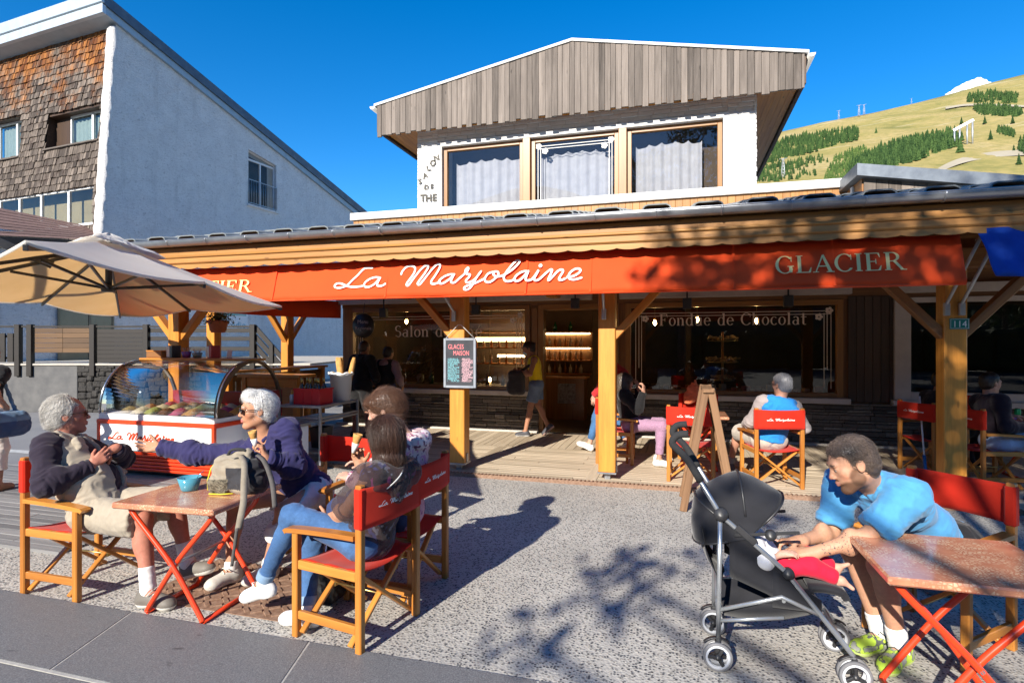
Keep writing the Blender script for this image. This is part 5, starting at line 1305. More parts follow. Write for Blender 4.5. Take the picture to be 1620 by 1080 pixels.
m = MB()
for a in (0, 2.1, 4.2): m.tube([(.15 * math.cos(a), .15 * math.sin(a), .18), (0, 0, .58)], .004, 5)
m.build('hanger', M_BLKM, t)
# ---- chalk menu on the post, house number
bx0, bx1 = PY(703, 560, 6.74).x, PY(753, 560, 6.74).x; bz1, bz0 = PY(728, 535, 6.74).z, PY(728, 613, 6.74).z
cbd = thing('chalk_menu', 'black chalk menu board hung on the timber post, headed in pink', 'menu board', ((bx0 + bx1) / 2, 6.74, bz0)); W_, H_ = bx1 - bx0, bz1 - bz0
m = MB(); m.span((-W_ / 2, -.012, 0), (W_ / 2, .012, H_), .003); m.build('slate', simple('chalk_slate', (.030, .032, .040), (.055, .058, .068), 7, .85), cbd)
m = MB(); f_ = .028
m.span((-W_ / 2 - .003, -.020, 0), (-W_ / 2 + f_, .014, H_), .003); m.span((W_ / 2 - f_, -.020, 0), (W_ / 2 + .003, .014, H_), .003); m.span((-W_ / 2 + f_, -.020, H_ - f_), (W_ / 2 - f_, .014, H_ + .003), .003); m.span((-W_ / 2 + f_, -.020, -.003), (W_ / 2 - f_, .014, f_), .003); m.build('frame', simple('grey_frame', (.28, .31, .35), (.20, .22, .26), 10, .6), cbd)
m = MB(); fq = lambda u, v, l: (u, -.012 - l, v)
sans(m, 'GLACES', fq, -W_ / 2 + .055, H_ - .135, .085, .002, W_ * .50); sans(m, 'MAISON', fq, -W_ / 2 + .125, H_ - .215, .085, .002, W_ * .50); m.build('lettering', simple('pink_chalk', (.75, .13, .15), (.8, .3, .32), 90, .9), cbd)
m = MB(); L1 = ['VANILLE', 'CHOCOLAT', 'RHUM RAISIN', 'CARAMEL', 'CAFE', 'PISTACHE', 'CITRON', 'NOIX DE COCO', 'STRACCIATELLA', 'NOUGAT', 'REGLISSE', 'SPECULOOS', 'MARRON', '    GLACES']; y_ = H_ - .275
for s in L1: sans(m, '-' + s, fq, -W_ / 2 + .045, y_, .034, .002, min(.165, .018 * len(s) + .02)); y_ -= (H_ - .33) / 14
m.build('lettering', simple('blue_chalk', (.14, .48, .55), (.3, .6, .66), 90, .9), cbd)
m = MB(); L2 = ['FRUITS', '  DES BOIS', 'FRAMBOISE', 'MANGUE', 'MENTHE', '  CHOCOLAT', 'POIRE', 'MYRTILLE', 'PECHE DE', '  VIGNE', 'ORANGE', '  SANGUINE', 'KIWI', 'ABRICOT']; y_ = H_ - .275
for s in L2: sans(m, s if s[0] == ' ' else '-' + s, fq, .022, y_, .034, .002, min(.155, .017 * len(s) + .02)); y_ -= (H_ - .33) / 14
m.build('lettering', simple('rose_chalk', (.72, .40, .46), (.8, .55, .6), 90, .9), cbd)
m = MB(); m.tube([(-W_ / 2 + .02, 0, H_), (-.02, -.02, H_ + .17), (.02, -.02, H_ + .17), (W_ / 2 - .02, 0, H_)], .0035, 5); m.build('string', M_WHITE, cbd)
q = PY(1518, 512, 6.77); ns = thing('house_number', 'small green enamel plate reading 114 on the right timber post', 'number plate', (q.x, 6.772, q.z))
m = MB(); m.span((-.085, -.004, -.055), (.085, .004, .055), .003); m.build('plate', simple('green_enamel', (.02, .20, .15), (.02, .18, .13), 5, .3), ns)
m = MB(); sans(m, '114', lambda u, v, l: (u, -.004 - l, v), -.062, -.033, .09, .001, .124)
for a, b in (((-.078, .045), (.078, .048)), ((-.078, -.048), (.078, -.045)), ((-.078, -.045), (-.075, .045)), ((.075, -.045), (.078, .045))): m.add([(a[0], -.0055, a[1]), (b[0], -.0055, a[1]), (b[0], -.0055, b[1]), (a[0], -.0055, b[1])], [(0, 1, 2, 3)])
m.build('lettering', M_WPRINT, ns)
# ---- wooden easel
ea = thing('wooden_easel', 'rough wooden A frame easel standing at the deck edge behind the pushchair', 'easel', (.30, 6.12, 0)); M_RAWW = wood('raw_pine', (.13, .06, .025), (.30, .165, .08), .7, .4, True, .3)
for y in (-.27, .27):
    for sx, xf in ((-1, -.235), (1, .25)):
        m = MB(); m.beam((xf, y, .0 if sx < 0 or True else .03), (sx * .022, y, 1.21), .045, .07, (1, 0, 0), .005); m.build('leg', M_RAWW, ea)
m = MB(); m.beam((0, -.32, 1.19), (0, .32, 1.19), .10, .035); m.build('top_rail', M_RAWW, ea)
m = MB(); m.beam((-.19, -.27, .25), (-.19, .27, .25), .03, .06); m.beam((.2, -.27, .25), (.2, .27, .25), .03, .06); m.build('cross_rail', M_RAWW, ea)
m = MB()
for sx in (-1, 1): m.beam((sx * .155, 0, .42), (sx * .045, 0, 1.1), .50, .012, (sx * 1, 0, .2))
m.build('board', simple('board_black', (.03, .03, .03), (.05, .05, .05), 8, .8), ea)
# ---- things on the tables
M_BLUEG = simple('blue_bowl_glass', (.16, .55, .72), (.12, .45, .62), 8, .12, Transmission_Weight=.45)
q = G(300, 775, .702); t = thing('glass_bowl', 'pale blue glass dessert bowl on the left table', 'bowl', (q.x, q.y, .703)); m = MB(); m.lathe([(0, 0), (.045, 0), (.05, .006), (.072, .085), (.069, .085), (.046, .010), (0, .008)], 28); m.build('bowl_body', M_BLUEG, t)
m = MB(); m.tube([(.01, 0, .012), (.05, .03, .10), (.07, .045, .12)], .003, 6); m.build('spoon', M_CHROME, t)
# ------------------------------------------------------------------ inside the shop
M_AMB = simple('amber_bottle', (.35, .16, .03), (.25, .10, .02), 3, .1, spec=.8); M_GRN = simple('green_bottle', (.02, .16, .03), (.015, .10, .02), 3, .1, spec=.8); M_CLR = simple('pale_bottle', (.55, .50, .40), (.45, .38, .28), 3, .15, spec=.8)
M_BULB = emit('warm_filament', (1.0, .55, .18), 55.0); M_STRIPL = emit('warm_shelf_light', (1.0, .62, .28), 13.0)
a, b = PY(860, 476, 12.6), PY(916, 600, 12.6)
sh = thing('bottle_shelf', 'lit shelf of bottles seen through the open shop door', 'shelf', ((a.x + b.x) / 2, 12.7, 0)); o_ = -sh.location; levels = [.98, 1.28, 1.58, 1.92]
m = MB(); m.span((a.x - .2, 12.95, .0), (b.x + .25, 13.0, 2.6), 0); m.build('back_panel', simple('shelf_back', (.20, .12, .06), (.15, .09, .045), 3, .7), sh, o_)
for z in levels: m = MB(); m.span((a.x - .2, 12.55, z - .03), (b.x + .25, 12.95, z), .003); m.build('shelf_board', M_CHW, sh, o_)
m = MB(); m.span((a.x - .15, 12.90, 1.86), (b.x + .2, 12.92, 1.88), 0); m.span((a.x - .15, 12.90, 1.53), (b.x + .2, 12.92, 1.55), 0); m.build('strip_light', M_STRIPL, sh, o_)
_protos = {}
def small_bottle(x, y, z, kind, grp, label):
    if kind not in _protos:
        m = MB(); bottle_mb(m, (0, 0, 0), (.24, .20, .22)[kind], (.03, .036, .045)[kind]); o = m.build('bottle', (M_AMB, M_CLR, M_GRN)[kind]); _protos[kind] = o
    else: o = _protos[kind].copy(); COL.objects.link(o)
    o.location = (x, y, z); tag(o, label, 'bottle', grp); return o
for li, z in enumerate(levels):
    for i in range(9):
        k = 2 if li == 3 else (0 if (i + li) % 2 else 1)
        if li == 3 and i % 3: continue
        small_bottle(a.x - .12 + i * .12, 12.68 + .05 * (i % 2), z, k, 'bottles on the lit shelf', ('slim amber bottle on the lit shelf behind the shop door', 'squat pale bottle on the lit shelf behind the shop door', 'fat green bottle on the top shelf behind the shop door')[k])
c0 = PY(862, 600, 11.9); ct = thing('shop_counter', 'wooden shop counter with a white poster just inside the door', 'counter', (c0.x + .45, 12.0, 0)); o_ = -ct.location
m = MB(); m.span((c0.x, 11.9, .03), (c0.x + .85, 12.3, .90), .005); m.build('cabinet', M_FRAME, ct, o_); m = MB(); m.span((c0.x - .04, 11.85, .90), (c0.x + .9, 12.35, .94), .004); m.build('top', M_CHW, ct, o_)
m = MB(); m.span((c0.x + .28, 11.89, .38), (c0.x + .66, 11.898, .80), 0); m.build('poster', simple('poster', (.42, .42, .42), (.12, .11, .10), 18, .7), ct, o_)
def pendant(px, py, Y, label):
    q = PY(px, py, Y); t = thing('pendant_lamp', label, 'lamp', (q.x, q.y, q.z), 0, 'pendant bulbs in the shop'); m = MB(); m.tube([(0, 0, .10), (0, 0, 2.75 - q.z)], .005, 5); m.lathe([(0, .045), (.022, .045), (.022, .10), (0, .105)], 12); m.build('flex', M_BRASS, t); m = MB(); m.lathe([(.004, -.06), (.026, -.03), (.032, 0), (.018, .04), (.01, .045)], 14); m.build('bulb', M_BULB, t)
pendant(1036, 510, 10.9, 'pendant bulb left of the chocolate fondue lettering'); pendant(1103, 505, 11.3, 'pendant bulb behind the first word of the fondue lettering'); pendant(1197, 507, 11.0, 'pendant bulb behind the last word of the fondue lettering'); pendant(643, 508, 11.4, 'pendant bulb behind the left shop window lettering'); pendant(722, 506, 12.2, 'pendant bulb left of the chalk menu post'); pendant(775, 600, 11.6, 'low pendant bulb above the display right of the chalk menu')
# window displays
for x0, x1, lb in ((-6.2, -2.7, 'dark display counter behind the left shop window'), (-.75, 2.4, 'dark display counter behind the chocolate fondue window')):
    t = thing('display_counter', lb, 'counter', ((x0 + x1) / 2, YW + .55, 0)); o_ = -t.location; m = MB(); m.span((x0, YW + .28, .03), (x1, YW + .85, .80), 0); m.build('cabinet', M_DIM, t, o_); m = MB(); m.span((x0, YW + .27, .80), (x1, YW + .9, .83), .003); m.build('top', M_DARKW, t, o_)
t = thing('cake_stand', 'tall tiered stand heaped with nougat in the chocolate fondue window', 'cake stand', (PY(1143, 600, YW + .6).x, YW + .6, .83)); m = MB(); m.tube([(0, 0, 0), (0, 0, 1.02)], .022, 10); m.lathe([(0, 0), (.16, 0), (.16, .012), (0, .02)], 24); m.build('stem', M_CHW, t)
for z, r in ((.16, .20), (.48, .27), (.86, .25)):
    m = MB(); m.lathe([(.02, z - .01), (r, z), (r, z + .012), (.02, z + .01)], 28); m.build('tier', M_BRASS, t)
    m = MB()
    for k in range(46):
        aa = random.uniform(0, 6.28); rr = r * random.uniform(.45, .98); m.obox(Matrix.Translation((rr * math.cos(aa), rr * math.sin(aa), z + .03 + random.uniform(0, .05))) @ Matrix.Rotation(aa, 4, 'Z') @ Matrix.Rotation(random.uniform(-.5, .8), 4, 'Y'), (.085, .04, .028), .006)
    m.build('nougat', simple('nougat', (.55, .40, .20), (.36, .22, .09), 40, .7, rvar=.3), t)
rg = random.Random(5)
for k in range(16):
    x = (-.55 + k * .19) if k < 15 else 2.3; c = rg.choice(((.45, .03, .03), (.55, .50, .45), (.22, .10, .04), (.5, .12, .05), (.12, .05, .03)))
    t = thing('chocolate_box', 'small %s ribboned confectionery box at the foot of the fondue window' % {.45: 'red', .55: 'white', .22: 'brown', .5: 'orange', .12: 'dark'}[c[0]], 'box', (x, YW + .38 + rg.uniform(0, .12), .83), rg.uniform(-.4, .4), 'boxes in the fondue window')
    m = MB(); w_, h_ = rg.uniform(.08, .16), rg.uniform(.04, .11); m.span((-w_ / 2, -.05, 0), (w_ / 2, .05, h_), .004); m.build('box_body', simple('box_print', c, tuple(v * .7 for v in c), 30, .5), t); m = MB(); m.span((-w_ / 2 - .002, -.012, -.0), (w_ / 2 + .002, .012, h_ + .002), .001); m.build('ribbon', M_BRASS, t)
for k in range(9):
    x = -5.4 + k * .30; kind = k % 3; small_bottle(x, YW + .5 + .08 * (k % 2), .83, kind, 'bottles in the left shop window', ('amber bottle in the left shop window display', 'pale bottle in the left shop window display', 'green bottle in the left shop window display')[kind])
t = thing('flower_arrangement', 'dry leafy arrangement in a jar behind the left shop window', 'plant', (PY(665, 600, YW + .55).x, YW + .55, .83)); m = MB(); m.lathe([(0, 0), (.06, 0), (.08, .12), (.05, .2), (0, .2)], 18); m.build('jar', M_CLR, t); m = MB()
for k in range(150):
    p = Vector((random.gauss(0, .13), random.gauss(0, .1), .32 + random.gauss(0, .12))); n_ = Vector((random.gauss(0, 1), random.gauss(0, 1), random.gauss(0, 1))).normalized(); u = n_.orthogonal() * .05; v_ = n_.cross(u) * .35; m.add([p - u, p + v_, p + u, p - v_], [(0, 1, 2, 3)])
m.build('foliage', m_conifer('dry_leaves', (.10, .07, .02), (.25, .2, .08)), t)
t = thing('wall_shelf', 'back bar shelf with warm lights behind the left shop window', 'shelf', (-4.0, 13.9, 0)); o_ = -t.location
for z in (1.15, 1.55, 1.95): m = MB(); m.span((-5.4, 13.6, z - .03), (-2.9, 14.0, z), .003); m.build('shelf_board', M_CHW, t, o_)
m = MB(); m.span((-5.0, 13.9, 1.70), (-3.0, 13.95, 1.80), 0); m.span((-4.4, 13.9, 1.30), (-3.0, 13.95, 1.36), 0); m.build('strip_light', M_STRIPL, t, o_)
for k in range(24): small_bottle(-5.3 + (k % 12) * .2, 13.7, 1.15 + .4 * (k // 12), k % 2, 'bottles on the back bar', ('amber bottle on the back bar shelf of the shop', 'pale bottle on the back bar shelf of the shop')[k % 2])
for k, (px, py, lb) in enumerate(((1087, 480, 'black porch spotlight box above the chocolate fondue lettering'), (1247, 476, 'black porch spotlight box at the right of the fondue window'), (607, 495, 'black porch spotlight box at the left shop window'), (753, 490, 'black porch spotlight box right of the chalk menu post'), (910, 480, 'black porch spotlight box over the shop door'))):
    q = PY(px, py, YW - .30); t = thing('porch_spotlight', lb, 'light', (q.x, q.y, q.z), 0, 'black porch spotlights'); m = MB(); m.span((-.07, -.06, -.09), (.07, .06, .09), .008); m.build('lamp_body', M_BLKM, t); m = MB(); m.span((-.012, -.01, .09), (.012, .01, 2.58 - q.z), .002); m.build('bracket', M_BLKM, t)
sgn = PY(575, 515, YW - .2); t = thing('round_sign', 'round black sign hanging at the left end of the left shop window', 'sign', (sgn.x, YW - .2, sgn.z)); m = MB(); m.lathe([(0, -.012), (.24, -.012), (.24, .012), (0, .012)], 32, (0, 0, 0), Matrix.Rotation(R(90), 3, 'X')); m.build('disc', M_BLKM, t)
m = MB(); sans(m, 'Menu', lambda u, v, l: (u, -.0125 - l, v), -.13, .04, .11, .001, .24); sans(m, 'Regionale', lambda u, v, l: (u, -.0125 - l, v), -.18, -.08, .09, .001, .36); m.build('lettering', M_SILL, t); m = MB(); m.tube([(0, 0, .24), (0, .05, 2.45 - sgn.z)], .006, 5); m.build('hanger', M_BLKM, t)
# ------------------------------------------------------------------ smooth bodies from blended primitives
def vnoise(P, seed=0):
    P = np.asarray(P, np.float64); i = np.floor(P).astype(np.int64); f = P - i; f = f * f * (3 - 2 * f); out = 0
    def h(x, y, z):
        n = (x * 374761393 + y * 668265263 + z * 2147483647 + seed * 974711) & 0x7fffffff
        n = ((n ^ (n >> 13)) * 1274126177) & 0x7fffffff
        return ((n ^ (n >> 16)) & 0xffff) / 65535.0
    for dx in (0, 1):
        for dy in (0, 1):
            for dz in (0, 1):
                w = (f[:, 0] if dx else 1 - f[:, 0]) * (f[:, 1] if dy else 1 - f[:, 1]) * (f[:, 2] if dz else 1 - f[:, 2])
                out = out + w * h(i[:, 0] + dx, i[:, 1] + dy, i[:, 2] + dz)
    return out
def A3(p): return np.array(tuple(p), np.float64)
def rc(a, b, ra, rb=None, k=.02, op=1): return ('rc', A3(a), A3(b), ra, ra if rb is None else rb, k, op)
def cc(a, b, ra, rb=None, k=.02, op=1, rd=.006): return ('cc', A3(a), A3(b), ra, ra if rb is None else rb, k, op, rd)
def el(c, r, F=None, k=.02, op=1): return ('el', A3(c), np.array(r, np.float64), None if F is None else np.array([tuple(x) for x in F], np.float64), k, op)
def bxp(c, half, F=None, rd=.02, k=.02, op=1): return ('bx', A3(c), np.array(half, np.float64), None if F is None else np.array([tuple(x) for x in F], np.float64), k, op, rd)
def _dist(p, X, Y, Z):
    ty = p[0]
    if ty in ('rc', 'cc'):
        a, b, ra, rb = p[1], p[2], p[3], p[4]; d = b - a; L2 = max(d @ d, 1e-12); L = math.sqrt(L2)
        px, py, pz = X - a[0], Y - a[1], Z - a[2]; t = (px * d[0] + py * d[1] + pz * d[2]) / L2; tc = np.clip(t, 0, 1)
        qx, qy, qz = px - d[0] * tc, py - d[1] * tc, pz - d[2] * tc
        if ty == 'rc': return np.sqrt(qx * qx + qy * qy + qz * qz) - (ra + (rb - ra) * tc)
        rd = p[7]; qx, qy, qz = px - d[0] * t, py - d[1] * t, pz - d[2] * t
        s = np.sqrt(qx * qx + qy * qy + qz * qz) - (ra + (rb - ra) * tc) + rd; c = np.abs(t - .5) * L - L / 2 + rd
        return np.minimum(np.maximum(s, c), 0) + np.sqrt(np.maximum(s, 0) ** 2 + np.maximum(c, 0) ** 2) - rd
    c, r, F = p[1], p[2], p[3]; px, py, pz = X - c[0], Y - c[1], Z - c[2]
    if F is not None: px, py, pz = [px * F[i][0] + py * F[i][1] + pz * F[i][2] for i in range(3)]
    if ty == 'el':
        k0 = np.sqrt((px / r[0]) ** 2 + (py / r[1]) ** 2 + (pz / r[2]) ** 2); k1 = np.sqrt((px / r[0] ** 2) ** 2 + (py / r[1] ** 2) ** 2 + (pz / r[2] ** 2) ** 2)
        return k0 * (k0 - 1) / np.maximum(k1, 1e-9)
    rd = p[6]; qx, qy, qz = np.abs(px) - r[0] + rd, np.abs(py) - r[1] + rd, np.abs(pz) - r[2] + rd
    return np.sqrt(np.maximum(qx, 0) ** 2 + np.maximum(qy, 0) ** 2 + np.maximum(qz, 0) ** 2) + np.minimum(np.maximum(qx, np.maximum(qy, qz)), 0) - rd
def _bb(p):
    if p[0] in ('rc', 'cc'): r = max(p[3], p[4]); return np.minimum(p[1], p[2]) - r, np.maximum(p[1], p[2]) + r
    r = max(p[2]) if p[0] == 'el' else np.linalg.norm(p[2]); return p[1] - r, p[1] + r
def sdf_mesh(prims, h=.005, planes=(), smooth=1):
    lo = np.min([_bb(p)[0] for p in prims if p[6 if p[0] in ('rc', 'cc') else 5] > 0], 0) - 3 * h; hi = np.max([_bb(p)[1] for p in prims if p[6 if p[0] in ('rc', 'cc') else 5] > 0], 0) + 3 * h
    n = np.ceil((hi - lo) / h).astype(int) + 1; D = np.full(n, .5, np.float32); ax = [lo[i] + h * np.arange(n[i]) for i in range(3)]
    for p in prims:
        k, op = (p[5], p[6]) if p[0] in ('rc', 'cc') else (p[4], p[5]); a, b = _bb(p); pad = k + 2.5 * h
        i0 = np.clip(np.floor((a - pad - lo) / h).astype(int), 0, n - 1); i1 = np.clip(np.ceil((b + pad - lo) / h).astype(int) + 1, 1, n)
        if np.any(i1 <= i0): continue
        sl = tuple(slice(i0[i], i1[i]) for i in range(3)); X = ax[0][sl[0]][:, None, None]; Y = ax[1][sl[1]][None, :, None]; Z = ax[2][sl[2]][None, None, :]
        d = _dist(p, X, Y, Z).astype(np.float32); s = D[sl]
        if op > 0: hh = np.maximum(k - np.abs(s - d), 0) / max(k, 1e-6); D[sl] = np.minimum(s, d) - hh * hh * k * .25
        else: hh = np.maximum(k - np.abs(s + d), 0) / max(k, 1e-6); D[sl] = np.maximum(s, -d) + hh * hh * k * .25
    for (q, nn) in planes:
        q = A3(q); nn = A3(nn); nn = nn / np.linalg.norm(nn)
        D = np.maximum(D, ((ax[0][:, None, None] - q[0]) * nn[0] + (ax[1][None, :, None] - q[1]) * nn[1] + (ax[2][None, None, :] - q[2]) * nn[2]).astype(np.float32))
    D[0] = D[-1] = .5; D[:, 0] = D[:, -1] = .5; D[:, :, 0] = D[:, :, -1] = .5
    I = D < 0; cnt = np.zeros(np.array(n) - 1, np.int8)
    for dx in (0, 1):
        for dy in (0, 1):
            for dz in (0, 1): cnt += I[dx:n[0] - 1 + dx, dy:n[1] - 1 + dy, dz:n[2] - 1 + dz]
    act = np.argwhere((cnt > 0) & (cnt < 8)); m = len(act); idx = np.full(np.array(n) - 1, -1, np.int32); idx[act[:, 0], act[:, 1], act[:, 2]] = np.arange(m)
    cv = {}
    for dx in (0, 1):
        for dy in (0, 1):
            for dz in (0, 1): cv[dx, dy, dz] = D[act[:, 0] + dx, act[:, 1] + dy, act[:, 2] + dz]
    acc = np.zeros((m, 3)); w = np.zeros(m); cs = list(cv)
    for i in range(8):
        for j in range(i + 1, 8):
            A, B = np.array(cs[i]), np.array(cs[j])
            if np.abs(A - B).sum() != 1: continue
            a, b = cv[cs[i]], cv[cs[j]]; mk = (a < 0) != (b < 0); t = np.where(mk, a / np.where(mk, a - b, 1), 0)
            acc += np.where(mk[:, None], A + (B - A) * t[:, None], 0); w += mk
    Vv = lo + h * (act + acc / np.maximum(w, 1)[:, None]); Fs = []
    for axn in range(3):
        sA = [slice(1, -1)] * 3; sA[axn] = slice(0, -1); sB = list(sA); sB[axn] = slice(1, None)
        a = I[tuple(sA)]; b = I[tuple(sB)]; E = np.argwhere(a != b)
        if not len(E): continue
        base = E.copy()
        for i in range(3):
            if i != axn: base[:, i] += 1
        u, v_ = [(1, 2), (2, 0), (0, 1)][axn]; q = []
        for du, dv in ((-1, -1), (0, -1), (0, 0), (-1, 0)):
            c = base.copy(); c[:, u] += du; c[:, v_] += dv; q.append(idx[c[:, 0], c[:, 1], c[:, 2]])
        q = np.stack(q, 1); flip = b[E[:, 0], E[:, 1], E[:, 2]]; q[flip] = q[flip][:, ::-1]; Fs.append(q)
    F = np.concatenate(Fs); F = F[(F >= 0).all(1)]
    for _ in range(smooth):
        S = np.zeros_like(Vv); c = np.zeros(m)
        for i in range(4):
            e0, e1 = F[:, i], F[:, (i + 1) % 4]
            for k_ in range(3): S[:, k_] += np.bincount(e0, Vv[e1, k_], m)
            c += np.bincount(e0, minlength=m)
        Vv = np.where(c[:, None] > 0, .45 * Vv + .55 * S / np.maximum(c, 1)[:, None], Vv)
    return Vv, F
def normals(Vv, F):
    a = Vv[F[:, 1]] - Vv[F[:, 0]]; b = Vv[F[:, 3]] - Vv[F[:, 0]]; n = np.cross(a, b); N = np.zeros_like(Vv)
    for i in range(4):
        for k in range(3): N[:, k] += np.bincount(F[:, i], n[:, k], len(Vv))
    return N / np.maximum(np.linalg.norm(N, axis=1, keepdims=True), 1e-12)
def folds(Vv, F, bones, seed=1, scale=1.0):
    """cloth folds: ridges across each limb, strongest at its ends"""
    N = normals(Vv, F); best = np.full(len(Vv), 9.0); disp = np.zeros(len(Vv))
    for bi, (a, b, amp, fr, perp) in enumerate(bones):
        a, b = A3(a), A3(b); d = b - a; L = np.linalg.norm(d); d = d / L; p = Vv - a; t = p @ d; tc = np.clip(t, 0, L); dist = np.linalg.norm(p - tc[:, None] * d, axis=1)
        e1 = np.cross(d, [.3, .5, .81]); e1 /= np.linalg.norm(e1); e2 = np.cross(d, e1)
        q = np.stack([t * fr + 3 * vnoise(p * 9, seed + 5), p @ e1 * perp, p @ e2 * perp], 1); r = (1 - np.abs(2 * vnoise(q, seed + bi) - 1)) ** 1.5
        w = .35 + .65 * np.maximum(np.exp(-(t / .10) ** 2), np.exp(-((L - t) / .10) ** 2)); dd = amp * (r ** 2 - .12) * w + amp * .8 * ((1 - np.abs(2 * vnoise(q * 2.3, seed + 40) - 1)) ** 2 - .3) * w
        mk = dist < best; best = np.where(mk, dist, best); disp = np.where(mk, dd, disp)
    am = max(b[2] for b in bones); g_ = (1 - np.abs(2 * vnoise(Vv * np.array((9, 9, 15)) + 2 * vnoise(Vv * 6, seed + 8)[:, None], seed + 60) - 1)) ** 4; disp = disp * 1.05 + am * .45 * (g_ - .2)
    # soften the seams between bones
    for _ in range(3):
        S = np.zeros(len(Vv)); c = np.zeros(len(Vv))
        for i in range(4): S += np.bincount(F[:, i], disp[F[:, (i + 1) % 4]], len(Vv)); c += np.bincount(F[:, i], minlength=len(Vv))
        disp = np.where(c > 0, .4 * disp + .6 * S / np.maximum(c, 1), disp)
    return Vv + N * disp[:, None] * scale
def m_col(name, rough=.6, sss=0.0, noise=.15, nscale=60, bump=.0, bscale=200, sheen=0.0, spec=.4, trans=0.0, alpha=None, bd=.002):
    N = NT(name); c = N.n('Attribute', attribute_name='Col').outputs['Color']; p = N.coord('obj')
    c = N.mix(N.ramp(N.noise(p, nscale, 4, .6), [(.3, 0.0), (.7, noise)]), c, (.02, .01, .01))
    nm = N.bump(N.noise(p, bscale, 2), bump, bd) if bump else None
    kw = {}
    if sss: kw = dict(Subsurface_Weight=sss, Subsurface_Radius=(.01, .004, .002), Subsurface_Scale=.6)
    b = N.bsdf(c, rough, nm, spec=spec, Sheen_Weight=sheen, **kw)
    if alpha is not None:
        t = N.n('BsdfTransparent'); mx = N.n('MixShader'); mx.inputs[0].default_value = alpha; N.l(t.outputs[0], mx.inputs[1]); N.l(b.outputs[0], mx.inputs[2]); N.l(mx.outputs[0], N.out.inputs['Surface'])
    return N.m
M_SKIN = m_col('skin', .56, .08, .16, 70, .35, 320, spec=.3, bd=.0012); M_CLOTH = m_col('cloth', .85, 0, .10, 30, .2, 700, .15, .2, bd=.001); M_DENIM = m_col('denim', .85, 0, .22, 200, .35, 900, .1, .2, bd=.001)
M_HAIR = m_col('hair', .42, 0, .30, 160, .3, 260, spec=.5); M_SHOE = m_col('shoe_leather', .6, 0, .12, 120, .25, 500, bd=.001); M_SHEER = m_col('sheer_voile', .7, 0, .1, 40, 0, 100, .3, .2, alpha=.62)
M_LENS = simple('dark_lens', (.012, .010, .010), (.02, .016, .014), 4, .08, spec=.9)
def painted(name, Vv, F, base, mat, parent, paints=(), smooth=True, var=.0, seed=3, Mi=None):
    C = np.tile(np.array([*base, 1.0]), (len(Vv), 1))
    if var: C[:, :3] *= (1 + var * (2 * vnoise(Vv * 40, seed) - 1))[:, None]
    for pt in paints:
        if callable(pt): pt(Vv, C); continue
        c, r, Fm, col, st = pt; d = Vv - A3(c)
        if Fm is not None: d = d @ np.array([tuple(x) for x in Fm]).T
        q = np.sqrt(((d / np.array(r)) ** 2).sum(1)); w = np.clip((1.15 - q) / .3, 0, 1) * st; C[:, :3] = C[:, :3] * (1 - w[:, None]) + np.array(col) * w[:, None]
    return mesh_np(name, Vv, F, mat, parent, smooth, {'Col': ('FLOAT_COLOR', C)})
def stripnoise(Vv, fr, seed): return vnoise(Vv * np.array(fr), seed)
def ik(a, b, l1, l2, pole):
    a, b, pole = A3(a), A3(b), A3(pole); d = b - a; L = np.linalg.norm(d)
    if L > (l1 + l2) * .995: k = L / ((l1 + l2) * .995); l1 *= k; l2 *= k
    u = d / L; x = (l1 * l1 - l2 * l2 + L * L) / (2 * L); hgt = math.sqrt(max(l1 * l1 - x * x, 1e-6)); pp = pole - a; pp = pp - u * (pp @ u); pp /= max(np.linalg.norm(pp), 1e-9)
    return a + u * x + pp * hgt
def unit(v): v = A3(v); return v / max(np.linalg.norm(v), 1e-9)
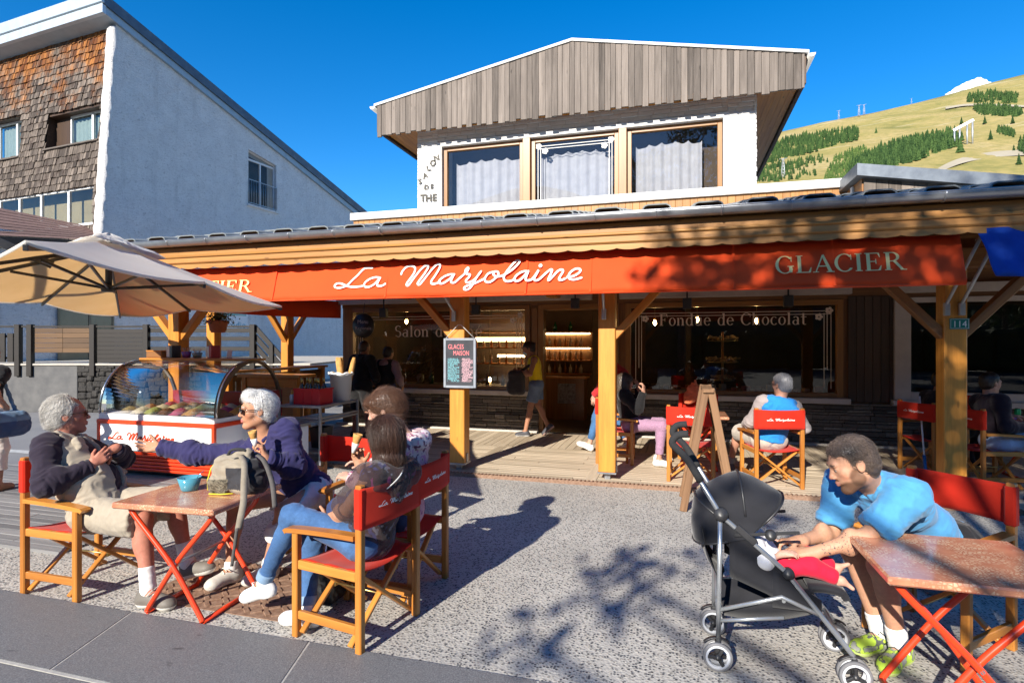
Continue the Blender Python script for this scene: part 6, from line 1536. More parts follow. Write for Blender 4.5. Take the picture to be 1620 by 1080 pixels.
class Fig:
    """one person: every point is given in the place's own coordinates"""
    def __init__(s, label, x, y, azd, z=0.0, size=1.0, skin=(.50, .27, .17), h=.0045, girth=1.0, group=None, hs=1.0):
        s.root = thing('person', label, 'person', (x, y, z), R(90 - azd), group); s.M = Matrix.Translation((x, y, z)) @ Matrix.Rotation(R(90 - azd), 4, 'Z'); s.Mi = s.M.inverted()
        s.k = size; s.g = girth; s.skin = np.array(skin) * .95; s.h = h; s.hs = hs * size ** .5; s.body = []; s.paint = []
    def L(s, p): return A3(s.Mi @ Vector(tuple(p)))
    def D(s, d): return A3(s.Mi.to_3x3() @ Vector(tuple(d)))
    def torso(s, P, N, azd, hip_az=None):
        s.P, s.N = s.L(P), s.L(N); s.up = unit(s.N - s.P); f = s.D(az(azd)); s.left = unit(np.cross(s.up, f)); s.fw = np.cross(s.left, s.up); s.F = [s.fw, s.left, s.up]
        hf = s.D(az(hip_az if hip_az is not None else azd)); s.hl = unit(np.cross([0, 0, 1], hf)); s.hf = hf
        k, g = s.k, s.g; s.sh = {1: s.N - s.up * .035 * k + s.left * .172 * k * g ** .4, -1: s.N - s.up * .035 * k - s.left * .172 * k * g ** .4}
        s.hip = {1: s.P + s.hl * .088 * k, -1: s.P - s.hl * .088 * k}
    def torso_prims(s, e=0.0, kk=.05):
        k, g = s.k, s.g; P, N = s.P, s.N; Lr = lambda t: P + (N - P) * t; belly = getattr(s, 'belly', 0.0)
        return [el(P, (.118 * k * g + e, .160 * k * g + e, .115 * k + e), s.F, kk), el(Lr(.34) + s.fw * belly * .5, (.108 * k * g + e + belly, .142 * k * g + e + belly * .5, .16 * k + e), s.F, kk),
                el(Lr(.70), (.112 * k * g + e, .158 * k * g + e, .165 * k + e), s.F, kk), rc(s.sh[1] - s.left * .02, s.sh[-1] + s.left * .02, .058 * k + e, None, kk), rc(N - s.up * .01, s.sh[1] * .6 + N * .4, .052 * k + e, .045 * k + e, .03), rc(N - s.up * .01, s.sh[-1] * .6 + N * .4, .052 * k + e, .045 * k + e, .03)]
    def head(s, H, azd, pitch=0.0, roll=0.0):
        s.H = s.L(H); f = unit(s.D(az(azd))); u = np.array([0, 0, 1.0]); l = np.cross(u, f); cp, sp = math.cos(R(pitch)), math.sin(R(pitch)); f2 = f * cp + u * sp; u2 = u * cp - f * sp
        cr, sr = math.cos(R(roll)), math.sin(R(roll)); l2 = l * cr + u2 * sr; u3 = u2 * cr - l * sr; s.HF = [f2, l2, u3]
    def hp(s, x, y, z): q = s.hs; return s.H + (s.HF[0] * x + s.HF[1] * y + s.HF[2] * z) * q
    def head_prims(s, female=False):
        q = s.hs; p = s.hp; F = s.HF; jw = .9 if female else 1.0
        o = [el(p(-.012, 0, .035), np.array((.098, .076, .088)) * q, F, .02), el(p(.028, 0, -.025), np.array((.068, .060 * jw, .085)) * q, F, .03)]
        for y in (-1, 1):
            o += [rc(p(-.012, y * .047 * jw, -.052), p(.062, y * .014, -.098), .022 * q, .018 * q, .03), rc(p(.058, y * .041, -.012), p(.052, y * .043, -.020), .020 * q, None, .02)]
        o += [el(p(.076, 0, -.097), np.array((.018, .020, .017)) * q, F, .02), rc(p(.082, -.036, .031), p(.082, .036, .031), .0125 * q, None, .014)]
        for y in (-1, 1):
            o += [el(p(.098, y * .031, .008), np.array((.014, .017, .012)) * q, F, .012, -1), el(p(.079, y * .031, .008), np.array((.0125, .0135, .0125)) * q, F, .003), rc(p(.087, y * .019, .0155), p(.083, y * .043, .0135), .0042 * q, None, .005)]
        o += [rc(p(.086, 0, .020), p(.107, 0, -.019), .0075 * q, .0105 * q, .012), el(p(.108, 0, -.0225), np.array((.0115, .0105, .0095)) * q, F, .008)]
        for y in (-1, 1): o += [el(p(.100, y * .0125, -.026), np.array((.011, .0075, .008)) * q, F, .006), el(p(.106, y * .006, -.0335), np.array((.005, .0035, .004)) * q, F, .003, -1)]
        for y in (-1, 1):
            o += [rc(p(.0965, 0, -.0505), p(.082, y * .023, -.056), .0068 * q, .0045 * q, .006), rc(p(.0945, 0, -.0635), p(.081, y * .020, -.060), .0080 * q, .005 * q, .006)]
        o += [rc(p(.110, -.022, -.0572), p(.110, .022, -.0572), .0032 * q, None, .003, -1)]
        for y in (-1, 1):
            o += [el(p(-.010, y * .078, -.004), np.array((.019, .009, .029)) * q, [F[0] * .95 + F[2] * .3, F[1], F[2] * .95 - F[0] * .3], .008), el(p(-.002, y * .089, .000), np.array((.013, .006, .019)) * q, F, .005, -1)]
        o += [rc(s.N - s.up * .02, p(-.022, 0, -.06), .060 * s.k, .053 * q, .03)]
        return o
    def face_paint(s, brow=(.10, .06, .04), lips=(.45, .16, .13), eyes=True, beard=None):
        p = s.hp; q = s.hs; F = s.HF; o = []
        if beard is not None:
            o += [(p(.045, 0, -.085), np.array((.068, .075, .040)) * q, F, beard, .85), (p(.100, 0, -.043), np.array((.014, .026, .007)) * q, F, beard, .7)]
            for y in (-1, 1): o += [(p(.022, y * .066, -.055), np.array((.034, .022, .050)) * q, F, beard, .7)]
        o += [(p(.098, 0, -.057), np.array((.016, .022, .0105)) * q, F, lips, .7), (p(.112, 0, -.022), np.array((.016, .016, .016)) * q, F, s.skin * np.array((1.12, .85, .8)), .5)]
        for y in (-1, 1):
            o += [(p(.066, y * .042, -.025), np.array((.02, .022, .022)) * q, F, s.skin * np.array((1.15, .86, .82)), .4)]
            if eyes: o += [(p(.090, y * .031, .0065), np.array((.010, .0115, .0052)) * q, F, (.52, .47, .43), 1), (p(.093, y * .030, .008), np.array((.006, .0052, .0058)) * q, F, (.05, .03, .02), 1)]
            o += [(p(.093, y * .032, .0335), np.array((.013, .022, .0052)) * q, F, brow, .85)]
        s.paint += o
    def arm(s, side, wrist, pole, sk=1.0):
        k = s.k; a = s.sh[side]; w = s.L(wrist); e = ik(a, w, .285 * k, .255 * k, s.L(pole)); g = s.g ** .6 * sk
        s.el = getattr(s, 'el', {}); s.wr = getattr(s, 'wr', {}); s.el[side] = e; s.wr[side] = w
        s.body += [rc(a, e, .050 * k * g, .040 * k * g, .03), rc(e, w, .040 * k * g, .0265 * k * g, .02), el(e + (w - e) * .28, np.array((.039, .039, .065)) * k * g, None, .03)]
    def hand(s, side, d, n, curl=(.5, .5, .55, .6), thumb=.4, spread=.06, sz=1.0, tdir=None):
        w = s.wr[side]; d = unit(s.D(d)); n = s.D(n); n = unit(n - d * (n @ d)); sd = np.cross(d, n) * (1 if side < 0 else -1); z = sz * s.k ** .5; o = []
        offs = (.031, .0105, -.010, -.029); lens = (.070, .078, .072, .057)
        o += [rc(w - d * .02 * z, w + d * .03 * z, .025 * z, .022 * z, .02)]
        for i in range(4):
            b = w + d * (.088 - .006 * abs(i - 1)) * z + sd * offs[i] * z; o += [rc(w + d * .012 * z + sd * offs[i] * .55 * z, b, .0135 * z, .0112 * z, .014)]
            p = b; c = curl[i]; r = .0095 * z
            for j, (fr, ca) in enumerate(((.46, .75), (.30, 1.75), (.24, 2.4))):
                a = c * ca; dd = d * math.cos(a) + n * math.sin(a) + sd * (1.5 - i) * spread * (1 - min(c, 1) * .6); dd = unit(dd); p2 = p + dd * lens[i] * fr * z; o += [rc(p, p2, r, r * .9, .003)]; p = p2; r *= .9
        b = w + d * .028 * z + sd * .026 * z; dd = unit(d * .65 + sd * .70 + n * (.25 + thumb)) if tdir is None else unit(s.D(tdir)); p1 = b + dd * .045 * z; d2 = unit(dd + d * .4 + n * thumb * .8 - sd * thumb * .4); p2 = p1 + d2 * .034 * z
        o += [rc(w + d * .012 * z + sd * .012 * z, b, .017 * z, .015 * z, .014), rc(b, p1, .0145 * z, .011 * z, .008), rc(p1, p2, .0108 * z, .0088 * z, .003)]
        s.body += o; s.hc = getattr(s, 'hc', {}); s.hc[side] = w + d * .085 * z + n * .03 * z
    def leg(s, side, ankle, knee, foot, fup=(0, 0, 1)):
        k = s.k; a = s.hip[side]; w = s.L(ankle); e = s.L(knee); f = unit(s.D(foot)); u = s.D(fup); u = unit(u - f * (u @ f)); g = s.g ** .6
        s.kn = getattr(s, 'kn', {}); s.an = getattr(s, 'an', {}); s.ff = getattr(s, 'ff', {}); s.kn[side] = e; s.an[side] = w; s.ff[side] = (f, u)
        d = unit(w - e); back = unit(-f + d * (f @ d)); c = e + (w - e) * .30 + back * .018 * k
        s.body += [rc(a, e, .082 * k * g, .054 * k * g, .03), rc(e, w, .050 * k * g, .034 * k * g, .025), el(c, np.array((.047, .047, .09)) * k * g, [np.cross(d, back), back, d], .03), rc(w, w + f * .12 * k - u * .045 * k, .032 * k, .022 * k, .02), rc(w - u * .02 * k, w - f * .025 * k - u * .05 * k, .032 * k, .026 * k, .02)]
    def finish_body(s, female=False, h=None, extra=()):
        pr = s.torso_prims(0) + s.body + s.head_prims(female) + list(extra); Vv, F = sdf_mesh(pr, h or s.h); return painted('body', Vv, F, s.skin, M_SKIN, s.root, s.paint, var=.06)
    # clothing
    def top(s, name, col, sleeve=1.0, e=.014, paints=(), amp=.007, mat=None, neck=.060, hem=-.10, seed=2, collar=None, low=True, arms=(1, -1), extra=(), subs=(), var=.04, es=None, h=None, neckdrop=0.0):
        pr = s.torso_prims(e, .05); bones = [(s.P, s.N, amp, 13, 7)]; k = s.k; es = es or e
        for sd in arms:
            if sleeve <= 0: continue
            a, el_, w = s.sh[sd], s.el[sd], s.wr[sd]; g = s.g ** .6
            pr += [rc(a, a + (el_ - a) * .2, .060 * k * g + es, .058 * k * g + es, .03)]
            if sleeve <= .75:
                q = a + (el_ - a) * (sleeve / .75); pr += [cc(a, q, .058 * k * g + es, .050 * k * g + es * 1.5, .035)]; bones += [(a, q, amp, 22, 7)]
            else:
                q = el_ + (w - el_) * min(1, (sleeve - .75) / .25 * .97); pr += [el(el_ + (w - el_) * .28, np.array((.043, .043, .07)) * k * g + es, None, .03), rc(a, el_, .056 * k * g + es, .046 * k * g + es, .035), cc(el_, q, .044 * k * g + es, .030 * k * g + es, .03)]; bones += [(a, el_, amp, 24, 7), (el_, q, amp, 30, 7)]
        pr += list(extra)
        if neck: pr += [rc(s.N + s.up * (.015 - neckdrop) + s.fw * (.012 + neckdrop * .5), s.hp(-.01, 0, -.06) + s.up * .03, neck * k, (neck + .012) * k, .008, -1)]
        pr += list(subs)
        if collar:
            c0 = s.N + s.up * .004; R1 = (s.F[0], s.F[1]); pts = [c0 + (R1[0] * math.cos(t) * .066 + R1[1] * math.sin(t) * .066) * k + s.up * (.018 - .022 * math.cos(t)) * k for t in np.linspace(.35, 2 * math.pi - .35, 15)]
            pr += [rc(pts[i], pts[i + 1], collar, None, .006) for i in range(14)]
        pl = [(s.P + s.up * hem * k, -s.up)] if low else []
        Vv, F = sdf_mesh(pr, h or max(s.h, .005), pl); Vv = folds(Vv, F, bones, seed); return painted(name, Vv, F, col, mat or M_CLOTH, s.root, paints, var=var)
    def trousers(s, name, col, length=1.0, e=.013, paints=(), amp=.006, mat=None, seed=5, flare=.0, h=None, waist=.09, tight=0.0, var=.05):
        k, g = s.k, s.g; hu = s.up
        pr = [el(s.P, (.118 * k * g + e, .160 * k * g + e, .115 * k + e), s.F, .05), rc(s.hip[1], s.hip[-1], .088 * k * g + e, None, .04)]; bones = [(s.hip[1], s.hip[-1], amp * .6, 12, 8)]
        for sd in (1, -1):
            a, e_, w = s.hip[sd], s.kn[sd], s.an[sd]; gg = g ** .6
            if length <= .55:
                q = a + (e_ - a) * (length / .5); pr += [cc(a, q, .090 * k * gg + e, (.074 - .02 * length) * k * gg + e + flare + .006, .035)]; bones += [(a, q, amp, 16, 8)]
            else:
                q = e_ + (w - e_) * ((length - .5) / .5); d = unit(w - e_); f = s.ff[sd][0]; back = unit(-f + d * (f @ d))
                pr += [rc(a, e_, .086 * k * gg + e, .056 * k * gg + e, .035), cc(e_ - d * .0, q, .052 * k * gg + e, (.046 - .012 * min(1, length)) * k * gg + e + flare, .03), rc(e_, e_ + d * .01, .056 * k * gg + e * .9, None, .03)]
                if length > .75: pr += [el(e_ + (w - e_) * .30 + back * .018 * k, np.array((.047 * k + e * .6, .047 * k + e * .6, .09)), [np.cross(d, back), back, d], .03)]
                bones += [(a, e_, amp, 20, 8), (e_, q, amp, 26, 8)]
        Vv, F = sdf_mesh(pr, h or max(s.h, .005), [(s.P + hu * waist * k, hu)]); Vv = folds(Vv, F, bones, seed); return painted(name, Vv, F, col, mat or M_CLOTH, s.root, paints, var=var)
    def shoe(s, sd, col, sole=(.75, .74, .70), sock=None, sock_h=.10, laces=None, hi=.0, paints=(), thick=.026, nm='shoe'):
        k = s.k; A = s.an[sd]; f, u = s.ff[sd]; l = np.cross(u, f); B = A - u * .088 * k; q = lambda x, y, z: B + (f * x + l * y + u * z) * k
        pr = [el(q(-.035, 0, .040), (.052 * k, .040 * k, .052 * k), [f, l, u], .02), rc(q(-.03, 0, .042), q(.13, 0, .036), .041 * k, .041 * k, .03), el(q(.125, 0, .034), (.062 * k, .047 * k, .036 * k), [f, l, u], .02), rc(q(.02, 0, .070), q(.09, 0, .050), .034 * k, .028 * k, .03), cc(q(-.022, 0, .05), q(-.020, 0, .098 + hi), .043 * k, .042 * k, .02)]
        pr += [rc(q(-.018, 0, .085), q(-.016, 0, .20), .033 * k, .034 * k, .004, -1)]
        Vv, F = sdf_mesh(pr, .0042 if s.h < .005 else .006, [(q(0, 0, 0), -u)])
        def sp(Vv, C):
            z = (Vv - B) @ u; m_ = z < thick * k; C[m_, :3] = sole
        o = painted(nm, Vv, F, col, M_SHOE, s.root, list(paints) + [sp], var=.05)
        if laces is not None:
            m = MB()
            for i in range(5):
                x = .035 + i * .018; z = .108 - i * .0115; m.tube([q(x, -.026, z - .010), q(x + .006, 0, z + .002), q(x + .012, .026, z - .010)], .0032, 5)
            m.tube([q(.03, 0, .11), q(.045, .03, .115), q(.02, .05, .09)], .003, 5); m.tube([q(.03, 0, .11), q(.05, -.03, .112), q(.03, -.05, .085)], .003, 5)
            m.build('laces', laces, o)
        if sock is not None:
            d = unit(s.kn[sd] - A); Vv, F = sdf_mesh([cc(A - u * .03 * k, A + d * sock_h, .043 * k, .043 * k, .01)], .005); Vv = folds(Vv, F, [(A, A + d * sock_h, .003, 60, 5)], 9); painted('sock', Vv, F, sock, M_CLOTH, s.root)
        return o
    def hair(s, col, kind='short', n=700, length=.035, extra=(), subs=(), down=.2, amp=.006, w=.0007, cut=True, seed=4, back=.6, vol=1.0, h=None, jit=.15):
        q = s.hs; p = s.hp; F = s.HF
        pr = [el(p(-.018, 0, .040), np.array((.104 * vol + .002, .083 * vol, .094 * vol)) * q, F, .02)]
        if kind != 'bare': pr += [el(p(-.045, 0, -.010), np.array((.070, .078, .075)) * q, F, .02)]
        pr += list(extra)
        if cut: pr += [el(p(.078, .066, .022), np.array((.055, .040, .052)) * q, F, .008, -1), el(p(.078, -.066, .022), np.array((.055, .040, .052)) * q, F, .008, -1), el(p(.128, 0, -.008), np.array((.100, .110, .098)) * q, F, .012, -1), el(p(.055, .075, -.055), np.array((.055, .045, .075)) * q, F, .01, -1), el(p(.055, -.075, -.055), np.array((.055, .045, .075)) * q, F, .01, -1), el(p(-.005, .088, -.015), np.array((.022, .022, .034)) * q, F, .008, -1), el(p(-.005, -.088, -.015), np.array((.022, .022, .034)) * q, F, .008, -1)]
        pr += list(subs)
        Vv, Fc = sdf_mesh(pr, h or (.0040 if s.h < .005 else .007)); Nn = normals(Vv, Fc); d = Vv - p(-.02, 0, .03); X, Y, Z = d @ F[0], d @ F[1], d @ F[2]; th = np.arctan2(Y, X); ph = np.arctan2(np.hypot(X, Y), Z)
        c3 = np.stack([np.cos(th) * 22, np.sin(th) * 22, ph * 2.0 + Z * 8], 1); Vv = Vv + Nn * (amp * (vnoise(c3, seed) - .4) + amp * .7 * (vnoise(c3 * 2.3, seed + 1) - .5))[:, None]
        col = np.array(col); C = col * (.45 + .45 * vnoise(c3 * 1.7, seed + 2))[:, None]; rng = np.random.RandomState(seed)
        if n:
            i = rng.randint(0, len(Vv), n); P0 = Vv[i]; N0 = Nn[i]; fl = -F[2] * down - F[0] * back + 0 * N0; fl = np.tile(fl, (n, 1)) if fl.ndim == 1 else fl; fl = fl + rng.normal(0, jit, (n, 3)); fl -= N0 * (fl * N0).sum(1, keepdims=True); fl /= np.maximum(np.linalg.norm(fl, axis=1, keepdims=True), 1e-6)
            sd = np.cross(fl, N0); Ls = length * rng.uniform(.5, 1.3, n); segs = 5; VV = [Vv]; CC = [C]; FF = [Fc]; base = len(Vv); cols = col * (rng.uniform(.55, 1.5, n) * (.7 + .6 * vnoise(P0 * 30, seed + 7)))[:, None]; lift = rng.uniform(.002, .010, n); ring = []
            for k in range(segs):
                t = k / (segs - 1); P = P0 + fl * (Ls * t)[:, None] + N0 * (lift * math.sin(math.pi * min(t * .8 + .05, 1)) - .004 * t * t * (Ls / .03))[:, None]; ww = w * (1 - .75 * t)
                for a in range(3):
                    an = a * 2.094; VV.append(P + (sd * math.cos(an) + N0 * math.sin(an)) * ww); CC.append(cols)
            for k in range(segs - 1):
                for a in range(3):
                    b = (a + 1) % 3; o0 = base + (k * 3 + a) * n + np.arange(n); o1 = base + (k * 3 + b) * n + np.arange(n); FF.append(np.stack([o0, o1, o1 + 3 * n, o0 + 3 * n], 1))
            Vv = np.concatenate(VV); C = np.concatenate(CC); Fc = np.concatenate(FF)
        C = np.concatenate([np.clip(C, 0, 1), np.ones((len(C), 1))], 1); return mesh_np('hair', Vv, Fc, M_HAIR, s.root, True, {'Col': ('FLOAT_COLOR', C)})
    def sunglasses(s):
        p = s.hp; m = MB(); q = s.hs
        for y in (-1, 1):
            pts = [p(.104 - .010 * abs(v), y * (.033 + u), .008 + v * .5) for u, v in ((-.022, .030), (0, .034), (.024, .028), (.026, .0), (.020, -.030), (0, -.036), (-.020, -.028), (-.024, 0))]
            m.add([Vector(a) for a in pts], [tuple(range(8))]); m.tube(pts, .0022 * q, 6, closed=True); m.tube([p(.098, y * .060, .018), p(.05, y * .080, .016), p(-.010, y * .083, .012), p(-.028, y * .080, .0)], .0028 * q, 6)
        m.tube([p(.106, -.012, .012), p(.110, 0, .014), p(.106, .012, .012)], .0022 * q, 6); m.build('sunglasses', M_LENS, s.root)
# ------------------------------------------------------------------ the people
def up(*a): return Vector(a)
SK_TAN, SK_PALE, SK_RED = (.50, .25, .15), (.58, .34, .25), (.50, .20, .135)
WHT = (.78, .77, .75)
# man in vest, left table
s = Fig('grey haired man in sunglasses, beige vest and shorts, leaning back at the left table', -3.80, 2.95, 80, size=1.04, skin=SK_RED, h=.0042, girth=1.10, hs=1.06); s.belly = .035
s.torso((-3.76, 2.95, .52), (-4.09, 2.93, .955), 68, 88); s.head((-4.095, 2.965, 1.145), 38, 2)
s.arm(-1, (-3.745, 2.87, .835), (-3.8, 2.4, .5)); s.arm(1, (-3.71, 3.00, .925), (-3.7, 3.5, .6))
s.hand(-1, (.45, .55, .65), (-.5, .8, .2), (.55, .6, .65, .7), .5); s.hand(1, (-.55, -.65, -.45), (.3, -.4, -.8), (.35, .4, .5, .55), .3)
s.leg(-1, (-3.17, 2.79, .095), (-3.28, 2.84, .52), (1, .05, 0)); s.leg(1, (-3.19, 3.10, .15), (-3.27, 3.08, .57), (1, .15, .28))
s.face_paint((.35, .33, .31), (.42, .16, .13), False); s.finish_body(); s.sunglasses()
NAVY = (.022, .016, .030)
s.top('sweater', NAVY, 1.0, .013, amp=.010, neck=0, collar=.016, extra=[rc(s.N - s.up * .01, s.N + s.up * .055 + s.fw * .01, .070, .066, .02)], subs=[rc(s.N + s.up * .05, s.hp(0, 0, 0), .055, .075, .006, -1)])
BE = (.37, .32, .25)
def vest_open(Vv, C): pass
s.top('vest', BE, 0, .030, amp=.013, hem=-.11, neck=.085, subs=[el(s.N - s.up * .20 + s.fw * .17, (.14, .068, .40), s.F, .01, -1), rc(s.sh[1], s.sh[1] + s.left * .12 - s.up * .05, .088, .10, .01, -1), rc(s.sh[-1], s.sh[-1] - s.left * .12 - s.up * .05, .088, .10, .01, -1)], extra=[bxp(s.P + (s.N - s.P) * .42 + s.fw * .165 - s.left * .10, (.022, .055, .06), s.F, .015, .01), bxp(s.P + (s.N - s.P) * .80 + s.fw * .135 - s.left * .10, (.018, .042, .045), s.F, .012, .01), bxp(s.P + (s.N - s.P) * .42 + s.fw * .165 + s.left * .10, (.022, .055, .06), s.F, .015, .01)])
s.trousers('shorts', BE, .50, .016, amp=.009, flare=.018, mat=M_CLOTH)
GSH = (.16, .145, .125); M_LACE = simple('lace', (.7, .66, .58), (.6, .56, .5), 30, .8)
for sd in (-1, 1): s.shoe(sd, GSH, (.72, .70, .64), WHT, .16, M_LACE)
q = s.hp
s.hair((.66, .64, .61), n=3200, length=.06, jit=.25, down=.6, back=.8, amp=.010, vol=1.02, subs=[el(q(.085, 0, .115), (.085, .075, .065), s.HF, .012, -1)], extra=[el(q(-.075, 0, .0), (.055, .070, .085), s.HF, .02)])
# woman in navy fleece
s = Fig('white haired woman in sunglasses and navy fleece stretching one arm across the left table', -2.72, 3.68, 170, size=.99, skin=SK_TAN, h=.0042, girth=1.05, hs=1.07)
s.torso((-2.68, 3.72, .52), (-2.90, 3.50, .955), 170, 182); s.head((-2.905, 3.435, 1.165), 222, -2)
s.arm(-1, (-3.60, 3.26, .895), (-3.3, 3.2, .4)); s.arm(1, (-2.71, 3.29, .865), (-2.45, 3.3, .3))
s.hand(-1, (-.93, -.35, .05), (.25, -.75, .6), (.22, .25, .42, .55), .05, .10, 1.05, (-.45, -.2, .85)); s.hand(1, (-.30, -.10, .95), (-.75, -.45, -.25), (.95, 1.0, 1.05, 1.1), .7)
s.leg(-1, (-2.94, 3.22, .095), (-2.98, 3.30, .52), (-.25, -.95, 0)); s.leg(1, (-2.74, 3.34, .095), (-2.56, 3.28, .52), (-.35, -.9, 0))
s.face_paint((.40, .36, .33), (.55, .12, .14), False); s.finish_body(True); s.sunglasses()
s.top('fleece', (.028, .026, .095), 1.0, .022, amp=.012, neck=.070, collar=.017, neckdrop=.03, paints=[(s.N - s.up * .05 + s.fw * .10, (.05, .022, .09), s.F, (.30, .02, .02), 1)])
s.trousers('capri_trousers', (.70, .68, .66), .74, .016, amp=.008, flare=.02)
for sd in (-1, 1): s.shoe(sd, (.55, .53, .47), (.74, .72, .66), (.7, .68, .64), .06, M_LACE)
q = s.hp
s.hair((.98, .97, .95), n=3400, length=.05, jit=.3, down=.3, back=.9, amp=.012, vol=1.05, extra=[el(q(-.05, 0, .03), (.085, .084, .09), s.HF, .02), el(q(.045, 0, .105), (.05, .062, .034), s.HF, .02)])
hw = s.M @ Vector(s.hc[1])
# girl in jeans
s = Fig('brown bob haired girl in a sheer dark top and jeans on the nearest chair', -1.74, 2.95, -80, size=.95, skin=SK_TAN, h=.0042, girth=.95, hs=1.04)
s.torso((-1.72, 2.955, .52), (-1.58, 2.95, .925), -78, -86); s.head((-1.632, 2.985, 1.10), -62, -6)
s.arm(1, (-2.00, 2.93, .605), (-1.5, 2.5, .3)); s.arm(-1, (-1.84, 3.06, .90), (-1.5, 3.4, .5))
s.hand(1, (-.85, .35, -.1), (.1, .2, -.95), (.35, .4, .45, .5), .25, tdir=(-.4, .1, .8)); s.hand(-1, (-.25, .0, .95), (.6, -.6, .1), (.9, .95, 1.0, 1.05), .6)
s.leg(1, (-2.375, 2.85, .215), (-2.16, 2.85, .645), (-.93, .0, -.30), (-.3, 0, .95)); s.leg(-1, (-2.06, 2.85, .095), (-2.13, 3.0, .54), (-.98, -.15, 0))
s.face_paint(); s.finish_body(True)
def galaxy(Vv, C):
    n1 = vnoise(Vv * np.array((26, 26, 9)), 11); n2 = vnoise(Vv * np.array((70, 40, 16)), 12); n3 = vnoise(Vv * 45, 13)
    for m_, c in (((n1 > .60) & (n2 > .5), (.05, .10, .42)), ((n1 < .30) & (n2 > .62), (.45, .05, .32)), ((n3 > .80) & (n1 > .45), (.50, .55, .75))): C[m_, :3] = c
s.top('tee_shirt', (.012, .012, .030), 0, .012, amp=.006, neck=.085, paints=[galaxy], seed=21)
s.top('sheer_blouse', (.055, .030, .030), .72, .022, amp=.008, mat=M_SHEER, neck=.085, seed=22, es=.030)
JE = (.055, .135, .30)
def jean(Vv, C): C[:, :3] *= (.65 + .75 * vnoise(Vv * np.array((9, 9, 9)), 31) + .25 * (vnoise(Vv * 120, 32) - .5))[:, None]
s.trousers('jeans', JE, .93, .010, amp=.006, mat=M_DENIM, paints=[jean], seed=23)
for sd in (1, -1):
    d = unit(s.an[sd] - s.kn[sd]); c = s.kn[sd] + (s.an[sd] - s.kn[sd]) * .90; Vv, F = sdf_mesh([cc(c - d * .035, c + d * .018, .053, .050, .01)], .004); painted('jeans_cuff', Vv, F, (.22, .34, .50), M_DENIM, s.root)
    s.shoe(sd, (.80, .79, .77), (.82, .81, .79), (.8, .79, .77), .06, M_WHITE)
q = s.hp; BR = (.075, .035, .022)
s.hair(BR, 'bob', n=4200, length=.09, down=1.0, back=.12, amp=.005, w=.0007, cut=False, extra=[el(q(-.02, 0, -.02), (.098, .092, .125), s.HF, .03), el(q(-.03, 0, -.11), (.088, .090, .055), s.HF, .03)], subs=[el(q(.125, 0, -.06), (.085, .072, .155), s.HF, .012, -1), bxp(q(0, 0, -.215), (.3, .3, .065), s.HF, .01, .01, -1)])
m = MB(); m.sheet([[s.N + s.up * (.030 - .12 * t * t) - s.fw * (.075 + .03 * math.sin(t * 3)) + s.left * (-.02 + .14 * t + dx) for dx in (0, .012)] for t in np.linspace(0, 1, 10)], .003); m.build('shoulder_strap', M_WHITE, s.root)
gw_ = s.M @ Vector(s.hc[-1])
# woman in flowered hoodie
s = Fig('brown haired woman in a pink flowered hoodie bending forward behind the bob haired girl', -1.76, 3.46, -90, size=.97, skin=SK_PALE, h=.005, girth=1.0, hs=1.05)
s.torso((-1.76, 3.46, .53), (-1.715, 3.45, 1.005), -90, -88); s.head((-1.885, 3.44, 1.20), -105, -18)
s.arm(1, (-2.05, 3.30, .76), (-1.7, 3.0, .5)); s.arm(-1, (-2.06, 3.52, .80), (-1.7, 3.9, .5)); s.hand(1, (-.9, .2, .2), (0, .3, -.9)); s.hand(-1, (-.9, -.2, .3), (0, -.3, -.9))
s.leg(1, (-2.25, 3.36, .095), (-2.19, 3.37, .54), (-1, 0, 0)); s.leg(-1, (-2.25, 3.58, .095), (-2.19, 3.57, .54), (-1, 0, 0)); s.face_paint(); s.finish_body(True)
def flowers(Vv, C):
    n1 = vnoise(Vv * 55, 51); n2 = vnoise(Vv * 30, 52); C[n1 > .70, :3] = (.16, .05, .10); C[(n1 < .24) & (n2 > .4), :3] = (.55, .25, .40)
    z = Vv[:, 2]; w = np.clip((.90 - z) / .25, 0, 1)[:, None]; C[:, :3] = C[:, :3] * (1 - .45 * w) + np.array((.55, .14, .32)) * .45 * w
s.top('hoodie', (.66, .46, .44), 1.0, .020, amp=.008, paints=[flowers], collar=.022, neck=.07)
Vv, F = sdf_mesh([el(s.N - s.fw * .09 + s.up * .0, (.045, .11, .05), s.F, .03), rc(s.N - s.fw * .08 + s.left * .08 + s.up * .03, s.N - s.fw * .08 - s.left * .08 + s.up * .03, .03, None, .03)], .006); Vv = folds(Vv, F, [(s.N - s.left * .1 - s.fw * .08, s.N + s.left * .1 - s.fw * .08, .008, 20, 10)], 7); painted('hood', Vv, F, (.66, .55, .56), M_CLOTH, s.root, [flowers])
s.trousers('jeans', (.03, .05, .14), .95, .012, mat=M_DENIM)
for sd in (1, -1): s.shoe(sd, (.1, .1, .12), WHT)
q = s.hp
s.hair((.14, .065, .035), n=3200, length=.08, jit=.3, down=.15, back=.8, amp=.012, cut=False, vol=1.05, extra=[el(q(-.055, 0, .02), (.085, .085, .095), s.HF, .02), el(q(.07, 0, .07), (.05, .06, .035), s.HF, .02)], subs=[el(q(.125, 0, -.05), (.090, .085, .088), s.HF, .012, -1)])
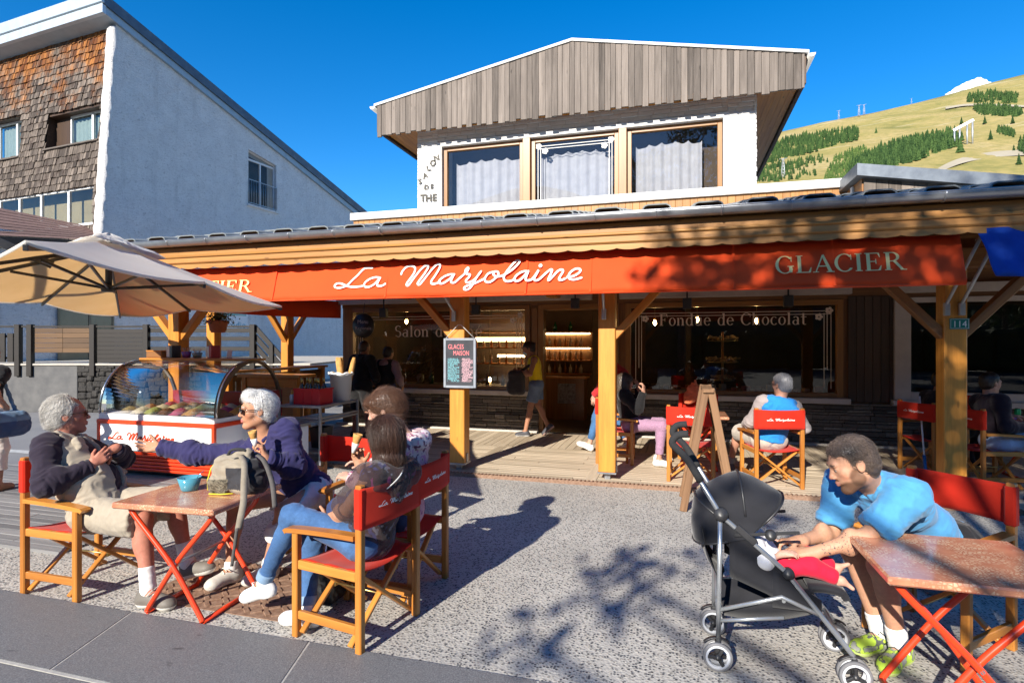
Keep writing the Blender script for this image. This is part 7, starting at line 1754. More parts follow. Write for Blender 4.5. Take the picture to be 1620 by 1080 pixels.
# man in blue tee bending to the pushchair
s = Fig('bearded man in a sky blue tee shirt bending forward to the pushchair', 1.35, 3.66, 233, size=1.07, skin=(.56, .30, .19), h=.0042, girth=1.03, hs=1.05)
s.torso((1.43, 3.73, .535), (.985, 3.395, .915), 233, 230); s.head((.865, 3.285, 1.03), 262, -24, 6)
s.arm(1, (.655, 3.20, .583), (1.0, 3.0, .3)); s.arm(-1, (.625, 3.31, .605), (1.0, 3.7, .2))
s.hand(1, (-.93, .10, -.05), (.05, .25, -.95), (.8, .75, .75, .8), .5); s.hand(-1, (-.93, -.2, .0), (.05, -.2, -.95), (.75, .8, .85, .9), .4)
s.leg(1, (1.105, 3.36, .098), (.985, 3.26, .53), (-.62, -.78, 0)); s.leg(-1, (1.06, 3.48, .098), (.915, 3.46, .53), (-.85, -.5, 0))
s.face_paint((.09, .06, .045), (.46, .18, .15), True, (.06, .032, .018))
tp = s.el[1] + (s.wr[1] - s.el[1]) * .5
def tattoo(Vv, C):
    d = np.linalg.norm(Vv - tp, axis=1); n = vnoise(Vv * np.array((60, 60, 60)), 77); C[(d < .085) & (np.abs(n - .5) < .028), :3] = (.05, .05, .06)
s.paint.append(tattoo); s.finish_body()
s.top('tee_shirt', (.075, .295, .56), .62, .014, amp=.010, collar=.008, neck=.066, es=.020, hem=-.13, seed=12, var=.02)
s.trousers('shorts', (.014, .014, .016), .47, .018, amp=.008, flare=.02)
LIME = (.50, .72, .07)
def runner(Vv, C):
    n = vnoise(Vv * np.array((38, 38, 38)), 88); C[(n > .52) & (n < .62), :3] = (.12, .13, .12); C[n > .66, :3] = (.30, .31, .28)
M_DLACE = simple('dark_lace', (.03, .04, .04), (.05, .05, .05), 30, .8)
for sd in (1, -1): s.shoe(sd, LIME, (.66, .80, .28), WHT, .12, M_DLACE, paints=[runner])
s.hair((.14, .105, .085), n=4200, length=.028, jit=.24, w=.0008, down=.25, back=.2, amp=.0035, vol=.985)
# woman with face mask in a yellow top
BG = 'people on the cafe porch'
s = Fig('woman in yellow vest top, denim shorts and face mask walking out past the door', -2.36, 9.68, -105, .03, size=.98, skin=(.42, .20, .12), h=.0065, hs=1.03)
s.torso((-2.35, 9.68, .93), (-2.40, 9.66, 1.405), -108, -100); s.head((-2.475, 9.63, 1.545), -100, -22)
s.arm(1, (-2.62, 9.45, 1.17), (-2.2, 9.2, .9)); s.arm(-1, (-2.62, 9.62, 1.20), (-2.4, 10.0, .9)); s.hand(1, (-.9, .2, .1), (.2, .3, -.9)); s.hand(-1, (-.7, -.5, .2), (0, -.2, -.9))
s.leg(1, (-2.52, 9.57, .12), (-2.44, 9.60, .53), (-.95, -.3, 0)); s.leg(-1, (-2.17, 9.80, .20), (-2.33, 9.74, .56), (-.75, -.1, -.65), (-.65, 0, .75))
s.face_paint((.05, .03, .02)); s.finish_body(True)
s.top('vest_top', (.86, .62, .02), 0, .010, amp=.005, neck=.10, subs=[rc(s.sh[1], s.sh[1] + s.left * .1 - s.up * .03, .072, .08, .01, -1), rc(s.sh[-1], s.sh[-1] - s.left * .1 - s.up * .03, .072, .08, .01, -1)], low=True, hem=.02)
s.trousers('denim_shorts', (.16, .22, .33), .36, .016, mat=M_DENIM, paints=[jean], flare=.012)
for sd in (1, -1): s.shoe(sd, (.06, .06, .07), (.55, .35, .30) if sd < 0 else (.5, .5, .5))
s.hair((.022, .014, .012), n=300, length=.03, extra=[el(s.hp(-.11, 0, .05), (.035, .04, .035), s.HF, .02)])
Vv, F = sdf_mesh([el(s.hp(.072, 0, -.045), (.052, .054, .048), s.HF, .01)], .005, [(s.hp(.03, 0, 0), -s.HF[0])]); painted('face_mask', Vv, F, (.60, .72, .78), M_CLOTH, s.root)
# man and youngster looking into the window
s = Fig('shaven headed man in black at the left shop window', -5.25, 8.75, 15, .03, size=1.0, skin=(.36, .17, .11), h=.0065, girth=1.1)
s.torso((-5.25, 8.75, .93), (-5.24, 8.79, 1.40), 12); s.head((-5.235, 8.85, 1.565), 15, -8); s.arm(1, (-5.42, 8.95, 1.0), (-5.6, 8.5, .9)); s.arm(-1, (-5.02, 8.95, .98), (-4.8, 8.5, .9)); s.hand(1, (.2, .5, -.8), (.8, 0, 0)); s.hand(-1, (-.2, .5, -.8), (-.8, 0, 0))
s.leg(1, (-5.37, 8.72, .12), (-5.35, 8.78, .53), (0, 1, 0)); s.leg(-1, (-5.12, 8.74, .12), (-5.14, 8.80, .53), (.2, 1, 0)); s.face_paint(); s.finish_body()
s.top('jacket', (.008, .008, .009), 1.0, .022, amp=.008, collar=.018, hem=-.22); s.trousers('long_shorts', (.012, .012, .013), .52, .02, flare=.012)
for sd in (1, -1): s.shoe(sd, (.02, .02, .022), (.05, .05, .05))
s.hair((.05, .03, .02), n=0, vol=.955, amp=.002)
s = Fig('youngster in black body warmer over mauve hooded sweater at the left shop window', -4.90, 8.98, 5, .03, size=.95, skin=SK_TAN, h=.0065)
s.torso((-4.90, 8.98, .89), (-4.89, 9.0, 1.31), 5); s.head((-4.88, 9.05, 1.465), 8, -10); s.arm(1, (-5.10, 9.12, .90), (-5.3, 8.7, .8)); s.arm(-1, (-4.66, 9.12, .92), (-4.4, 8.7, .8)); s.hand(1, (0, .5, -.8), (.8, 0, 0)); s.hand(-1, (0, .5, -.8), (-.8, 0, 0))
s.leg(1, (-5.02, 8.80, .12), (-5.0, 8.98, .50), (-.2, 1, 0)); s.leg(-1, (-4.8, 9.0, .12), (-4.82, 9.06, .50), (.2, 1, 0)); s.face_paint(); s.finish_body()
MV = (.30, .20, .21)
s.top('sweater', MV, 1.0, .018, amp=.007); s.top('body_warmer', (.012, .012, .014), 0, .032, amp=.006, neck=.09, subs=[rc(s.sh[1], s.sh[1] + s.left * .12, .085, .1, .01, -1), rc(s.sh[-1], s.sh[-1] - s.left * .12, .085, .1, .01, -1)])
Vv, F = sdf_mesh([el(s.N - s.fw * .085 - s.up * .03, (.05, .105, .085), s.F, .03), rc(s.N - s.fw * .03 + s.left * .08 + s.up * .03, s.N - s.fw * .03 - s.left * .08 + s.up * .03, .035, None, .03)], .007); painted('hood', Vv, F, MV, M_CLOTH, s.root)
s.trousers('jeans', (.05, .055, .12), 1.0, .014, mat=M_DENIM)
for sd in (1, -1): s.shoe(sd, (.02, .02, .022), (.3, .3, .3))
s.hair((.02, .014, .012), n=300, length=.03, vol=1.0)
# walker behind the middle post
s = Fig('walker in a red jacket and turned up jeans stepping out behind the middle timber post', -1.02, 8.60, -92, .03, size=1.0, skin=SK_PALE, h=.0065)
s.torso((-1.0, 8.6, .93), (-.98, 8.6, 1.38), -92); s.head((-1.0, 8.6, 1.54), -90, -8); s.arm(1, (-1.16, 8.40, .88), (-.8, 8.2, 1.0)); s.arm(-1, (-.82, 8.82, .95), (-.6, 9, 1.0)); s.hand(1, (-.1, 0, -1), (.2, .8, 0), (.3, .35, .4, .5)); s.hand(-1, (.1, 0, -1), (0, -.8, 0))
s.leg(1, (-1.25, 8.52, .14), (-1.14, 8.53, .54), (-.93, 0, .35)); s.leg(-1, (-.72, 8.72, .16), (-.92, 8.70, .54), (-.85, 0, -.5), (-.5, 0, .85)); s.face_paint(); s.finish_body(True)
s.top('jacket', (.42, .025, .03), 1.0, .024, amp=.009, collar=.02); s.trousers('jeans', (.06, .16, .34), .90, .013, mat=M_DENIM, paints=[jean])
for sd in (1, -1): s.shoe(sd, WHT, WHT)
s.hair((.03, .02, .016), n=250, length=.04)
# woman in lilac trousers beside the post
s = Fig('long haired woman in lilac trousers seated beside the middle timber post', -.62, 7.93, 85, .03, size=.96, skin=(.48, .26, .18), h=.006)
s.torso((-.60, 7.93, .55), (-.70, 7.92, .985), 80, 88); s.head((-.665, 7.90, 1.115), 80, -14); s.arm(1, (-.50, 8.02, 1.03), (-.4, 8.3, .5)); s.arm(-1, (-.42, 7.72, 1.00), (-.4, 7.5, .4)); s.hand(1, (-.1, -.3, .9), (-.9, 0, 0), (.6, .6, .7, .7)); s.hand(-1, (.1, 0, .95), (-.8, .3, 0), (.8, .8, .9, .9))
s.leg(1, (-.22, 8.05, .12), (-.19, 8.04, .56), (1, .1, 0)); s.leg(-1, (-.22, 7.72, .12), (-.18, 7.78, .56), (.95, -.3, 0)); s.face_paint((.06, .04, .03)); s.finish_body(True)
s.top('top', (.14, .11, .38), 0, .013, amp=.005, neck=.08); s.top('cardigan', (.010, .010, .011), 1.0, .020, amp=.007, neck=.09, subs=[el(s.N - s.up * .22 + s.fw * .16, (.12, .07, .40), s.F, .01, -1)])
def weave(Vv, C): C[:, :3] *= (.82 + .36 * (np.sin(Vv[:, 0] * 420) * np.sin(Vv[:, 1] * 420) * np.sin(Vv[:, 2] * 420) > 0))[:, None]
s.trousers('trousers', (.34, .20, .30), .92, .016, paints=[weave])
for sd in (1, -1): s.shoe(sd, (.76, .74, .72), (.6, .58, .55))
q = s.hp; s.hair((.12, .085, .06), n=900, length=.10, down=1.0, back=.3, amp=.014, cut=False, extra=[el(q(-.05, 0, -.07), (.075, .088, .13), s.HF, .03), rc(q(.02, -.075, -.02), q(.04, -.075, -.22), .035, .025, .03), rc(q(.02, .075, -.02), q(.04, .075, -.22), .035, .025, .03)], subs=[el(q(.12, 0, -.05), (.095, .07, .10), s.HF, .01, -1)])
# man in the blue hooded vest
s = Fig('grey haired man in a bright blue hooded vest seated on the deck', 1.05, 7.12, -13, .03, size=1.0, skin=(.48, .24, .16), h=.006, girth=1.03, hs=1.04)
s.torso((1.03, 7.14, .54), (1.13, 7.06, .985), -13, -13); s.head((1.155, 7.09, 1.175), -38, -4); s.arm(1, (.80, 7.36, .68), (.6, 6.9, .3)); s.arm(-1, (1.30, 7.42, .68), (1.7, 7.0, .4)); s.hand(1, (.2, .8, 0), (.3, 0, -.9)); s.hand(-1, (-.4, .8, 0), (-.3, 0, -.9))
s.leg(1, (.66, 7.72, .12), (.74, 7.60, .55), (-.3, .95, 0)); s.leg(-1, (1.0, 7.78, .12), (1.03, 7.64, .55), (0, 1, 0)); s.face_paint((.25, .22, .2)); s.finish_body()
s.top('sweater', (.34, .29, .28), 1.0, .014, amp=.008); BL = (.02, .22, .60)
s.top('body_warmer', BL, 0, .028, amp=.010, neck=.085, hem=.02, subs=[rc(s.sh[1], s.sh[1] + s.left * .12, .086, .1, .01, -1), rc(s.sh[-1], s.sh[-1] - s.left * .12, .086, .1, .01, -1)])
Vv, F = sdf_mesh([el(s.N - s.fw * .09 - s.up * .07, (.075, .20, .115), s.F, .03), rc(s.N - s.fw * .04 + s.left * .12 + s.up * .015, s.N - s.fw * .04 - s.left * .12 + s.up * .015, .045, None, .03), rc(s.N - s.fw * .06 + s.left * .09 + s.up * .03, s.N - s.fw * .06 - s.left * .09 + s.up * .03, .04, None, .03)], .006); Vv = folds(Vv, F, [(s.N - s.left * .2 - s.fw * .1, s.N + s.left * .2 - s.fw * .1, .012, 14, 10)], 6); painted('hood', Vv, F, BL, M_CLOTH, s.root)
s.trousers('shorts', (.46, .42, .36), .46, .018, flare=.015, amp=.007)
for sd in (1, -1): s.shoe(sd, (.10, .09, .10), (.5, .5, .5), (.3, .3, .32), .1)
s.hair((.30, .30, .32), n=700, length=.024, down=.7, back=.3, amp=.005)
m = MB(); q = s.hp; m.tube([q(.098, .05, .016), q(.05, .080, .014), q(-.02, .082, .006)], .003, 6); m.build('spectacles', M_BLKM, s.root)
# shaded pair at the right table
s = Fig('dark haired man in black sitting in deep shade left of the right timber post', 3.14, 8.37, 65, .03, size=1.0, skin=(.34, .18, .12), h=.0075)
s.torso((3.14, 8.37, .54), (3.18, 8.40, 1.0), 70); s.head((3.245, 8.45, 1.165), 95, -10); s.arm(1, (3.45, 8.75, .78), (3.1, 8.9, .4)); s.arm(-1, (3.55, 8.3, .78), (3.3, 8.0, .4)); s.hand(1, (.9, .2, 0), (0, -.2, -.9)); s.hand(-1, (.9, .2, 0), (0, .2, -.9))
s.leg(1, (3.62, 8.62, .12), (3.55, 8.60, .56), (1, .3, 0)); s.leg(-1, (3.65, 8.42, .12), (3.58, 8.40, .56), (1, .3, 0)); s.face_paint((.02, .015, .01)); s.finish_body()
s.top('sweater', (.012, .012, .013), 1.0, .018); s.trousers('trousers', (.02, .02, .03), 1.0, .014)
for sd in (1, -1): s.shoe(sd, (.03, .03, .03), (.2, .2, .2))
s.hair((.012, .009, .008), n=200, length=.03)
s = Fig('person in pale blue shorts half hidden by the right timber post', 3.50, 7.74, 80, .03, size=1.0, skin=(.46, .25, .18), h=.007)
s.torso((3.50, 7.74, .54), (3.44, 7.78, 1.02), 78); s.head((3.47, 7.80, 1.19), 70, -6); s.arm(1, (3.75, 8.0, .80), (3.4, 8.2, .4)); s.arm(-1, (3.72, 7.62, .72), (3.4, 7.4, .4)); s.hand(1, (.9, .2, 0), (0, -.2, -.9)); s.hand(-1, (.9, .2, 0), (0, .2, -.9))
s.leg(1, (4.0, 7.98, .12), (3.96, 7.94, .56), (1, .1, 0)); s.leg(-1, (4.02, 7.72, .12), (3.98, 7.70, .56), (1, .1, 0)); s.face_paint(); s.finish_body()
s.top('sweater', (.018, .012, .020), 1.0, .018); s.trousers('shorts', (.42, .54, .74), .45, .02, flare=.02, amp=.007)
for sd in (1, -1): s.shoe(sd, (.1, .1, .1), (.5, .5, .5))
s.hair((.03, .02, .015), n=200, length=.05)
# passer-by at the left edge
s = Fig('passer by in white trousers with a blue shoulder bag at the left edge', -7.29, 4.40, -20, size=.97, skin=(.44, .23, .15), h=.006)
s.torso((-7.29, 4.40, .90), (-7.31, 4.42, 1.36), -20); s.head((-7.32, 4.46, 1.52), -20, -4); s.arm(1, (-7.55, 4.5, .92), (-7.77, 4.2, 1.0)); s.arm(-1, (-7.11, 4.46, .98), (-6.87, 4.1, 1.0)); s.hand(1, (0, .3, -.9), (.8, 0, 0)); s.hand(-1, (0, .3, -.9), (-.8, 0, 0))
s.leg(1, (-7.42, 4.30, .095), (-7.40, 4.40, .50), (-.3, .95, 0)); s.leg(-1, (-7.19, 4.46, .095), (-7.19, 4.48, .50), (-.2, .95, 0)); s.face_paint(); s.finish_body(True)
s.top('blouse', (.012, .012, .014), .5, .016); s.trousers('trousers', (.70, .62, .56), .80, .02, flare=.01)
for sd in (1, -1): s.shoe(sd, (.30, .16, .09), (.12, .08, .05))
s.hair((.05, .03, .02), n=300, length=.08, down=1)
# ------------------------------------------------------------------ bags, cones, pushchair and small things
def soft(name, label, cat, loc, prims, h, col, paints=(), bones=(), mat=None, rot=0, part='body', seed=5):
    t = thing(name, label, cat, loc, rot); Vv, F = sdf_mesh(prims, h)
    if bones: Vv = folds(Vv, F, bones, seed)
    painted(part, Vv, F, col, mat or M_CLOTH, t, paints, var=.05); return t
def cone(loc, d, label, group, scoop=None):
    t = thing('ice_cream_cone', label, 'ice cream', loc, 0, group); d = Vector(d).normalized(); q = Vector((0, 0, 1)).rotation_difference(d).to_matrix(); m = MB()
    m.lathe([(.006, -.05), (.027, .055), (.029, .075), (.025, .075), (.004, -.03)], 16, (0, 0, 0), q); m.build('wafer', simple('wafer', (.62, .34, .10), (.45, .22, .06), 60, .8, .6, 120), t)
    if scoop is not None:
        m = MB(); m.lathe([(.024, .06), (.030, .078), (.026, .092), (.014, .10), (.001, .102)], 16, (0, 0, 0), q); m.build('scoop', simple('scoop', scoop, tuple(x * .85 for x in scoop), 40, .6, .5, 60), t)
    m = MB(); m.lathe([(.009, -.04), (.022, .02), (.023, .02), (.010, -.041)], 14, (0, 0, 0), q); m.build('napkin', M_WHITE, t)
cone(hw + Vector((-.01, -.02, .045)), (-.1, -.15, 1), 'half eaten ice cream cone in the hand of the woman in navy fleece', 'ice cream cones')
cone(gw_ + Vector((-.005, -.03, .05)), (.25, .1, 1), 'brown ice cream cone held to the mouth of the bob haired girl', 'ice cream cones')
# rucksack on the left table
bx = Vector((-2.70, 3.03, .703)); KH, BK = (.30, .26, .20), (.022, .021, .024)
def rpaint(Vv, C):
    x, z = Vv[:, 0], Vv[:, 2]; C[(x > -.03) & (z > .03) & (z < .165), :3] = (.035, .036, .042); C[(x < -.02) & (z < .095), :3] = np.array((.12, .105, .075)) ; mk = (x < -.02) & (z < .095); C[mk, :3] *= (.6 + .9 * (vnoise(Vv[mk] * 160, 3) > .5))[:, None]; C[(x > .09), :3] = BK
t = soft('rucksack', 'khaki and black rucksack slumped on the left table beside the blue bowl', 'rucksack', bx, [bxp((0, 0, .09), (.155, .085, .095), None, .05, .03), el((-.02, 0, .17), (.12, .075, .055), None, .05), rc((-.09, -.05, .20), (.06, .0, .235), .026, .03, .03), el((.10, -.02, .07), (.09, .09, .075), None, .04), bxp((-.09, -.075, .055), (.065, .035, .05), None, .03, .02)], .005, KH, [rpaint], [((-.15, 0, .08), (.15, 0, .1), .012, 16, 9), ((0, 0, .02), (0, 0, .22), .010, 18, 9)], rot=R(8))
def band(m, pts, w, side, th=.004): P = catmull(pts, 6); m.sheet([[Vector(tuple(p)) - Vector(side) * w / 2, Vector(tuple(p)) + Vector(side) * w / 2] for p in P], th)
m = MB(); band(m, [(.02, -.03, .25), (.10, -.10, .20), (.15, -.18, .09), (.20, -.26, .01), (.225, -.325, -.06), (.22, -.34, -.13)], .040, (.8, .5, 0)); m.build('strap', simple('khaki_strap', (.26, .225, .175), (.20, .17, .13), 30, .9, .3, 200), t)
M_STRP = simple('grey_strap', (.10, .09, .085), (.07, .065, .06), 30, .9, .3, 200)
m = MB(); band(m, [(.08, .04, .24), (.17, .0, .20), (.25, -.05, .10), (.31, -.12, .02), (.335, -.15, -.05)], .036, (.6, .6, .1)); m.build('strap', M_STRP, t); m = MB(); band(m, [(.215, -.345, -.12), (.20, -.35, -.24), (.185, -.35, -.34)], .020, (.8, .4, 0)); m.build('strap', M_STRP, t)
m = MB(); m.tube([(-.155, -.09, .02), (-.165, -.08, .08), (-.15, -.07, .15), (-.12, -.06, .20)], .004, 6); m.tube([(-.13, -.115, .005), (-.05, -.118, .006), (.03, -.11, .012)], .0045, 6); m.build('yellow_piping', simple('yellow_cord', (.70, .62, .04), (.6, .5, .03), 9, .6), t)
m = MB(); m.tube([tuple(p) for p in catmull([(-.06, -.04, .22), (-.02, -.05, .27), (.05, -.03, .27), (.07, -.01, .23)], 6)], .009, 8); m.tube([(.04 + .05 * math.cos(a), -.06, .19 + .035 * math.sin(a)) for a in np.linspace(0, 6.28, 20)], .006, 6); m.build('grab_handle', simple('black_webbing', BK, (.03, .03, .03), 9, .8), t)
q = G(452, 920); soft('handbag', 'black leather handbag hanging low beside the nearest chair', 'handbag', (-2.10, 3.17, 0), [bxp((0, 0, .16), (.06, .13, .13), None, .04, .03), rc((0, -.08, .26), (0, -.02, .42), .012, None, .02), rc((0, .08, .26), (0, .02, .42), .012, None, .02), rc((0, -.02, .42), (0, .02, .42), .012, None, .01)], .006, (.012, .012, .013), (), [((0, 0, 0), (0, 0, .3), .012, 14, 10)], mat=simple('black_leather', (.012, .012, .013), (.02, .02, .02), 9, .3))
soft('shoulder_bag', 'blue denim shoulder bag of the passer by at the left edge', 'bag', (-7.0, 4.40, .78), [bxp((0, 0, 0), (.13, .20, .13), None, .09, .03), el((.02, .0, -.04), (.14, .22, .10), None, .04), rc((0, -.12, .1), (-.12, -.05, .50), .014, None, .02), rc((0, .12, .1), (-.12, .05, .50), .014, None, .02)], .007, (.045, .085, .19), [lambda Vv, C: C.__setitem__((slice(None), slice(0, 3)), np.where((Vv[:, 2] > .03)[:, None], np.array((.12, .22, .36)) * (.6 + .8 * vnoise(Vv * 20, 4))[:, None], C[:, :3]))], [((0, -.2, 0), (0, .2, 0), .014, 12, 9)], mat=M_DENIM)
soft('shoulder_bag', 'grey rucksack carried on the front of the woman in yellow', 'bag', (-2.64, 9.44, .97), [bxp((0, 0, 0), (.13, .11, .20), None, .06, .04), el((-.06, 0, -.06), (.12, .10, .12), None, .04), rc((.05, 0, .18), (.20, .1, .30), .02, None, .03)], .009, (.045, .040, .042), (), [((0, 0, -.2), (0, 0, .2), .014, 14, 9)])
soft('plastic_bag', 'orange plastic bag over the back of the empty deck chair', 'bag', (.24, 8.74, .93), [el((0, 0, 0), (.09, .06, .13), None, .04), el((-.05, 0, -.07), (.08, .05, .09), None, .04), rc((0, 0, .1), (.03, 0, .17), .02, .01, .03)], .009, (.85, .22, .10), (), [((0, 0, -.12), (0, 0, .16), .022, 16, 12)])
soft('shoulder_bag', 'grey canvas bag with a purple buckle on the gravel under the right table', 'bag', (1.66, 4.45, .0), [bxp((0, 0, .17), (.09, .12, .17), None, .05, .03), el((0, 0, .33), (.06, .10, .04), None, .04)], .008, (.20, .19, .20), [((-.09, -.06, .1), (.05, .05, .05), None, (.24, .16, .36), 1)], [((0, 0, 0), (0, 0, .34), .02, 11, 9)])
def dots(Vv, C):
    q = Vv * 26; f = q - np.round(q); C[(np.linalg.norm(f, axis=1) < .36), :3] = (.65, .66, .75)
soft('cloth', 'navy cloth with white polka dots bundled at the right edge beside the shorts wearer', 'cloth', (3.28, 6.18, .18), [el((0, 0, .09), (.24, .22, .13), None, .04), el((.1, 0, -.02), (.3, .22, .16), None, .04)], .010, (.016, .02, .07), [dots], [((-.2, 0, 0), (.3, 0, 0), .025, 9, 7)])
# right table things
TZ = .705 + .03
for x, y, lb in ((4.02, 8.42, 'green drink can at the left end of the shaded right table'), (4.20, 8.50, 'green drink can nearest the right edge on the shaded table')):
    t = thing('drink_can', lb, 'can', (x, y, TZ), 0, 'green drink cans'); m = MB(); m.lathe([(0, 0), (.027, 0), (.033, .008), (.033, .105), (.026, .118), (0, .118)], 20); m.build('can_body', simple('can_green', (.02, .34, .10), (.016, .26, .08), 5, .3, metal=.3), t); m = MB(); m.lathe([(0, .1185), (.025, .1185), (.025, .121), (0, .120)], 16); m.build('lid', M_CHROME, t)
t = thing('straw_hat', 'cream straw hat lying on the shaded right table', 'hat', (4.16, 8.12, TZ)); m = MB(); m.lathe([(.0, .115), (.06, .11), (.088, .075), (.094, .01), (.17, .004), (.172, .0), (.09, .0), (0, .001)], 32, smooth=True); m.build('straw', simple('straw', (.62, .52, .34), (.5, .41, .25), 90, .85, .6, 160), t); m = MB(); m.lathe([(.0955, .012), (.0925, .036), (.0905, .036), (.0935, .012)], 32); m.build('ribbon', M_BLKM, t)
t = thing('snack_packet', 'crumpled red and blue snack packet beside the green cans', 'packet', (3.92, 8.32, TZ)); m = MB(); m.sheet([[(u * .18 - .09, v * .13 - .065, .012 + .02 * math.sin(u * 9) * math.sin(v * 7 + 1) + .01) for v in np.linspace(0, 1, 8)] for u in np.linspace(0, 1, 10)], .004); m.build('foil', simple('packet_print', (.7, .04, .05), (.04, .12, .5), 14, .25, spec=.8), t)
t = thing('drinking_glass', 'small glass with a red straw on the shaded right table', 'glass', (3.86, 8.50, TZ)); m = MB(); m.lathe([(0, 0), (.03, 0), (.036, .11), (.033, .11), (.027, .006), (0, .006)], 20); m.build('tumbler', glass('tumbler_glass', (.85, .8, .8)), t); m = MB(); m.tube([(0, 0, .01), (.03, 0, .17)], .004, 6); m.build('straw', M_REDPL, t)
t = thing('trekking_pole', 'thin pale trekking pole with a blue tip leaning by the shaded chair', 'pole', (2.92, 8.1, .03)); m = MB(); m.tube([(0, 0, .25), (.04, .25, .95)], .010, 8); m.build('shaft', M_GW, t); m = MB(); m.tube([(-.012, -.09, .0), (0, 0, .25)], .018, 8); m.build('tip_sleeve', simple('blue_sleeve', (.02, .16, .42), (.02, .12, .34), 5, .5), t)
# ---- pushchair
ps = thing('pushchair', 'black and silver folding pushchair with hood up, double wheels and foam handles', 'pushchair', (.48, 3.25, 0))
M_ALU = simple('silver_tube', (.46, .48, .50), (.38, .40, .42), 8, .3, metal=.7); M_BF = fabric('black_nylon', (.010, .0105, .014), (.017, .0175, .023), .75, 600, .25, 9, .2); M_FOAM = simple('black_foam', (.018, .018, .019), (.028, .028, .03), 200, .9, .4, 300); M_TYRE = simple('grey_tyre', (.13, .13, .14), (.18, .18, .19), 20, .8)
PW = .185
for sy in (-1, 1):
    y = sy * PW
    m = MB(); m.tube([(-.42, y, 1.04), (-.262, y, .78), (.04, y, .526), (.30, y, .20), (.335, y, .155), (.338, y, .10)], .0125, 10); m.build('main_tube', M_ALU, ps)
    m = MB(); m.tube([(-.265, y, .80), (-.275, y, .10)], .0125, 10); m.build('rear_tube', M_ALU, ps)
    m = MB(); m.tube([tuple(p) for p in catmull([(-.36, y, .945), (-.42, y, 1.045), (-.47, y, 1.10), (-.50, y, 1.135), (-.475, y, 1.175), (-.42, y, 1.185)], 5)], .019, 10); m.build('handle', M_FOAM, ps)
    m = MB(); m.tube([(-.27, y, .30), (.02, y, .40), (.20, y, .33)], .011, 8); m.tube([(-.272, y, .245), (.03, y, .30)], .010, 8); m.build('side_bar', M_ALU, ps)
    m = MB(); m.lathe([(0, -.018), (.034, -.018), (.036, 0), (.034, .018), (0, .018)], 18, (-.262, y, .785), Matrix.Rotation(R(90), 3, 'X')); m.build('joint', M_BLKM, ps); m = MB(); m.lathe([(0, -.02), (.026, -.02), (.028, 0), (.026, .02), (0, .02)], 18, (.05, y, .52), Matrix.Rotation(R(90), 3, 'X')); m.build('joint', M_BLKM, ps); m = MB(); m.beam((-.19, y, .73), (-.10, y, .655), .03, .034); m.build('tube_sleeve', M_BLKM, ps)
    # side panel of the seat
    m = MB(); yy = y * .93; m.sheet([[(-.22 + .26 * u, yy, (.745 - .225 * u) * (1 - v) + (.47 - .10 * u) * v + .0) for v in np.linspace(0, 1, 6)] for u in np.linspace(0, 1, 10)], .003); m.sheet([[(-.02 + .22 * u, yy * 1.01, (.53 - .13 * u) * (1 - v) + (.34) * v) for v in np.linspace(0, 1, 5)] for u in np.linspace(0, 1, 8)], .003); m.build('side_panel', M_BF, ps)
def wheel(x, y, r=.072):
    for dy in (-.024, .024):
        c = (x, y + dy, r); M3 = Matrix.Rotation(R(90), 3, 'X'); m = MB(); m.lathe([(r * .80, -.009), (r * .93, -.012), (r, -.006), (r, .006), (r * .93, .012), (r * .80, .009)], 30, c, M3); 
        m.F = [f for f in m.F if len(f) == 4]; m.S = m.S[:len(m.F)]; o = m.build('wheel', M_TYRE, ps)
        m = MB(); m.lathe([(r * .66, -.008), (r * .82, -.011), (r * .82, .011), (r * .66, .008)], 30, c, M3); m.F = [f for f in m.F if len(f) == 4]; m.S = m.S[:len(m.F)]; m.build('rim', simple('pale_rim', (.55, .57, .62), (.5, .52, .56), 6, .4), o)
        m = MB(); a0 = random.random() * 2
        for k in range(3): a = a0 + k * 2.094; m.beam(Vector(c) + Vector((.010 * math.cos(a), 0, .010 * math.sin(a))), Vector(c) + Vector((r * .70 * math.cos(a), 0, r * .70 * math.sin(a))), .016, .020, (0, 1, 0))
        m.lathe([(0, -.013), (.014, -.013), (.014, .013), (0, .013)], 14, c, M3); m.build('spokes', M_BLKM, o)
    m = MB(); m.beam((x, y - .03, r), (x, y + .03, r), .014, .014); m.beam((x, y, r * .9), (x - .0, y, r + .075), .026, .03, (0, 1, 0)); m.sheet([[(x + .085 * math.cos(a), y + d, r + .085 * math.sin(a)) for d in (-.012, .012)] for a in np.linspace(R(50), R(140), 8)], .005); m.build('wheel_fork', M_BLKM, ps)
for x in (-.278, .338):
    for sy in (-1, 1): wheel(x, sy * PW)
m = MB(); m.tube([(-.27, -PW, .16), (-.27, PW, .40)], .009, 8); m.tube([(-.27, PW, .16), (-.27, -PW, .40)], .009, 8); m.tube([(.03, -PW, .38), (.03, PW, .38)], .009, 8); m.tube([(-.262, -PW, .60), (-.262, PW, .60)], .008, 8); m.tube([(.29, -PW, .21), (.29, PW, .21)], .010, 8); m.build('cross_bars', M_ALU, ps)
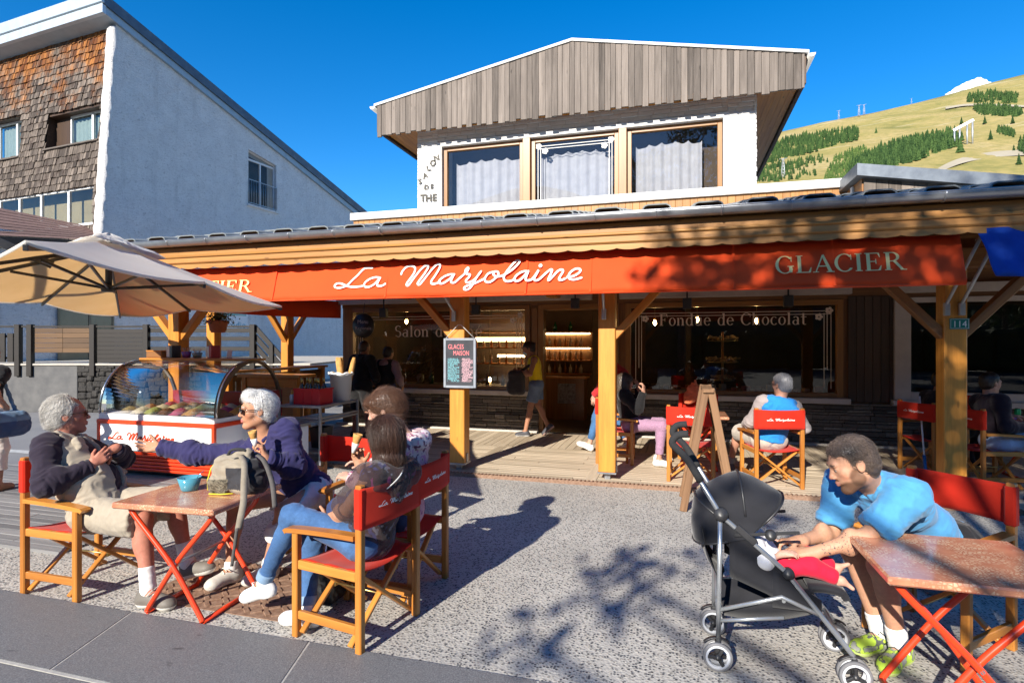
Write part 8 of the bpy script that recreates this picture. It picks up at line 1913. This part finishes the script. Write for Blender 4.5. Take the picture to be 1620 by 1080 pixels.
# hood: fan of fabric over hoops
PIV = (-.135, .67); P = []; hoops = []
for i, th in enumerate(np.linspace(R(196), R(46), 25)):
    row = []; r_ = .27 + .035 * math.sin((th - R(46)) / R(150) * math.pi) - (.018 * abs(math.sin((th - R(46)) / R(150) * math.pi * 3)) if 0 < i < 24 else 0)
    for v in np.linspace(-1, 1, 23):
        a = math.copysign(abs(v) ** .62, v); yy = PW * .99 * math.sin(a * math.pi / 2); rr = r_ * (max(0, math.cos(a * math.pi / 2)) ** .42) if abs(v) < 1 else 0
        row.append((PIV[0] + rr * math.cos(th), yy, PIV[1] + rr * math.sin(th)))
    P.append(row)
m = MB(); m.sheet(P, .003); m.build('hood', M_BF, ps)
m = MB()
for i in (0, 8, 16, 24): m.tube([(p[0], p[1], p[2] + .004) for p in P[i][1:-1]], .006, 6)
m.build('hood_hoop', M_BLKM, ps)
for sy in (-1, 1): m = MB(); m.lathe([(0, -.016), (.026, -.016), (.028, .0), (.022, .018), (0, .018)], 18, (-.03, sy * (PW + .004), .70), Matrix.Rotation(R(90), 3, 'X')); m.beam((-.20, sy * (PW + .003), .685), (.10, sy * (PW + .003), .725), .008, .016); m.build('hood_hinge', M_BLKM, ps)
m = MB(); m.sheet([[(-.36 - .02 * math.sin(v * 3.1) + .10 * v + .03 * math.sin(v * 8) * (1 - abs(u)), u * PW * .97, .70 - .26 * v + .01 * math.sin(u * 7 + v * 5)) for v in np.linspace(0, 1, 14)] for u in np.linspace(-1, 1, 12)], .004); m.build('rear_cover', M_BF, ps)
m = MB(); m.sheet([[tuple(p) + () if False else (p[0], u * .165, p[1] + .012 * u * u) for p in catmull([(-.30, .70), (-.16, .52), (-.06, .40), (.0, .375), (.12, .40), (.17, .41)], 5)] for u in np.linspace(-1, 1, 9)], .02); m.build('seat', M_BF, ps)
m = MB(); m.sheet([[(p[0], u * .155, p[1]) for p in catmull([(.15, .425), (.22, .43), (.29, .42), (.30, .40)], 4)] for u in np.linspace(-1, 1, 7)], .03); m.build('leg_rest', M_BF, ps)
m = MB(); m.sheet([[(-.24 + .42 * u, v * PW * .9, .22 + .10 * abs(v) ** 3 + .06 * u - .04 * math.sin(math.pi * u) * (1 - v * v)) for v in np.linspace(-1, 1, 11)] for u in np.linspace(0, 1, 12)], .003); m.build('basket', M_BF, ps)
# baby in the pushchair
s = Fig('baby in red trousers lying in the pushchair, legs out and hidden under its hood', .45, 3.25, 90, size=.46, skin=(.62, .36, .27), h=.005, hs=.95)
s.torso((.50, 3.24, .485), (.36, 3.25, .655), 90); s.head((.33, 3.25, .74), 90, -10); s.arm(1, (.50, 3.34, .58), (.3, 3.5, .5)); s.arm(-1, (.52, 3.15, .585), (.3, 3.0, .5)); s.hand(1, (.8, 0, .1), (0, -.3, -.9), sz=.8); s.hand(-1, (.8, 0, .1), (0, .3, -.9), sz=.8)
s.leg(1, (.80, 3.30, .49), (.66, 3.29, .535), (.75, .1, .65), (-.6, 0, .75)); s.leg(-1, (.79, 3.17, .475), (.65, 3.18, .53), (.9, -.1, -.25), (.2, 0, .95)); s.face_paint(); s.finish_body(True)
s.top('shirt', (.72, .72, .74), .8, .012, amp=.004); s.trousers('trousers', (.62, .012, .045), .92, .014, amp=.004)
s.hair((.25, .16, .08), n=100, length=.02)
# ------------------------------------------------------------------ trees of the square behind the viewpoint (they shade the right of the place), wooded slope behind
M_LEAF = simple('leaf', (.05, .10, .02), (.09, .15, .035), 2, .6)
def leafy(name, label, base, trunk_h, clumps, n, size, seed):
    rg = np.random.RandomState(seed); t = thing(name, label, 'tree', base, 0, 'trees on the square behind the viewpoint'); m = MB(); top = Vector((0, 0, trunk_h))
    m.tube([(0, 0, 0), (.04, .0, trunk_h * .5), tuple(top), (.1, .1, trunk_h * 1.5)], [.22, .17, .14, .06], 10)
    for (x, y, z, r, d) in clumps: m.tube([tuple(p) for p in catmull([(0, 0, min(trunk_h, z * .6)), (x * .45, y * .45, z * .8 + .3), (x, y, z)], 4)], list(np.linspace(.07, .018, 9)), 6)
    m.build('trunk', M_BARK, t); VV = []; tot = sum(d * r ** 2 for *_, r, d in clumps)
    for (x, y, z, r, d) in clumps:
        k = int(n * d * r ** 2 / tot); P = rg.normal(0, 1, (k, 3)); P /= np.linalg.norm(P, axis=1, keepdims=True); P *= (rg.uniform(0, 1, (k, 1)) ** .45) * r; P *= np.array((1, 1, .75)); P += np.array((x, y, z)); VV.append(P)
    P = np.concatenate(VV); k = len(P); N0 = rg.normal(0, 1, (k, 3)); N0 /= np.linalg.norm(N0, axis=1, keepdims=True); U = np.cross(N0, rg.normal(0, 1, (k, 3))); U /= np.linalg.norm(U, axis=1, keepdims=True); W = np.cross(N0, U); s = size * rg.uniform(.6, 1.3, (k, 1))
    Q = np.stack([P - U * s, P + W * s * .55, P + U * s, P - W * s * .55], 1).reshape(-1, 3); mesh_np('crown', Q, np.arange(4 * k).reshape(-1, 4), M_LEAF, t, False)
TX, TY = .2, -6.0
def cl(X, z, r, d=1.0, dy=0.0): return (X - TX, dy, z * .94 + dy * .52, r, d)
leafy('shade_tree', 'tall leafy tree on the square behind the viewpoint', (TX, TY, 0), 4.2,
      [cl(-2.55, 5.75, .42, .55), cl(-2.0, 6.05, .35, .45), cl(-2.75, 5.15, .30, .45), cl(-1.5, 6.45, .40, .6), cl(-2.3, 5.45, .25, .5), cl(-.9, 6.9, .5, .8), cl(-.35, 5.75, .30, .9), cl(.0, 5.6, .35, .9),
       cl(-2.45, 9.35, .6, 1.2), cl(-1.8, 9.2, .6, 1.3), cl(-.9, 9.3, .6, 1.3), cl(.4, 9.2, .6, 1.3), cl(-1.2, 9.5, .75, 1.0), cl(-.4, 9.1, .7, .9), cl(.3, 9.6, .9, 1.1), cl(-1.6, 10.3, .8, 1.1), cl(-.6, 10.5, .9, 1.1), cl(.6, 10.6, 1.0, 1.1), cl(1.6, 10.0, 1.1, 1.1), cl(-.1, 8.2, .7, 1.2), cl(.7, 8.3, .8, 1.2), cl(1.6, 8.6, 1.0, 1.2), cl(-.9, 8.3, .5, 1.0), cl(.9, 7.3, .7, 1.1), cl(1.9, 7.3, .8, 1.1), cl(0.0, 7.5, .45, .9), cl(2.6, 9.0, 1.0, 1.1), cl(.4, 11.8, .9, .9), cl(1.5, 12.3, 1.0, .7), cl(2.6, 11.5, 1.1, .9)], 8200, .095, 3)
for i, (x, y, s) in enumerate(((8, -11, 1.0), (14, -16, 1.2), (-13, -24, 1.2), (-3, -27, 1.3), (6, -27, 1.25), (21, -25, 1.3), (-24, -26, 1.2))):
    rg = random.Random(i); leafy('shade_tree', ('broad tree at the right of the square behind the viewpoint', 'second tree along the right of the square behind the viewpoint', 'tree at the left of the far row behind the viewpoint', 'left middle tree of the far row behind the viewpoint', 'right middle tree of the far row behind the viewpoint', 'rightmost tree of the far row behind the viewpoint', 'leftmost tree of the far row behind the viewpoint')[i], (x, y, 0), 3 * s, [(rg.uniform(-2.2, 2.2) * s, rg.uniform(-2, 2) * s, rg.uniform(3.0, 7.0) * s, rg.uniform(1.2, 1.9) * s, 1.0) for _ in range(14)], 2600, .26, 20 + i)
P = [[(220 * math.cos(a) * k, -60 - 260 * abs(math.sin(a)) * k, -1 + (k - .6) * 190 * (1 + .15 * math.sin(a * 9))) for k in np.linspace(.6, 1.05, 8)] for a in np.linspace(R(185), R(355), 40)]
m = MB(); m.sheet(P); tag(m.build('hill', simple('wooded_slope', (.030, .045, .020), (.05, .065, .028), .15, .95, co='world')), kind='structure')
mb = MB(); rg = random.Random(9)
for k in range(60): mb.obox(Matrix.Translation((-36 + k * 1.2 + rg.uniform(-.2, .2), -19 + rg.uniform(-.15, .15), 1.2)) @ Matrix.Rotation(rg.uniform(-.1, .1), 4, 'Z'), (1.5, 1.3, 2.4 + rg.uniform(-.2, .3)), .25)
tag(mb.build('reflection_screen', simple('hedge_green', (.02, .04, .012), (.05, .08, .025), 9, .8, 1.0, 25, dist=.05)), 'long green screen added unseen behind the viewpoint to darken the window reflections', 'reflection_screen')  # unseen blocks added so the shop windows mirror something dark
# small bright cloud over the ridge
q = PD(1540, 140, 2600); Vv, F = sdf_mesh([el((0, 0, 0), (60, 40, 26)), el((-55, 0, -14), (46, 30, 16)), el((35, 0, 14), (40, 30, 22)), el((70, 0, -4), (44, 30, 18)), el((10, 0, 24), (30, 24, 18)), el((-20, 0, 10), (34, 26, 20)), el((-95, 0, -26), (30, 20, 9))], 5.0)
Nn = normals(Vv, F); Vv = Vv + Nn * (14 * (vnoise(Vv * .05, 1) - .5) + 7 * (vnoise(Vv * .13, 2) - .5))[:, None]
o = mesh_np('cloud', Vv, F, simple('cloud_white', (.93, .93, .93), (.9, .9, .9), 1, 1.0), loc=q); o.rotation_euler = (0, 0, YAW); tag(o, kind='structure')
